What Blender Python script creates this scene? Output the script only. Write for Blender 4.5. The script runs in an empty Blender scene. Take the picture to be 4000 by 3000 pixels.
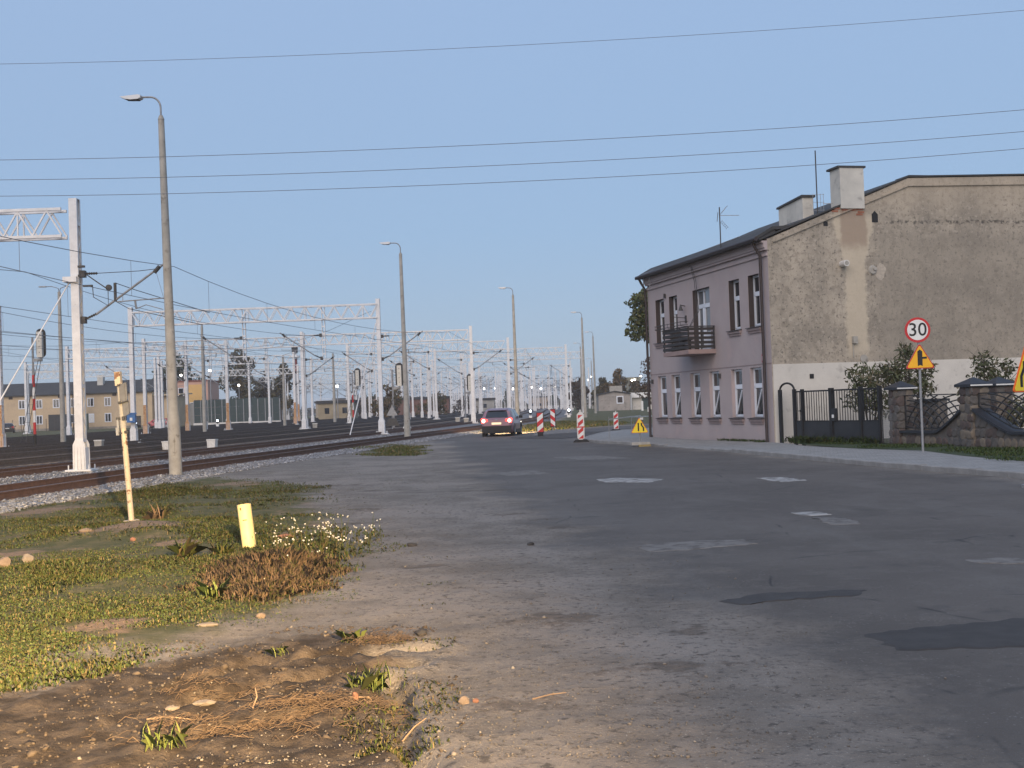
# Street beside a railway yard at dusk: road works, mauve corner house, catenary portals.
import bpy, math, random
import numpy as np
from mathutils import Vector, Matrix

random.seed(7)
RNG = np.random.default_rng(7)
SC = bpy.context.scene
COL = SC.collection
R = math.radians

# ------------------------------------------------------------------ camera
cam_data = bpy.data.cameras.new('camera')
cam_data.sensor_width = 36.0
cam_data.lens = 43.29
cam_data.clip_start = 0.1
cam_data.clip_end = 9000
cam = bpy.data.objects.new('camera', cam_data)
COL.objects.link(cam)
_pitch, _roll = math.atan(91 / 4810.0), R(2.0)
_f = Vector((0, math.cos(_pitch), math.sin(_pitch)))
_u = Vector((0, -math.sin(_pitch), math.cos(_pitch)))
_r = Vector((1, 0, 0))
_x = _r * math.cos(_roll) - _u * math.sin(_roll)
_y = _r * math.sin(_roll) + _u * math.cos(_roll)
m = Matrix((_x, _y, -_f)).transposed().to_4x4()
m.translation = (0, 0, 1.6)
cam.matrix_world = m
SC.camera = cam

# ------------------------------------------------------------------ sky, sun, exposure
SUN_EL, SUN_AZ = R(30.0), R(194.0)      # low afterglow, behind the photographer and to the right (azimuth from +Y, clockwise)
world = bpy.data.worlds.new('World')
SC.world = world
world.use_nodes = True
wn = world.node_tree.nodes
wl = world.node_tree.links
wn.clear()
sky = wn.new('ShaderNodeTexSky')
sky.sky_type = 'NISHITA'
sky.sun_disc = False
sky.sun_elevation = SUN_EL
sky.sun_rotation = SUN_AZ
sky.air_density = 1.0
sky.dust_density = 0.6
sky.ozone_density = 2.5
bg = wn.new('ShaderNodeBackground')
bg.inputs['Strength'].default_value = 0.12
wo = wn.new('ShaderNodeOutputWorld')
# the even lavender blue of the twilight dome, mixed over the physical sky
dome = wn.new('ShaderNodeMix'); dome.data_type = 'RGBA'; dome.inputs[0].default_value = 0.93
# lavender towards the horizon, clearer blue higher up, the same all round
tcw = wn.new('ShaderNodeTexCoord'); sxyz = wn.new('ShaderNodeSeparateXYZ'); rampw = wn.new('ShaderNodeValToRGB')
wl.new(tcw.outputs['Generated'], sxyz.inputs[0]); wl.new(sxyz.outputs['Z'], rampw.inputs[0])
rampw.color_ramp.elements[0].position = 0.0; rampw.color_ramp.elements[0].color = (0.425, 0.53, 0.70, 1)
rampw.color_ramp.elements[1].position = 0.42; rampw.color_ramp.elements[1].color = (0.445, 0.625, 0.945, 1)
_e = rampw.color_ramp.elements.new(0.14); _e.color = (0.39, 0.565, 0.825, 1)
_sc = wn.new('ShaderNodeVectorMath'); _sc.operation = 'SCALE'; _sc.inputs['Scale'].default_value = 3.2
wl.new(rampw.outputs[0], _sc.inputs[0]); wl.new(_sc.outputs[0], dome.inputs[7])
wl.new(sky.outputs[0], dome.inputs[6]); wl.new(dome.outputs[2], bg.inputs[0])
wl.new(bg.outputs[0], wo.inputs[0])

sun_data = bpy.data.lights.new('sun', 'SUN')
sun_data.energy = 1.15
sun_data.angle = R(60)
sun_data.color = (1.0, 0.83, 0.7)
sun = bpy.data.objects.new('sun', sun_data)
COL.objects.link(sun)
_sd = Vector((math.sin(SUN_AZ) * math.cos(SUN_EL), math.cos(SUN_AZ) * math.cos(SUN_EL), math.sin(SUN_EL)))
sun.rotation_euler = _sd.to_track_quat('Z', 'Y').to_euler()

SC.view_settings.view_transform = 'Standard'
SC.view_settings.look = 'None'
SC.view_settings.exposure = 1.0
SC.view_settings.gamma = 1.0
SC.view_settings.use_curve_mapping = False
SC.render.engine = 'CYCLES'
SC.cycles.use_denoising = True
SC.cycles.max_bounces = 6
SC.cycles.caustics_reflective = False
SC.cycles.caustics_refractive = False

# ------------------------------------------------------------------ mesh helpers
class MB:
    """collects shapes; mesh() turns them into one mesh"""
    def __init__(s):
        s.v = []; s.f = []; s.m = []
    def add(s, vs, fs, mi=0):
        o = len(s.v)
        s.v.extend([tuple(p) for p in vs])
        s.f.extend([tuple(i + o for i in f) for f in fs])
        s.m.extend([mi] * len(fs))
        return s
    def box(s, x0, x1, y0, y1, z0, z1, mi=0):
        vs = [(x0, y0, z0), (x1, y0, z0), (x1, y1, z0), (x0, y1, z0), (x0, y0, z1), (x1, y0, z1), (x1, y1, z1), (x0, y1, z1)]
        return s.add(vs, [(0, 3, 2, 1), (4, 5, 6, 7), (0, 1, 5, 4), (1, 2, 6, 5), (2, 3, 7, 6), (3, 0, 4, 7)], mi)
    def bar(s, a, b, w, h=None, up=(0, 0, 1), mi=0):
        a = Vector(a); b = Vector(b); h = w if h is None else h
        d = (b - a).normalized(); up = Vector(up)
        if abs(d.dot(up)) > 0.99: up = Vector((0, 1, 0))
        x = d.cross(up).normalized() * (w / 2); y = x.cross(d).normalized() * (h / 2)
        vs = [a - x - y, a + x - y, a + x + y, a - x + y, b - x - y, b + x - y, b + x + y, b - x + y]
        return s.add(vs, [(0, 3, 2, 1), (4, 5, 6, 7), (0, 1, 5, 4), (1, 2, 6, 5), (2, 3, 7, 6), (3, 0, 4, 7)], mi)
    def tube(s, pts, r, n=8, mi=0, cap=True):
        pts = [Vector(p) for p in pts]
        rs = r if isinstance(r, (list, tuple)) else [r] * len(pts)
        vs = []; fs = []
        up = Vector((0, 0, 1)); prev = None
        for i, p in enumerate(pts):
            d = (pts[min(i + 1, len(pts) - 1)] - pts[max(i - 1, 0)]).normalized()
            if prev is None:
                x = d.cross(up)
                if x.length < 1e-3: x = Vector((1, 0, 0))
                x.normalize()
            else:
                x = prev - d * prev.dot(d); x.normalize()
            prev = x; y = d.cross(x)
            for k in range(n):
                a = 2 * math.pi * k / n
                vs.append(p + (x * math.cos(a) + y * math.sin(a)) * rs[i])
        for i in range(len(pts) - 1):
            for k in range(n):
                k2 = (k + 1) % n
                fs.append((i * n + k, i * n + k2, (i + 1) * n + k2, (i + 1) * n + k))
        if cap:
            fs.append(tuple(range(n - 1, -1, -1)))
            fs.append(tuple((len(pts) - 1) * n + k for k in range(n)))
        return s.add(vs, fs, mi)
    def prism(s, poly, a0, a1, axis='z', mi=0):
        """poly extruded along an axis: 'z' poly=(x,y); 'y' poly=(x,z); 'x' poly=(y,z)"""
        def pt(p, a):
            return (p[0], p[1], a) if axis == 'z' else ((p[0], a, p[1]) if axis == 'y' else (a, p[0], p[1]))
        n = len(poly)
        vs = [pt(p, a0) for p in poly] + [pt(p, a1) for p in poly]
        fs = [tuple(range(n - 1, -1, -1)), tuple(range(n, 2 * n))]
        for i in range(n):
            j = (i + 1) % n
            fs.append((i, j, n + j, n + i))
        return s.add(vs, fs, mi)
    def disc(s, c, r, n, t, axis='y', mi=0, r2=None):
        poly = [(c[0] + r * math.cos(2 * math.pi * k / n), c[2] + r * math.sin(2 * math.pi * k / n)) for k in range(n)]
        return s.prism(poly, c[1] - t / 2, c[1] + t / 2, 'y', mi)
    def mesh(s, name, smooth=False):
        me = bpy.data.meshes.new(name)
        me.from_pydata(s.v, [], s.f)
        if any(s.m): me.polygons.foreach_set('material_index', s.m)
        if smooth:
            me.polygons.foreach_set('use_smooth', [True] * len(me.polygons))
            me.set_sharp_from_angle(angle=R(38))
        me.update()
        return me

def link(name, me, mats=None, parent=None, loc=(0, 0, 0), rot=(0, 0, 0)):
    o = bpy.data.objects.new(name, me)
    COL.objects.link(o)
    o.location = loc; o.rotation_euler = rot
    if parent is not None: o.parent = parent
    if mats is not None and me is not None and len(me.materials) == 0:
        for mm in (mats if isinstance(mats, (list, tuple)) else [mats]): me.materials.append(mm)
    return o

def ob(name, mb, mats, parent=None, loc=(0, 0, 0), rot=(0, 0, 0), smooth=False):
    bad = mb.mesh(name, smooth)
    # consistent outward normals
    import bmesh
    bm = bmesh.new(); bm.from_mesh(bad); bmesh.ops.recalc_face_normals(bm, faces=bm.faces); bm.to_mesh(bad); bm.free()
    return link(name, bad, mats, parent, loc, rot)

def tag(o, label=None, cat=None, group=None, kind=None):
    if label: o['label'] = label
    if cat: o['category'] = cat
    if group: o['group'] = group
    if kind: o['kind'] = kind
    return o

def thing(name, label, cat, loc=(0, 0, 0), rz=0.0, group=None, rot=None):
    e = bpy.data.objects.new(name, None)
    e.empty_display_size = 0.3
    COL.objects.link(e)
    e.location = loc; e.rotation_euler = rot if rot else (0, 0, rz)
    return tag(e, label, cat, group)

def copy_tree(o, parent=None, loc=None, rz=None, label=None):
    c = o.copy(); COL.objects.link(c); c.parent = parent
    if loc is not None: c.location = loc
    if rz is not None: c.rotation_euler = (0, 0, rz)
    if label: c['label'] = label
    for ch in list(o.children): copy_tree(ch, c)
    return c

# ------------------------------------------------------------------ materials
MATS = {}
def mat(name, c1, c2=None, scale=4.0, rough=0.8, metal=0.0, bump=0.0, bscale=None, emit=None, estr=0.0, detail=6.0, spec=0.4, island=0.0, lo=0.35, hi=0.65, coord='Object', c3=None, c3scale=30.0, c3lo=0.6, c3hi=0.75, stretch=None, coat=0.0):
    mt = bpy.data.materials.new(name); mt.use_nodes = True
    n = mt.node_tree.nodes; l = mt.node_tree.links
    b = n['Principled BSDF']
    b.inputs['Roughness'].default_value = rough
    b.inputs['Metallic'].default_value = metal
    b.inputs['Specular IOR Level'].default_value = spec
    if coat: b.inputs['Coat Weight'].default_value = coat
    b.inputs['Base Color'].default_value = (*c1, 1)
    if emit is not None:
        b.inputs['Emission Color'].default_value = (*emit, 1)
        b.inputs['Emission Strength'].default_value = estr
    vec = None
    if c2 is not None or bump or c3 is not None:
        tc = n.new('ShaderNodeTexCoord'); vec = tc.outputs[coord]
        if stretch:
            mp = n.new('ShaderNodeMapping'); mp.inputs['Scale'].default_value = stretch
            l.new(vec, mp.inputs[0]); vec = mp.outputs[0]
    col = None
    def noise(sc, det=detail):
        t = n.new('ShaderNodeTexNoise'); t.inputs['Scale'].default_value = sc; t.inputs['Detail'].default_value = det
        t.inputs['Roughness'].default_value = 0.6
        l.new(vec, t.inputs['Vector']); return t.outputs['Fac']
    def ramp(fac, a, bb):
        t = n.new('ShaderNodeMapRange'); t.inputs['From Min'].default_value = a; t.inputs['From Max'].default_value = bb
        l.new(fac, t.inputs['Value']); return t.outputs['Result']
    def mix(f, a, bb):
        t = n.new('ShaderNodeMix'); t.data_type = 'RGBA'
        if isinstance(f, float): t.inputs[0].default_value = f
        else: l.new(f, t.inputs[0])
        for sock, val in ((t.inputs[6], a), (t.inputs[7], bb)):
            if isinstance(val, tuple): sock.default_value = (*val, 1)
            else: l.new(val, sock)
        return t.outputs[2]
    if c2 is not None:
        if island:
            g = n.new('ShaderNodeNewGeometry')
            col = mix(g.outputs['Random Per Island'], c1, c2)
        else:
            col = mix(ramp(noise(scale), lo, hi), c1, c2)
    if c3 is not None:
        if island == 2:
            g = n.new('ShaderNodeNewGeometry')
            w = n.new('ShaderNodeMath'); w.operation = 'MULTIPLY'; w.inputs[1].default_value = 7.31
            fr = n.new('ShaderNodeMath'); fr.operation = 'FRACT'
            l.new(g.outputs['Random Per Island'], w.inputs[0]); l.new(w.outputs[0], fr.inputs[0])
            col = mix(ramp(fr.outputs[0], c3lo, c3hi), col, c3)
        else:
            col = mix(ramp(noise(c3scale, 3.0), c3lo, c3hi), col if col is not None else c1, c3)
    if col is not None: l.new(col, b.inputs['Base Color'])
    if bump:
        bp = n.new('ShaderNodeBump'); bp.inputs['Strength'].default_value = bump; bp.inputs['Distance'].default_value = 0.02
        l.new(noise(bscale or scale * 4), bp.inputs['Height']); l.new(bp.outputs[0], b.inputs['Normal'])
    MATS[name] = mt
    return mt

m_white = mat('white_mast_paint', (0.74, 0.74, 0.74), (0.6, 0.6, 0.6), 3, 0.5, c3=(0.38, 0.37, 0.35), c3scale=9, c3lo=0.66, c3hi=0.8)
m_rustmast = mat('rust_stained_mast', (0.36, 0.16, 0.06), (0.55, 0.36, 0.2), 6, 0.8)
m_grey = mat('galvanised_steel', (0.3, 0.31, 0.32), (0.22, 0.225, 0.235), 8, 0.5, metal=0.3)
m_dark = mat('dark_fitting', (0.035, 0.035, 0.038), (0.06, 0.058, 0.056), 8, 0.6)
m_black = mat('black_board', (0.012, 0.012, 0.013), rough=0.6)
m_conc = mat('weathered_concrete', (0.3, 0.285, 0.25), (0.4, 0.38, 0.34), 3, 0.9, bump=0.4, bscale=40, c3=(0.2, 0.185, 0.16), c3scale=5, c3lo=0.58, c3hi=0.72)
m_wire = mat('wire', (0.13, 0.14, 0.16), rough=0.6)
m_rail = mat('rusty_rail', (0.085, 0.044, 0.031), (0.13, 0.068, 0.048), 6, 0.75)
m_rail2 = mat('dull_rail', (0.075, 0.058, 0.05), (0.11, 0.088, 0.078), 6, 0.75)
m_railtop = mat('rail_head', (0.24, 0.21, 0.2), (0.14, 0.1, 0.085), 4, 0.45, metal=0.5)
m_sleeper = mat('sleeper', (0.16, 0.13, 0.11), (0.24, 0.21, 0.19), 5, 0.9)
m_ball = mat('ballast_stone', (0.29, 0.3, 0.32), (0.12, 0.12, 0.125), rough=0.95, island=2, c3=(0.46, 0.45, 0.44), c3lo=0.88, c3hi=0.95)
m_red = mat('red_paint', (0.55, 0.02, 0.02), (0.45, 0.02, 0.025), 6, 0.45)
m_sw = mat('sign_white', (0.74, 0.74, 0.72), (0.66, 0.66, 0.64), 6, 0.45)
m_yel = mat('sign_yellow', (0.85, 0.45, 0.012), (0.78, 0.4, 0.012), 5, 0.4)
m_yel2 = mat('sign_lemon', (0.88, 0.66, 0.03), (0.8, 0.6, 0.03), 5, 0.4)
m_orange = mat('sign_orange', (0.75, 0.13, 0.01), rough=0.45)
m_sb = mat('sign_black', (0.01, 0.01, 0.011), rough=0.5)
m_plastic_w = mat('white_plastic', (0.68, 0.67, 0.63), (0.55, 0.53, 0.5), 9, 0.5)
m_rubber = mat('rubber', (0.018, 0.018, 0.02), (0.035, 0.035, 0.036), 10, 0.85)
m_upvc = mat('white_window_frame', (0.7, 0.73, 0.78), rough=0.35)
m_glass = mat('window_glass', (0.02, 0.024, 0.03), rough=0.04, spec=0.9)
m_curtain = mat('curtained_glass', (0.2, 0.21, 0.22), (0.13, 0.14, 0.15), 2, 0.08, spec=0.9)
m_lamp = mat('lit_lamp', (1, 1, 1), emit=(1.0, 0.93, 0.8), estr=5.0)
m_lampw = mat('lit_signal', (1, 1, 1), emit=(0.75, 0.85, 1.0), estr=6.0)
m_tail = mat('lit_tail_lamp', (0.5, 0.02, 0.02), emit=(1.0, 0.08, 0.06), estr=1.6, rough=0.2)
m_brake = mat('lit_brake_lamp', (1, 0.8, 0.7), emit=(1.0, 0.55, 0.45), estr=6.0, rough=0.2)

# ------------------------------------------------------------------ numpy noise
def vnoise(x, y, seed=0):
    xi = np.floor(x).astype(np.int64); yi = np.floor(y).astype(np.int64)
    fx = x - xi; fy = y - yi
    fx = fx * fx * (3 - 2 * fx); fy = fy * fy * (3 - 2 * fy)
    def h(a, b):
        n = (a * 374761393 + b * 668265263 + seed * 1442695041) & 0xffffffff
        n = ((n ^ (n >> 13)) * 1274126177) & 0xffffffff
        return ((n ^ (n >> 16)) & 0xffff) / 65535.0
    return (h(xi, yi) * (1 - fx) + h(xi + 1, yi) * fx) * (1 - fy) + (h(xi, yi + 1) * (1 - fx) + h(xi + 1, yi + 1) * fx) * fy
def fbm(x, y, sc, oct=4, seed=0):
    t = np.zeros_like(x, dtype=float); a = 0.5; f = 1.0 / sc; s = 0
    for k in range(oct):
        t += a * vnoise(x * f, y * f, seed + k * 17); s += a; a *= 0.5; f *= 2.03
    return t / s
def sstep(a, b, x):
    t = np.clip((x - a) / (b - a), 0, 1); return t * t * (3 - 2 * t)
def inside(x, y, poly):
    c = np.zeros(x.shape, bool); n = len(poly)
    for i in range(n):
        x0, y0 = poly[i]; x1, y1 = poly[(i + 1) % n]
        if y0 == y1: continue
        cond = ((y0 > y) != (y1 > y)) & (x < (x1 - x0) * (y - y0) / (y1 - y0) + x0)
        c ^= cond
    return c
def pdist(x, y, poly, closed=True):
    d = np.full(x.shape, 1e9); n = len(poly)
    for i in range(n if closed else n - 1):
        x0, y0 = poly[i]; x1, y1 = poly[(i + 1) % n]
        dx, dy = x1 - x0, y1 - y0; L = dx * dx + dy * dy + 1e-12
        t = np.clip(((x - x0) * dx + (y - y0) * dy) / L, 0, 1)
        d = np.minimum(d, np.hypot(x - x0 - t * dx, y - y0 - t * dy))
    return d
def sd(x, y, poly):
    d = pdist(x, y, poly); return np.where(inside(x, y, poly), d, -d)
def catmull(pts, k=6):
    out = []; n = len(pts)
    for i in range(n - 1):
        p0 = np.array(pts[max(i - 1, 0)], float); p1 = np.array(pts[i], float); p2 = np.array(pts[i + 1], float); p3 = np.array(pts[min(i + 2, n - 1)], float)
        for j in range(k):
            t = j / k
            out.append(tuple(0.5 * ((2 * p1) + (-p0 + p2) * t + (2 * p0 - 5 * p1 + 4 * p2 - p3) * t * t + (-p0 + 3 * p1 - 3 * p2 + p3) * t ** 3)))
    out.append(tuple(map(float, pts[-1])))
    return out

# ------------------------------------------------------------------ plan of the place (metres; camera at the origin looking along +Y)
CXY = [-60, 0, 24.5, 30, 37.5, 50, 56, 73, 88, 113, 150, 200, 300, 450, 700, 1200, 4000]
CXX = [-14, -13.4, -11.85, -11.4, -10.75, -9.05, -8.1, -5.1, -2.4, 1.4, 4.6, 7, 11, 16.5, 26, 44, 140]
_cy = np.linspace(-60, 4000, 8121); _cx = np.interp(_cy, CXY, CXX)
_k = np.ones(33) / 33; _cxs = np.convolve(np.pad(_cx, 16, mode='edge'), _k, 'valid')
def cx(Y): return np.interp(Y, _cy, _cxs)
TRACKS = [0, -5.6, -11.0, -16.2, -21.4, -26.6, -31.8, -37.0, -42.2, -47.4]
def zt(Y): return np.interp(Y, [0, 50, 80, 110, 160, 230, 320], [0, 0, 0.12, 0.25, 0.42, 0.62, 0.75])

KERB = catmull([(14.5, -14), (13.6, -4), (12.6, 5), (11.2, 12), (10.2, 17), (9.09, 22.05), (7.96, 27.8), (6.58, 37.25), (5.41, 44.1), (4.55, 47.2), (3.5, 50.6), (3.1, 54), (3.35, 57.6), (3.9, 61), (5.0, 66.6), (6.9, 71), (10, 74.5), (18, 79), (40, 86)], 5)
BACK = [(18, -14), (16.2, -4), (15, 5), (13, 12), (11.6, 19), (10.56, 25.6), (10.4, 28.5), (10.55, 31.6), (9.5, 34.6), (8.85, 38), (8.7, 41.5), (5.9, 53.3), (8.5, 60), (14, 66), (40, 74)]
ROAD_L = [(2.3, -14), (2.0, 2), (1.9, 4), (1.7, 7.5), (1.5, 9.1), (1.15, 10.9), (0.7, 14), (0.16, 18.4), (-1.0, 27), (-2.0, 40), (-2.9, 54), (-4.3, 61), (-5.0, 68), (-4.2, 73.5), (-1, 73.2), (1.6, 72), (3, 75.5), (6, 80), (12, 84.5), (20, 88.5), (40, 95)]
ROAD = ROAD_L + [(p[0] + 0.05, p[1]) for p in KERB[::-1]]
GRASS = [(-30, 10), (-14, 14), (-10.2, 24.2), (-9.6, 26.6), (-9.15, 30.9), (-8.0, 33.0), (-5.8, 30), (-4.3, 27.3), (-3.1, 20.7), (-2.3, 17.9), (-2.15, 15.7), (-1.5, 14.6), (-1.8, 13.2), (-1.6, 10.8), (-1.85, 9.9), (-2.0, 9.1), (-2.4, 8.4), (-2.9, 7.6), (-4.2, 7.0), (-12, 4)]
STRIP = [(-7.5, 56), (-5.8, 58.5), (-3.6, 52.5), (-3.2, 43), (-5.3, 45), (-6.6, 50)]
FIELD = [(-6.2, 69), (-3.6, 75), (0, 74.5), (2, 74), (4, 78), (8, 84), (16, 90), (60, 104), (60, 420), (10, 420), (14, 220), (9, 150), (6.5, 130), (3.2, 108), (-1, 84)]
VERGE = [(8.9, 38.3), (9.35, 34.9), (10.6, 31.9), (10.45, 28.5), (10.6, 25.6), (11.7, 19), (13, 12), (18, 0), (22, 0), (15, 25), (13, 33), (10.3, 41.2), (9.2, 41.2)]
DRY = [(-3.11, 11.82), (-3.27, 13.4), (-2.9, 14.0), (-2.23, 14.1), (-1.75, 13.02), (-1.71, 10.79), (-2.19, 10.39), (-2.71, 10.75)]
RUTS = [[(-2.05, 7.3), (-1.75, 7.75), (-1.35, 8.1), (-1.0, 8.25), (-0.6, 8.3)], [(-1.9, 6.9), (-1.5, 7.3), (-1.1, 7.6), (-0.7, 7.75)], [(-1.8, 6.2), (-1.3, 6.55), (-0.95, 6.75), (-0.7, 7.1)], [(-0.78, 7.3), (-0.66, 6.5), (-0.5, 5.6), (-0.3, 4.6)]]
SOIL = [((-5.35, 17.4), 1.0, 1.1), ((-6.2, 15.2), 0.5, 0.45), ((-8.6, 22.5), 0.9, 1.4), ((-4.2, 15.4), 0.45, 0.4), ((-9.5, 25.4), 1.2, 1.0), ((-2.7, 17.4), 0.5, 0.6), ((-3.3, 21.5), 0.6, 1.0), ((-6.6, 29.5), 1.0, 1.6), ((-3.2, 9.6), 0.5, 0.5)]
DARK = [((-4.1, 27.4), 1.5, 0.9), ((-3.0, 25.2), 0.7, 0.5), ((-2.35, 17.7), 0.5, 0.35), ((-2.6, 20.3), 0.5, 0.5), ((-3.6, 46.5), 1.0, 1.2), ((-1.2, 8.95), 0.45, 0.25), ((-0.9, 12.6), 0.4, 0.3), ((0.35, 9.2), 0.5, 0.35), ((0.9, 7.4), 0.6, 0.3), ((-0.1, 6.6), 0.5, 0.2), ((1.3, 8.6), 0.35, 0.2), ((-0.6, 24.0), 2.0, 0.25), ((-0.2, 18.6), 0.5, 0.3), ((0.25, 17.4), 0.4, 0.5), ((0.6, 16.2), 0.3, 0.5)]
MUD = [(-4.5, 4), (-4.2, 6.6), (-2.9, 7.4), (-2.2, 8.5), (-1.6, 9.0), (-0.95, 8.9), (-0.75, 8.0), (-0.66, 6.6), (-0.42, 5.4), (-0.2, 4)]

# ------------------------------------------------------------------ ground and road: one polar height field, cut into the two surfaces
def track_d(x, y):
    """metres right of the near track's centre line"""
    return x - cx(y)
def ground_height(x, y):
    r = np.hypot(x, y)
    near = 1 - sstep(18, 60, r)
    z = zt(y) * np.where(y > 0, 1, 0)
    ad = sd(x, y, ROAD)
    dirt = 1 - sstep(-1.2, 0.3, ad)
    z = z + (fbm(x, y, 3.0, 3, 5) - 0.5) * 0.10 * dirt * near + (fbm(x, y, 0.55, 4, 9) - 0.5) * 0.045 * dirt * near
    z = z + (fbm(x, y, 0.16, 3, 31) - 0.5) * 0.022 * (0.35 + 0.65 * dirt) * (1 - sstep(9, 22, r))
    g = sstep(-0.2, 0.6, sd(x, y, GRASS))
    z = z + g * ((fbm(x, y, 0.8, 3, 77) - 0.35) * 0.07 + 0.01)
    # ruts and the torn bank at the near edge
    for k, ln in enumerate(RUTS):
        d = pdist(x, y, ln, False) + (fbm(x, y, 0.35, 3, 40 + k) - 0.5) * 0.10
        dep = (0.17, 0.13, 0.09, 0.08)[k]
        z = z - dep * np.exp(-np.abs(d / 0.075) ** 3) + dep * 0.35 * np.exp(-((d - 0.17) / 0.07) ** 2) * fbm(x, y, 0.14, 3, 46)
    hole = np.hypot((x + 1.72) / 1.25, (y - 8.05) / 0.9) + (fbm(x, y, 0.25, 3, 60) - 0.5) * 0.18
    z = z - 0.13 * (1 - sstep(0.06, 0.30, hole))
    mz = sstep(-0.3, 0.4, sd(x, y, MUD))
    z = z + mz * ((fbm(x, y, 0.09, 3, 91) - 0.5) * 0.05 + np.clip(fbm(x, y, 0.2, 2, 93) - 0.55, 0, 1) * 0.09)
    md = np.hypot((x + 5.35) / 0.95, (y - 17.5) / 1.3)
    z = z + 0.16 * np.exp(-md * md)
    # ballast bed: a low bank under every track
    td = track_d(x, y)
    bed = sstep(-52, -49, td) * (1 - sstep(1.5, 2.7, td))
    hump = np.zeros_like(x)
    for t in TRACKS: hump = np.maximum(hump, 1 - sstep(1.5, 2.5, np.abs(td - t)))
    z = z - bed * 0.02 + hump * 0.015
    z = z + bed * (fbm(x, y, 0.35, 2, 8) - 0.5) * 0.05 * (1 - sstep(40, 90, r))
    return z

def make_ground():
    fine = np.arange(-27.5, 27.51, 0.13)
    ang = np.concatenate([np.arange(-180, -28, 4.0), fine, np.arange(28, 180, 4.0)])
    rad = [1.0, 2.2]
    r = 3.2
    while r < 42: rad.append(r); r *= 1.0075
    while r < 420: rad.append(r); r *= 1.018
    while r < 3000: rad.append(r); r *= 1.12
    rad = np.array(rad)
    A, Rr = np.meshgrid(np.radians(ang), rad)
    X = (Rr * np.sin(A)).ravel(); Y = (Rr * np.cos(A)).ravel()
    Z = ground_height(X, Y)
    na, nr = len(ang), len(rad)
    idx = np.arange(na * nr).reshape(nr, na)
    a = idx[:-1, :]; b = np.roll(idx, -1, 1)[:-1, :]; c = np.roll(idx, -1, 1)[1:, :]; d = idx[1:, :]
    F = np.stack([a.ravel(), d.ravel(), c.ravel(), b.ravel()], 1)
    # centre disc
    cxm = X[F].mean(1); cym = Y[F].mean(1)
    road_d = sd(X, Y, ROAD)
    fr = sd(cxm, cym, ROAD) > -0.15
    attrs = {}
    attrs['road'] = road_d
    attrs['grass'] = np.maximum(np.maximum(sd(X, Y, GRASS), sd(X, Y, STRIP)), np.maximum(sd(X, Y, FIELD), sd(X, Y, VERGE)))
    far = sstep(90, 140, np.hypot(X, Y)) * np.where(track_d(X, Y) < 2.6, 0, 1)
    attrs['grass'] = np.maximum(attrs['grass'], far * 3 - 1.5)
    attrs['grass'] = np.maximum(attrs['grass'], np.where(track_d(X, Y) < -50.5, 2.0, -9))
    attrs['mud'] = sd(X, Y, MUD)
    so = np.full(X.shape, -9.0)
    for (c_, rx_, ry_) in SOIL: so = np.maximum(so, 1 - np.hypot((X - c_[0]) / rx_, (Y - c_[1]) / ry_))
    attrs['soil'] = so
    dk = np.full(X.shape, -9.0)
    for (c_, rx_, ry_) in DARK: dk = np.maximum(dk, 1 - np.hypot((X - c_[0]) / rx_, (Y - c_[1]) / ry_))
    attrs['dark'] = dk
    td = track_d(X, Y)
    attrs['bed'] = np.minimum(td + 51, 2.3 - td)
    attrs['pale'] = np.minimum(td + 8.6, 2.3 - td)
    def build(name, sel, mtl):
        f = F[sel]
        used = np.unique(f)
        remap = -np.ones(len(X), np.int64); remap[used] = np.arange(len(used))
        me = bpy.data.meshes.new(name)
        me.vertices.add(len(used)); me.vertices.foreach_set('co', np.stack([X[used], Y[used], Z[used]], 1).astype(np.float32).ravel())
        ff = remap[f]
        me.loops.add(ff.size); me.loops.foreach_set('vertex_index', ff.ravel().astype(np.int32))
        me.polygons.add(len(ff)); me.polygons.foreach_set('loop_start', (np.arange(len(ff)) * 4).astype(np.int32))
        me.polygons.foreach_set('use_smooth', np.ones(len(ff), bool))
        for k, v in attrs.items():
            at = me.attributes.new(k, 'FLOAT', 'POINT'); at.data.foreach_set('value', np.clip(v[used], -20, 20).astype(np.float32))
        me.update(calc_edges=True)
        return tag(link(name, me, mtl), kind='structure')
    gm = ground_material()
    g = build('ground', ~fr, gm)
    rd = build('road', fr, gm)
    return g, rd

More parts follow.
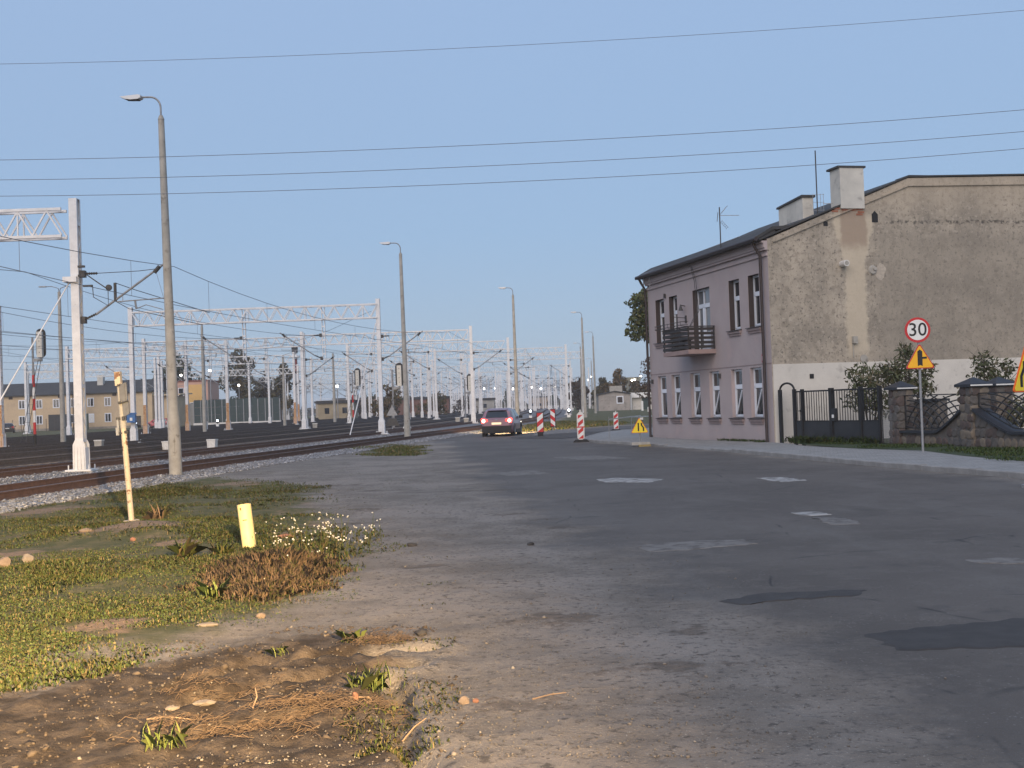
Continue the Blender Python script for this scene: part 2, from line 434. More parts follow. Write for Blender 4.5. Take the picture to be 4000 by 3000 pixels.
def ground_material():
    mt = bpy.data.materials.new('ground_surface'); mt.use_nodes = True
    n = mt.node_tree.nodes; l = mt.node_tree.links; b = n['Principled BSDF']
    b.inputs['Specular IOR Level'].default_value = 0.25
    geo = n.new('ShaderNodeNewGeometry'); P = geo.outputs['Position']
    def attr(k):
        t = n.new('ShaderNodeAttribute'); t.attribute_name = k; return t.outputs['Fac']
    def noise(sc, det=5.0, rough=0.6, st=None):
        t = n.new('ShaderNodeTexNoise'); t.inputs['Scale'].default_value = sc; t.inputs['Detail'].default_value = det; t.inputs['Roughness'].default_value = rough
        v = P
        if st:
            mp = n.new('ShaderNodeMapping'); mp.inputs['Scale'].default_value = st; l.new(P, mp.inputs[0]); v = mp.outputs[0]
        l.new(v, t.inputs['Vector']); return t.outputs['Fac']
    def rng(f, a, bb, c=0.0, d=1.0):
        t = n.new('ShaderNodeMapRange'); t.interpolation_type = 'SMOOTHSTEP'
        for i, v in ((1, a), (2, bb), (3, c), (4, d)): t.inputs[i].default_value = v
        l.new(f, t.inputs[0]); return t.outputs[0]
    def mth(op, a, bb):
        t = n.new('ShaderNodeMath'); t.operation = op
        for i, v in ((0, a), (1, bb)):
            if isinstance(v, (int, float)): t.inputs[i].default_value = v
            else: l.new(v, t.inputs[i])
        return t.outputs[0]
    def mix(f, a, bb):
        t = n.new('ShaderNodeMix'); t.data_type = 'RGBA'
        if isinstance(f, (int, float)): t.inputs[0].default_value = f
        else: l.new(f, t.inputs[0])
        for sk, v in ((t.inputs[6], a), (t.inputs[7], bb)):
            if isinstance(v, tuple): sk.default_value = (*v, 1)
            else: l.new(v, sk)
        return t.outputs[2]
    big = noise(0.35, 4); mid = noise(1.6, 6); fine = noise(14, 5, 0.7); vfine = noise(60, 3, 0.7)
    # dirt with grit
    dirt = mix(rng(mid, 0.36, 0.64), (0.158, 0.138, 0.118), (0.22, 0.195, 0.17))
    dirt = mix(rng(big, 0.45, 0.62), dirt, (0.25, 0.22, 0.192))
    dirt = mix(rng(fine, 0.52, 0.66), dirt, (0.09, 0.08, 0.072))
    dirt = mix(rng(vfine, 0.60, 0.70), dirt, (0.36, 0.335, 0.3))
    # separate pebbles and crumbs
    for vs_, lo_, hi_, cc in ((22, 0.16, 0.24, (0.07, 0.062, 0.056)), (38, 0.12, 0.2, (0.33, 0.3, 0.265))):
        v_ = n.new('ShaderNodeTexVoronoi'); v_.inputs['Scale'].default_value = vs_; l.new(P, v_.inputs['Vector'])
        msk = mth('MULTIPLY', rng(v_.outputs['Distance'], lo_, hi_, 1.0, 0.0), rng(noise(3.1 if vs_ < 30 else 4.3, 4), 0.5, 0.62))
        dirt = mix(mth('MULTIPLY', msk, 0.75), dirt, cc)
    # asphalt, worn and dusty
    asp = mix(rng(big, 0.38, 0.62), (0.084, 0.073, 0.064), (0.108, 0.095, 0.084))
    asp = mix(mth('MULTIPLY', rng(noise(0.9, 6, 0.6, (1, 0.35, 1)), 0.52, 0.7), 0.6), asp, (0.13, 0.119, 0.107))
    asp = mix(mth('MULTIPLY', rng(mid, 0.56, 0.72), 0.6), asp, (0.055, 0.051, 0.048))
    asp = mix(mth('MULTIPLY', rng(vfine, 0.58, 0.72), 0.5), asp, (0.2, 0.195, 0.19))
    va = n.new('ShaderNodeTexVoronoi'); va.inputs['Scale'].default_value = 26; l.new(P, va.inputs['Vector'])
    asp = mix(mth('MULTIPLY', mth('MULTIPLY', rng(va.outputs['Distance'], 0.12, 0.22, 1.0, 0.0), rng(noise(2.1, 4), 0.44, 0.6)), 0.75), asp, (0.23, 0.215, 0.2))
    vb_ = n.new('ShaderNodeTexVoronoi'); vb_.inputs['Scale'].default_value = 15; l.new(P, vb_.inputs['Vector'])
    asp = mix(mth('MULTIPLY', mth('MULTIPLY', rng(vb_.outputs['Distance'], 0.1, 0.2, 1.0, 0.0), rng(noise(1.4, 5), 0.46, 0.6)), 0.7), asp, (0.03, 0.028, 0.026))
    asp = mix(mth('MULTIPLY', rng(noise(3.0, 8, 0.75), 0.53, 0.58), 0.3), asp, (0.14, 0.126, 0.112))
    asp = mix(mth('MULTIPLY', rng(fine, 0.6, 0.72), 0.45), asp, (0.04, 0.04, 0.043))
    vor = n.new('ShaderNodeTexVoronoi'); vor.feature = 'DISTANCE_TO_EDGE'; vor.inputs['Scale'].default_value = 0.42
    wv = n.new('ShaderNodeMix'); wv.data_type = 'VECTOR'; wv.inputs[0].default_value = 0.12
    nz = n.new('ShaderNodeTexNoise'); nz.inputs['Scale'].default_value = 2.2; nz.inputs['Detail'].default_value = 5; l.new(P, nz.inputs['Vector'])
    l.new(P, wv.inputs[4]); l.new(nz.outputs['Color'], wv.inputs[5]); l.new(wv.outputs[1], vor.inputs['Vector'])
    crack = mth('MULTIPLY', rng(vor.outputs[0], 0.0, 0.008, 1.0, 0.0), rng(noise(0.8, 3), 0.5, 0.62))
    asp = mix(mth('MULTIPLY', crack, 0.8), asp, (0.02, 0.02, 0.021))
    # dust carried from the shoulder on to the asphalt
    rd = attr('road')
    edge = mth('ADD', rd, mth('MULTIPLY', mth('SUBTRACT', noise(0.55, 7, 0.65), 0.5), 4.2))
    edge = mth('ADD', edge, mth('MULTIPLY', mth('SUBTRACT', fine, 0.5), 0.9))
    road = rng(edge, -0.35, 0.75)
    col = mix(road, dirt, asp)
    stain = rng(mth('ADD', attr('dark'), mth('MULTIPLY', mth('SUBTRACT', noise(2.3, 8, 0.75), 0.5), 5.0)), 0.25, 0.8)
    col = mix(mth('MULTIPLY', stain, 0.6), col, mix(rng(noise(9, 4), 0.4, 0.6), (0.05, 0.042, 0.036), (0.105, 0.078, 0.058)))
    # grass floor
    gr = attr('grass')
    ge = mth('ADD', gr, mth('MULTIPLY', mth('SUBTRACT', noise(1.1, 6, 0.65), 0.5), 2.4))
    gcol = mix(rng(noise(2.6, 6), 0.4, 0.62), (0.075, 0.08, 0.032), (0.13, 0.115, 0.058))
    gcol = mix(rng(noise(1.2, 5), 0.55, 0.72), gcol, (0.22, 0.16, 0.105))
    gcol = mix(mth('MULTIPLY', rng(fine, 0.42, 0.66), 0.7), gcol, (0.06, 0.064, 0.026))
    soil = rng(mth('ADD', attr('soil'), mth('MULTIPLY', mth('SUBTRACT', noise(1.7, 7, 0.7), 0.5), 2.6)), 0.1, 0.55)
    gcol = mix(mth('MULTIPLY', soil, 0.9), gcol, mix(rng(fine, 0.4, 0.65), (0.27, 0.185, 0.125), (0.18, 0.125, 0.088)))
    gmask = rng(ge, 0.0, 0.75)
    col = mix(gmask, col, gcol)
    # churned mud
    me_ = mth('ADD', attr('mud'), mth('MULTIPLY', mth('SUBTRACT', noise(2.0, 6, 0.65), 0.5), 1.0))
    mcol = mix(rng(noise(5, 6), 0.38, 0.64), (0.036, 0.027, 0.021), (0.1, 0.077, 0.058))
    mcol = mix(rng(fine, 0.55, 0.7), mcol, (0.035, 0.027, 0.021))
    col = mix(rng(me_, -0.1, 0.25), col, mcol)
    # ballast: pale grey by the near tracks, dark and oily further in
    be = mth('ADD', attr('bed'), mth('MULTIPLY', mth('SUBTRACT', noise(1.5, 4), 0.5), 0.7))
    pe = mth('ADD', attr('pale'), mth('MULTIPLY', mth('SUBTRACT', noise(0.5, 4), 0.5), 1.2))
    bdk = mix(rng(noise(3, 5), 0.4, 0.65), (0.04, 0.035, 0.032), (0.07, 0.062, 0.056))
    bpl = mix(rng(noise(18, 4, 0.7), 0.42, 0.62), (0.09, 0.09, 0.094), (0.27, 0.275, 0.285))
    bc = mix(rng(pe, -0.2, 0.6), bdk, bpl)
    col = mix(rng(be, -0.1, 0.2), col, bc)
    l.new(col, b.inputs['Base Color'])
    b.inputs['Roughness'].default_value = 0.9
    l.new(rng(road, 0, 1, 0.95, 0.72), b.inputs['Roughness'])
    hgt = mth('ADD', mth('MULTIPLY', fine, 0.6), mth('MULTIPLY', vfine, 0.5))
    bp = n.new('ShaderNodeBump'); bp.inputs['Distance'].default_value = 0.03
    l.new(rng(road, 0, 1, 0.9, 0.5), bp.inputs['Strength']); l.new(hgt, bp.inputs['Height']); l.new(bp.outputs[0], b.inputs['Normal'])
    return mt

ground, road = make_ground()
def gz(x, y): return float(ground_height(np.array([float(x)]), np.array([float(y)]))[0])

# repaired patches: thin sheets cut into the road, each a part of it
m_pd = mat('fresh_asphalt', (0.034, 0.031, 0.03), (0.05, 0.046, 0.044), 5, 0.8, bump=0.3, bscale=90)
m_pg = mat('grey_patch', (0.14, 0.13, 0.12), (0.18, 0.168, 0.155), 4, 0.85, bump=0.3, bscale=80, c3=(0.1, 0.09, 0.082), c3scale=6, c3lo=0.48, c3hi=0.6)
m_pw = mat('pale_patch', (0.36, 0.35, 0.335), (0.27, 0.265, 0.255), 6, 0.85, bump=0.3, bscale=80, c3=(0.13, 0.12, 0.11), c3scale=5, c3lo=0.5, c3hi=0.6)
def patch(pts, mtl, lbl=None, up=0.007):
    # ragged outline, lying just above the carriageway
    out = []
    for i in range(len(pts)):
        a = np.array(pts[i]); b_ = np.array(pts[(i + 1) % len(pts)]); L = np.linalg.norm(b_ - a); k = max(2, int(L / 0.09))
        nrm = np.array([-(b_ - a)[1], (b_ - a)[0]]) / (L + 1e-9)
        for j in range(k):
            out.append(tuple(a + (b_ - a) * j / k + nrm * random.uniform(-1, 1) * min(0.045, L * 0.07)))
    mb = MB()
    cxp = sum(p[0] for p in out) / len(out); cyp = sum(p[1] for p in out) / len(out)
    rings = [[(cxp + (p[0] - cxp) * f, cyp + (p[1] - cyp) * f) for p in out] for f in (1.0, 0.93, 0.6, 0.3)]
    vs = [(p[0], p[1], gz(p[0], p[1]) + (up if k else -0.008)) for k, rg in enumerate(rings) for p in rg] + [(cxp, cyp, gz(cxp, cyp) + up)]
    N = len(out); fs = []
    for k in range(3):
        for i in range(N):
            j = (i + 1) % N; fs.append((k * N + i, k * N + j, (k + 1) * N + j, (k + 1) * N + i))
    for i in range(N): fs.append((3 * N + i, 3 * N + (i + 1) % N, 4 * N))
    mb.add(vs, fs)
    o = ob('asphalt_patch', mb, mtl, road)
    if lbl: o['label'] = lbl
    return o
patch([(2.25, 8.28), (2.84, 8.50), (3.9, 8.75), (4.3, 8.6), (3.6, 7.65), (3.1, 7.66), (2.32, 7.7)], m_pd, 'dark rectangular asphalt repair')
patch([(1.54, 9.82), (1.97, 10.13), (2.87, 10.14), (2.74, 9.9), (1.68, 9.6)], m_pd, 'narrow dark asphalt strip')
patch([(1.69, 26.3), (2.16, 26.6), (3.12, 25.6), (2.7, 24.7), (1.78, 25.2)], m_pw)
patch([(4.82, 24.9), (5.38, 24.9), (5.6, 23.7), (5.08, 23.4)], m_pw)
patch([(3.8, 17.15), (4.14, 17.16), (4.27, 16.65), (3.88, 16.56)], m_pw)
patch([(3.92, 16.36), (4.3, 16.08), (4.28, 15.32), (3.91, 15.28)], m_pg)
patch([(1.3, 13.8), (2.03, 14.14), (2.59, 14.06), (2.67, 13.65), (1.9, 13.26), (1.39, 13.2)], m_pg)
patch([(4.22, 11.73), (4.55, 11.78), (5.2, 11.65), (4.9, 11.31), (4.29, 11.43)], m_pg)
patch([(-0.6, 30.3), (0.44, 31.0), (0.85, 29.2), (-0.14, 28.8)], m_pg)
patch([(1.13, 38.3), (2.58, 38.6), (3.46, 35.7), (1.87, 36.0)], m_pg)
patch([(-4.6, 60), (-2.9, 60.5), (-2.7, 58.3), (-3.6, 57.6)], m_pg)

# ------------------------------------------------------------------ pavement, kerb, verge
PAVZ = 0.12
def pavement():
    mb = MB()
    back = catmull(BACK, 5)
    k = [np.array(p) for p in KERB]
    # outline: inner side of the kerb, then the back line
    inner = []
    for i, p in enumerate(k):
        d = k[min(i + 1, len(k) - 1)] - k[max(i - 1, 0)]; d = d / np.linalg.norm(d)
        nrm = np.array([d[1], -d[0]])
        inner.append(tuple(p + nrm * 0.155))
    poly = inner + back[::-1]
    me = bpy.data.meshes.new('pavement')
    import bmesh
    bm = bmesh.new()
    def dip(p, i):
        if i >= len(inner): return PAVZ - 0.004
        return PAVZ - 0.012 - (0.075 if 39.0 < p[1] < 44.5 and p[0] < 8 else (0.035 if 37.0 < p[1] < 46.5 and p[0] < 8 else 0))
    vs = [bm.verts.new((p[0], p[1], dip(p, i))) for i, p in enumerate(poly)]
    es = [bm.edges.new((vs[i], vs[(i + 1) % len(vs)])) for i in range(len(vs))]
    bmesh.ops.triangle_fill(bm, use_beauty=True, edges=es)
    bmesh.ops.recalc_face_normals(bm, faces=bm.faces)
    if bm.faces and sum(f.normal.z for f in bm.faces) < 0: bmesh.ops.reverse_faces(bm, faces=bm.faces)
    bm.to_mesh(me); bm.free()
    mp = mat('paving_blocks', (0.24, 0.235, 0.225), (0.3, 0.292, 0.28), 1.5, 0.9, bump=0.25, bscale=30, c3=(0.17, 0.165, 0.155), c3scale=9, c3lo=0.56, c3hi=0.7)
    nt = mp.node_tree; n = nt.nodes; l = nt.links
    br = n.new('ShaderNodeTexBrick'); br.inputs['Scale'].default_value = 1.0; br.inputs['Brick Width'].default_value = 0.2; br.inputs['Row Height'].default_value = 0.1; br.inputs['Mortar Size'].default_value = 0.005
    br.inputs['Color1'].default_value = (1, 1, 1, 1); br.inputs['Color2'].default_value = (0.86, 0.86, 0.86, 1); br.inputs['Mortar'].default_value = (0.5, 0.5, 0.5, 1)
    tc = n.new('ShaderNodeTexCoord'); mpn = n.new('ShaderNodeMapping'); mpn.inputs['Rotation'].default_value = (0, 0, R(14))
    l.new(tc.outputs['Object'], mpn.inputs[0]); l.new(mpn.outputs[0], br.inputs['Vector'])
    src = n['Principled BSDF'].inputs['Base Color'].links[0].from_socket
    mx = n.new('ShaderNodeMix'); mx.data_type = 'RGBA'; mx.blend_type = 'MULTIPLY'; mx.inputs[0].default_value = 0.8
    l.new(src, mx.inputs[6]); l.new(br.outputs['Color'], mx.inputs[7]); l.new(mx.outputs[2], n['Principled BSDF'].inputs['Base Color'])
    tag(link('pavement', me, mp), kind='structure')
    # kerb stones, each one a piece; lowered at the driveway
    kr = thing('kerb', 'row of grey concrete kerb stones edging the pavement', 'kerb')
    mk = mat('kerb_concrete', (0.2, 0.196, 0.19), (0.28, 0.274, 0.265), 3, 0.9, bump=0.3, bscale=40)
    L = [0.0]
    for i in range(1, len(k)): L.append(L[-1] + float(np.linalg.norm(k[i] - k[i - 1])))
    tot = L[-1]; kx = np.array([p[0] for p in k]); ky = np.array([p[1] for p in k])
    s = 0.0
    def pos(t): return np.array([np.interp(t, L, kx), np.interp(t, L, ky)])
    while s < tot - 1.0:
        a = pos(s + 0.006); b_ = pos(s + 0.994)
        yc = (a[1] + b_[1]) / 2
        hgt = PAVZ
        if 39.0 < yc < 44.5: hgt = 0.045
        elif 37.5 < yc <= 39.0 or 44.5 <= yc < 46: hgt = 0.085
        hgt += random.uniform(-0.006, 0.006)
        d = b_ - a; ang = math.atan2(d[1], d[0]); ln = float(np.linalg.norm(d))
        mb = MB(); mb.prism([(0, -0.15), (0, 0.0), (0.15, 0.0), (0.15, -0.15)], -0.1, 0.1)
        mb = MB()
        # right of the walking direction is the pavement side (-y in the stone's frame)
        mb.prism([(0.0, -0.3), (0.0, hgt - 0.02), (-0.02, hgt), (-0.15, hgt), (-0.15, -0.3)], 0.0, ln, 'x')
        ob('kerb_stone', mb, mk, kr, (a[0], a[1], 0), (random.uniform(-0.012, 0.012), 0, ang))
        s += 1.0
pavement()
# driveway dip slab is part of the pavement; grass verge in front of the fence
def verge():
    me = bpy.data.meshes.new('grass_verge')
    import bmesh
    bm = bmesh.new()
    poly = [(8.95, 39.2), (9.4, 34.75), (10.5, 31.7), (10.35, 28.5), (10.5, 25.6), (11.55, 19), (12.95, 12), (14.95, 5), (24, 5), (22, 30), (14, 42), (9.7, 40.4)]
    vs = [bm.verts.new((p[0], p[1], PAVZ + 0.002)) for p in poly]
    bm.faces.new(vs)
    bmesh.ops.triangulate(bm, faces=bm.faces)
    bmesh.ops.subdivide_edges(bm, edges=bm.edges, cuts=4, use_grid_fill=True)
    for v in bm.verts:
        if not v.is_boundary: v.co.z += random.uniform(0, 0.02)
    if sum(f.normal.z for f in bm.faces) < 0: bmesh.ops.reverse_faces(bm, faces=bm.faces)
    bm.to_mesh(me); bm.free()
    tag(link('lawn', me, mat('verge_soil', (0.026, 0.045, 0.014), (0.04, 0.055, 0.02), 4, 0.95)), kind='structure')
verge()

# ------------------------------------------------------------------ railway tracks
def rail_path(off, y0, y1):
    ys = [y0]
    while ys[-1] < y1: ys.append(ys[-1] + max(2.0, ys[-1] * 0.05))
    return ys
def rail_mesh(off, side, y0, y1):
    mb = MB(); ys = rail_path(off, y0, y1)
    prof = [(-0.07, 0.0), (0.07, 0.0), (0.07, 0.015), (0.012, 0.035), (0.012, 0.13), (0.036, 0.14), (0.036, 0.172), (-0.036, 0.172), (-0.036, 0.14), (-0.012, 0.13), (-0.012, 0.035), (-0.07, 0.015)]
    vs = []; fs = []; n = len(prof); ms = []
    for i, y in enumerate(ys):
        x = float(cx(y)) + off + side * 0.7535; z = float(zt(y)) + 0.01
        for p in prof: vs.append((x + p[0], y, z + p[1]))
    for i in range(len(ys) - 1):
        for k in range(n):
            k2 = (k + 1) % n
            fs.append((i * n + k, i * n + k2, (i + 1) * n + k2, (i + 1) * n + k)); ms.append(1 if k == 6 else 0)
    mb.v = vs; mb.f = fs; mb.m = ms
    return mb
sl_mesh = MB().prism([(-0.13, -0.12), (0.13, -0.12), (0.1, 0.025), (-0.1, 0.025)], -1.3, 1.3, 'x').mesh('sleeper')
sl_mesh.materials.append(m_sleeper)
TRK_NAMES = ['nearest railway track with rusty rails beside the road', 'second railway track from the road, behind the first white mast', 'third railway track from the road, on dark ballast']
for ti, off in enumerate(TRACKS):
    lab = TRK_NAMES[ti] if ti < 3 else 'railway track deeper in the yard on dark ballast'
    t = thing('railway_track', lab, 'track', (0, 0, 0), group=None if ti < 3 else 'tracks deeper in the yard')
    y0, y1 = (8, 1500) if ti < 3 else (40, 1500)
    for sd_ in (-1, 1):
        ob('rail', rail_mesh(off, sd_, y0, y1), [m_rail if ti < 2 else m_rail2, m_railtop if ti < 2 else m_rail2], t)
    if ti < 2:
        y = 18.0; k = 0
        while y < (92 if ti == 0 else 75):
            sl = link('sleeper', sl_mesh, None, t, (float(cx(y)) + off, y, float(zt(y)) - 0.015)); y += 0.62
            sl.rotation_euler = (0, 0, -math.atan2(float(cx(y + 1) - cx(y - 1)), 2.0))
    else:
        mb = MB(); y = 42.0
        while y < 150:
            x = float(cx(y)) + off; z = float(zt(y))
            mb.box(x - 1.3, x + 1.3, y - 0.12, y + 0.12, z - 0.1, z + 0.005); y += 0.7
        tag(ob('sleepers', mb, m_sleeper, t), kind='stuff')
# a diverging siding that crosses over beyond the road works
t = thing('railway_track', 'single siding running straight away beyond the striped boards', 'track')
for sd_ in (-0.7535, 0.7535):
    mb = MB()
    pts = [(2.6 + sd_ + 0.036 * (y - 118), y, float(zt(y)) + 0.12) for y in (118, 140, 180, 240, 320, 450)]
    for a, b in zip(pts[:-1], pts[1:]): mb.bar(a, b, 0.075, 0.17)
    ob('rail', mb, [m_rail], t)
# loose ballast stones along the near tracks
def stones(name, pts, sizes, mtl, kind='stuff', flat=0.7, label=None):
    base = np.array([(1, 0, 0), (-1, 0, 0), (0, 1, 0), (0, -1, 0), (0, 0, 1), (0, 0, -1)], float)
    tri = np.array([(0, 2, 4), (2, 1, 4), (1, 3, 4), (3, 0, 4), (2, 0, 5), (1, 2, 5), (3, 1, 5), (0, 3, 5)])
    N = len(pts)
    V = base[None] * (RNG.uniform(0.6, 1.25, (N, 6, 1))) + RNG.normal(0, 0.18, (N, 6, 3))
    q = RNG.normal(size=(N, 4)); q /= np.linalg.norm(q, axis=1)[:, None]
    w, x, y, z = q.T
    Rm = np.stack([1 - 2 * (y * y + z * z), 2 * (x * y - z * w), 2 * (x * z + y * w), 2 * (x * y + z * w), 1 - 2 * (x * x + z * z), 2 * (y * z - x * w), 2 * (x * z - y * w), 2 * (y * z + x * w), 1 - 2 * (x * x + y * y)], 1).reshape(N, 3, 3)
    V = np.einsum('nij,nkj->nki', Rm, V) * sizes[:, None, None]
    V[:, :, 2] *= flat
    V += pts[:, None, :]
    F = tri[None] + (np.arange(N) * 6)[:, None, None]
    me = bpy.data.meshes.new(name)
    me.vertices.add(N * 6); me.vertices.foreach_set('co', V.astype(np.float32).ravel())
    me.loops.add(N * 24); me.loops.foreach_set('vertex_index', F.astype(np.int32).ravel())
    me.polygons.add(N * 8); me.polygons.foreach_set('loop_start', (np.arange(N * 8) * 3).astype(np.int32))
    me.update(calc_edges=True)
    o = link(name, me, mtl)
    return tag(o, label, 'stones', kind=kind)
N = 26000
yy = 20 + 70 * RNG.random(N) ** 1.7
zone = RNG.random(N)
off = np.where(zone < 0.5, RNG.uniform(0.9, 2.75, N), np.where(zone < 0.9, RNG.uniform(-4.8, -0.9, N), RNG.uniform(-8.4, -6.4, N)))
xx = cx(yy) + off
szs = RNG.uniform(0.025, 0.058, N)
P = np.stack([xx, yy, ground_height(xx, yy) + 0.012], 1)
stones('ballast', P, szs, m_ball, label='grey crushed stone ballast between the tracks')

# ------------------------------------------------------------------ catenary masts, portals and overhead lines
MAST_H = 8.85
def mast_meshes():
    ch = MB()
    for s in (-1, 1):      # two channels, webs to the front and back
        y0 = s * 0.17
        ch.box(-0.13, 0.13, y0 - 0.012, y0 + 0.012, 0.75, MAST_H)
        for x in (-0.13, 0.118):
            ch.box(x, x + 0.012, min(y0, y0 - s * 0.075), max(y0, y0 - s * 0.075), 0.75, MAST_H)
    lc = MB(); z = 0.95; k = 0
    while z < MAST_H - 0.5:
        for x in (-0.127, 0.127):
            a, b = ((x, -0.15, z), (x, 0.15, z + 0.42)) if k % 2 == 0 else ((x, 0.15, z), (x, -0.15, z + 0.42))
            lc.bar(a, b, 0.05, 0.012, up=(1, 0, 0))
        if k % 4 == 0: lc.box(-0.128, 0.128, -0.155, 0.155, z - 0.02, z + 0.1)
        z += 0.44; k += 1
    lc.box(-0.13, 0.13, -0.17, 0.17, MAST_H - 0.02, MAST_H)
    bs = MB()
    for s in (-1, 1):
        bs.prism([(-0.21, 0.05), (0.21, 0.05), (0.2, 0.85), (0.13, 1.0), (-0.13, 1.0), (-0.2, 0.85)], s * 0.2 - 0.015, s * 0.2 + 0.015, 'y')
        for x in (-0.18, -0.06, 0.06, 0.18): bs.bar((x, s * 0.24, 0.06), (x * 0.8, s * 0.2, 0.8), 0.014, 0.05)
    bs.box(-0.19, 0.19, -0.19, 0.19, 0.05, 0.75)
    pl = MB().box(-0.42, 0.42, -0.36, 0.36, 0.0, 0.05)
    for x in (-0.33, 0.33):
        for y in (-0.28, 0.28): pl.tube([(x, y, 0.04), (x, y, 0.2)], 0.02, 6)
    ft = MB().box(-0.5, 0.5, -0.45, 0.45, -0.5, 0.0)
    out = []
    for nm, mb, mm in (('channel_post', ch, m_white), ('lacing', lc, m_white), ('base_shoe', bs, m_white), ('base_plate', pl, m_white), ('footing', ft, m_conc)):
        me = mb.mesh(nm); me.materials.append(mm); out.append((nm, me))
    return out
MAST = mast_meshes()
rs = MB().box(-0.205, 0.205, -0.223, 0.223, 0.06, 2.0)
rs_me = MB()
for s in (-1, 1):
    rs_me.box(-0.137, 0.137, s * 0.186 - 0.004, s * 0.186 + 0.004, 0.75, 2.7)
    rs_me.prism([(-0.215, 0.05), (0.215, 0.05), (0.205, 0.85), (0.135, 1.0), (-0.135, 1.0), (-0.205, 0.85)], s * 0.222 - 0.004, s * 0.222 + 0.004, 'y')
rs_me = rs_me.mesh('rust_stain'); rs_me.materials.append(m_rustmast)
def add_mast(parent, x, y, z, rusty=False, detail=True):
    """lattice mast as a part with its own pieces"""
    p = link('mast', MAST[0][1], None, parent, (x, y, z))
    for nm, me in (MAST[1:] if detail else MAST[1:3]): link(nm, me, None, p)
    if rusty: link('rust_coating', rs_me, None, p)
    return p
GIRD = {}
def girder_mesh(L):
    L = round(L * 2) / 2
    if L in GIRD: return GIRD[L]
    mb = MB(); h, w = 0.88, 0.5
    for y in (-w / 2, w / 2):
        for z in (0, h): mb.box(0, L, y - 0.045, y + 0.045, z - 0.045, z + 0.045)
        n = int(L / 0.46); st = L / n
        for i in range(n):
            a = (i * st, y, 0.04 if i % 2 else h - 0.04); b = ((i + 1) * st, y, h - 0.04 if i % 2 else 0.04)
            mb.bar(a, b, 0.05, 0.05, up=(0, 1, 0))
        for i in range(0, n + 1, 8): mb.bar((i * st, y, 0), (i * st, y, h), 0.045)
    for z in (0, h):
        n = int(L / 1.1); st = L / n
        for i in range(n):
            s = 1 if i % 2 else -1
            mb.bar((i * st, -s * w / 2, z), ((i + 1) * st, s * w / 2, z), 0.035)
    me = mb.mesh('girder'); me.materials.append(m_white); GIRD[L] = me
    return me
def cant_mesh():
    """cantilever reaching along +x from a post at z=0 (foot of the strut) : returns dict of meshes"""
    st = MB().tube([(0.45, 0, 0.15), (2.75, 0, 1.75)], 0.038, 8)
    ins = MB()
    for a, b in (((0.08, 0, 0.0), (0.5, 0, 0.19)), ((0.1, 0, 1.5), (0.55, 0, 1.5))):
        a = Vector(a); b = Vector(b); pts = []; rr = []
        for i in range(13):
            pts.append(a.lerp(b, i / 12)); rr.append(0.05 if i % 2 else 0.025)
        ins.tube(pts, rr, 8)
    tie = MB().tube([(0.5, 0, 1.5), (1.9, 0, 1.53), (2.5, 0, 1.58)], 0.012, 6)
    reg = MB().tube([(1.15, 0, 0.55), (2.7, 0, 0.62)], 0.022, 6).tube([(1.35, 0, 0.78), (1.35, 0, 0.56)], 0.012, 6).tube([(2.45, 0, 1.52), (2.68, 0, 0.62)], 0.007, 5).tube([(1.75, 0, 0.56), (1.78, 0, 0.3)], 0.035, 6).tube([(1.78, 0, 0.3), (2.1, 0, 0.42), (2.65, 0, 0.25)], 0.016, 6)
    br = MB().box(-0.02, 0.14, -0.1, 0.1, -0.12, 0.1)
    br2 = MB().box(-0.02, 0.16, -0.1, 0.1, 1.38, 1.6)
    br3 = MB().tube([(2.4, 0, 1.46), (2.58, 0, 1.66)], 0.07, 8)
    out = []
    for nm, mb, mm in (('strut', st, m_grey), ('insulator', ins, m_dark), ('tie_rod', tie, m_dark), ('registration_arm', reg, m_grey), ('bracket', br, m_dark), ('bracket', br2, m_dark), ('wire_clamp', br3, m_dark)):
        me = mb.mesh(nm, True); me.materials.append(mm); out.append((nm, me))
    return out
CANT = cant_mesh()
def add_cantilever(parent, x, y, z, flip=False):
    p = link('cantilever', CANT[0][1], None, parent, (x, y, z), (0, 0, math.pi if flip else 0))
    for nm, me in CANT[1:]: link(nm, me, None, p)
    return p
dp_mesh = MB()
for x in (-0.09, 0.09): dp_mesh.box(x - 0.02, x + 0.02, -0.09, 0.09, -3.3, 0.0)
zz = -3.1
while zz < -0.2: dp_mesh.box(-0.09, 0.09, -0.085, -0.07, zz, zz + 0.09); dp_mesh.box(-0.09, 0.09, 0.07, 0.085, zz, zz + 0.09); zz += 0.45
dp_mesh = dp_mesh.mesh('drop_post'); dp_mesh.materials.append(m_white)
def portal(xr, xl, y, label, group=None, rusty=(False, False), ends=True, drops=True):
    z0 = float(zt(y)) + 0.03
    t = thing('catenary_portal', label, 'catenary portal', (xr, y, z0), 0, group)
    add_mast(t, 0, 0, 0, rusty[0])
    L = xr - xl
    if ends: add_mast(t, -L, 0, 0, rusty[1])
    link('girder', girder_mesh(L - 0.3), None, t, (-L + 0.15, 0, 7.62))
    # cantilever on the road-side mast for the track beside it, drop posts for the tracks below the girder
    tr = [float(cx(y)) + o for o in TRACKS]
    if any(1.8 < tx - xr < 5.5 for tx in tr): add_cantilever(t, 0.14, 0, 4.9)
    if drops:
        for tx in tr:
            if xl + 3.5 < tx < xr - 3.0:
                px = tx - xr + 2.55
                link('drop_post', dp_mesh, None, t, (px, 0, 8.42))
                add_cantilever(t, px - 0.12, 0, 5.1, True)
    return t
p1_ = portal(-14.05, -31.05, 40, 'tall white lattice mast and girder nearest the camera, by the near track')
portal(-8.6, -24.8, 80.5, 'white portal whose mast stands just before the second street lamp')
portal(-3.6, -19.0, 112, 'white portal with its mast left of the purple car')
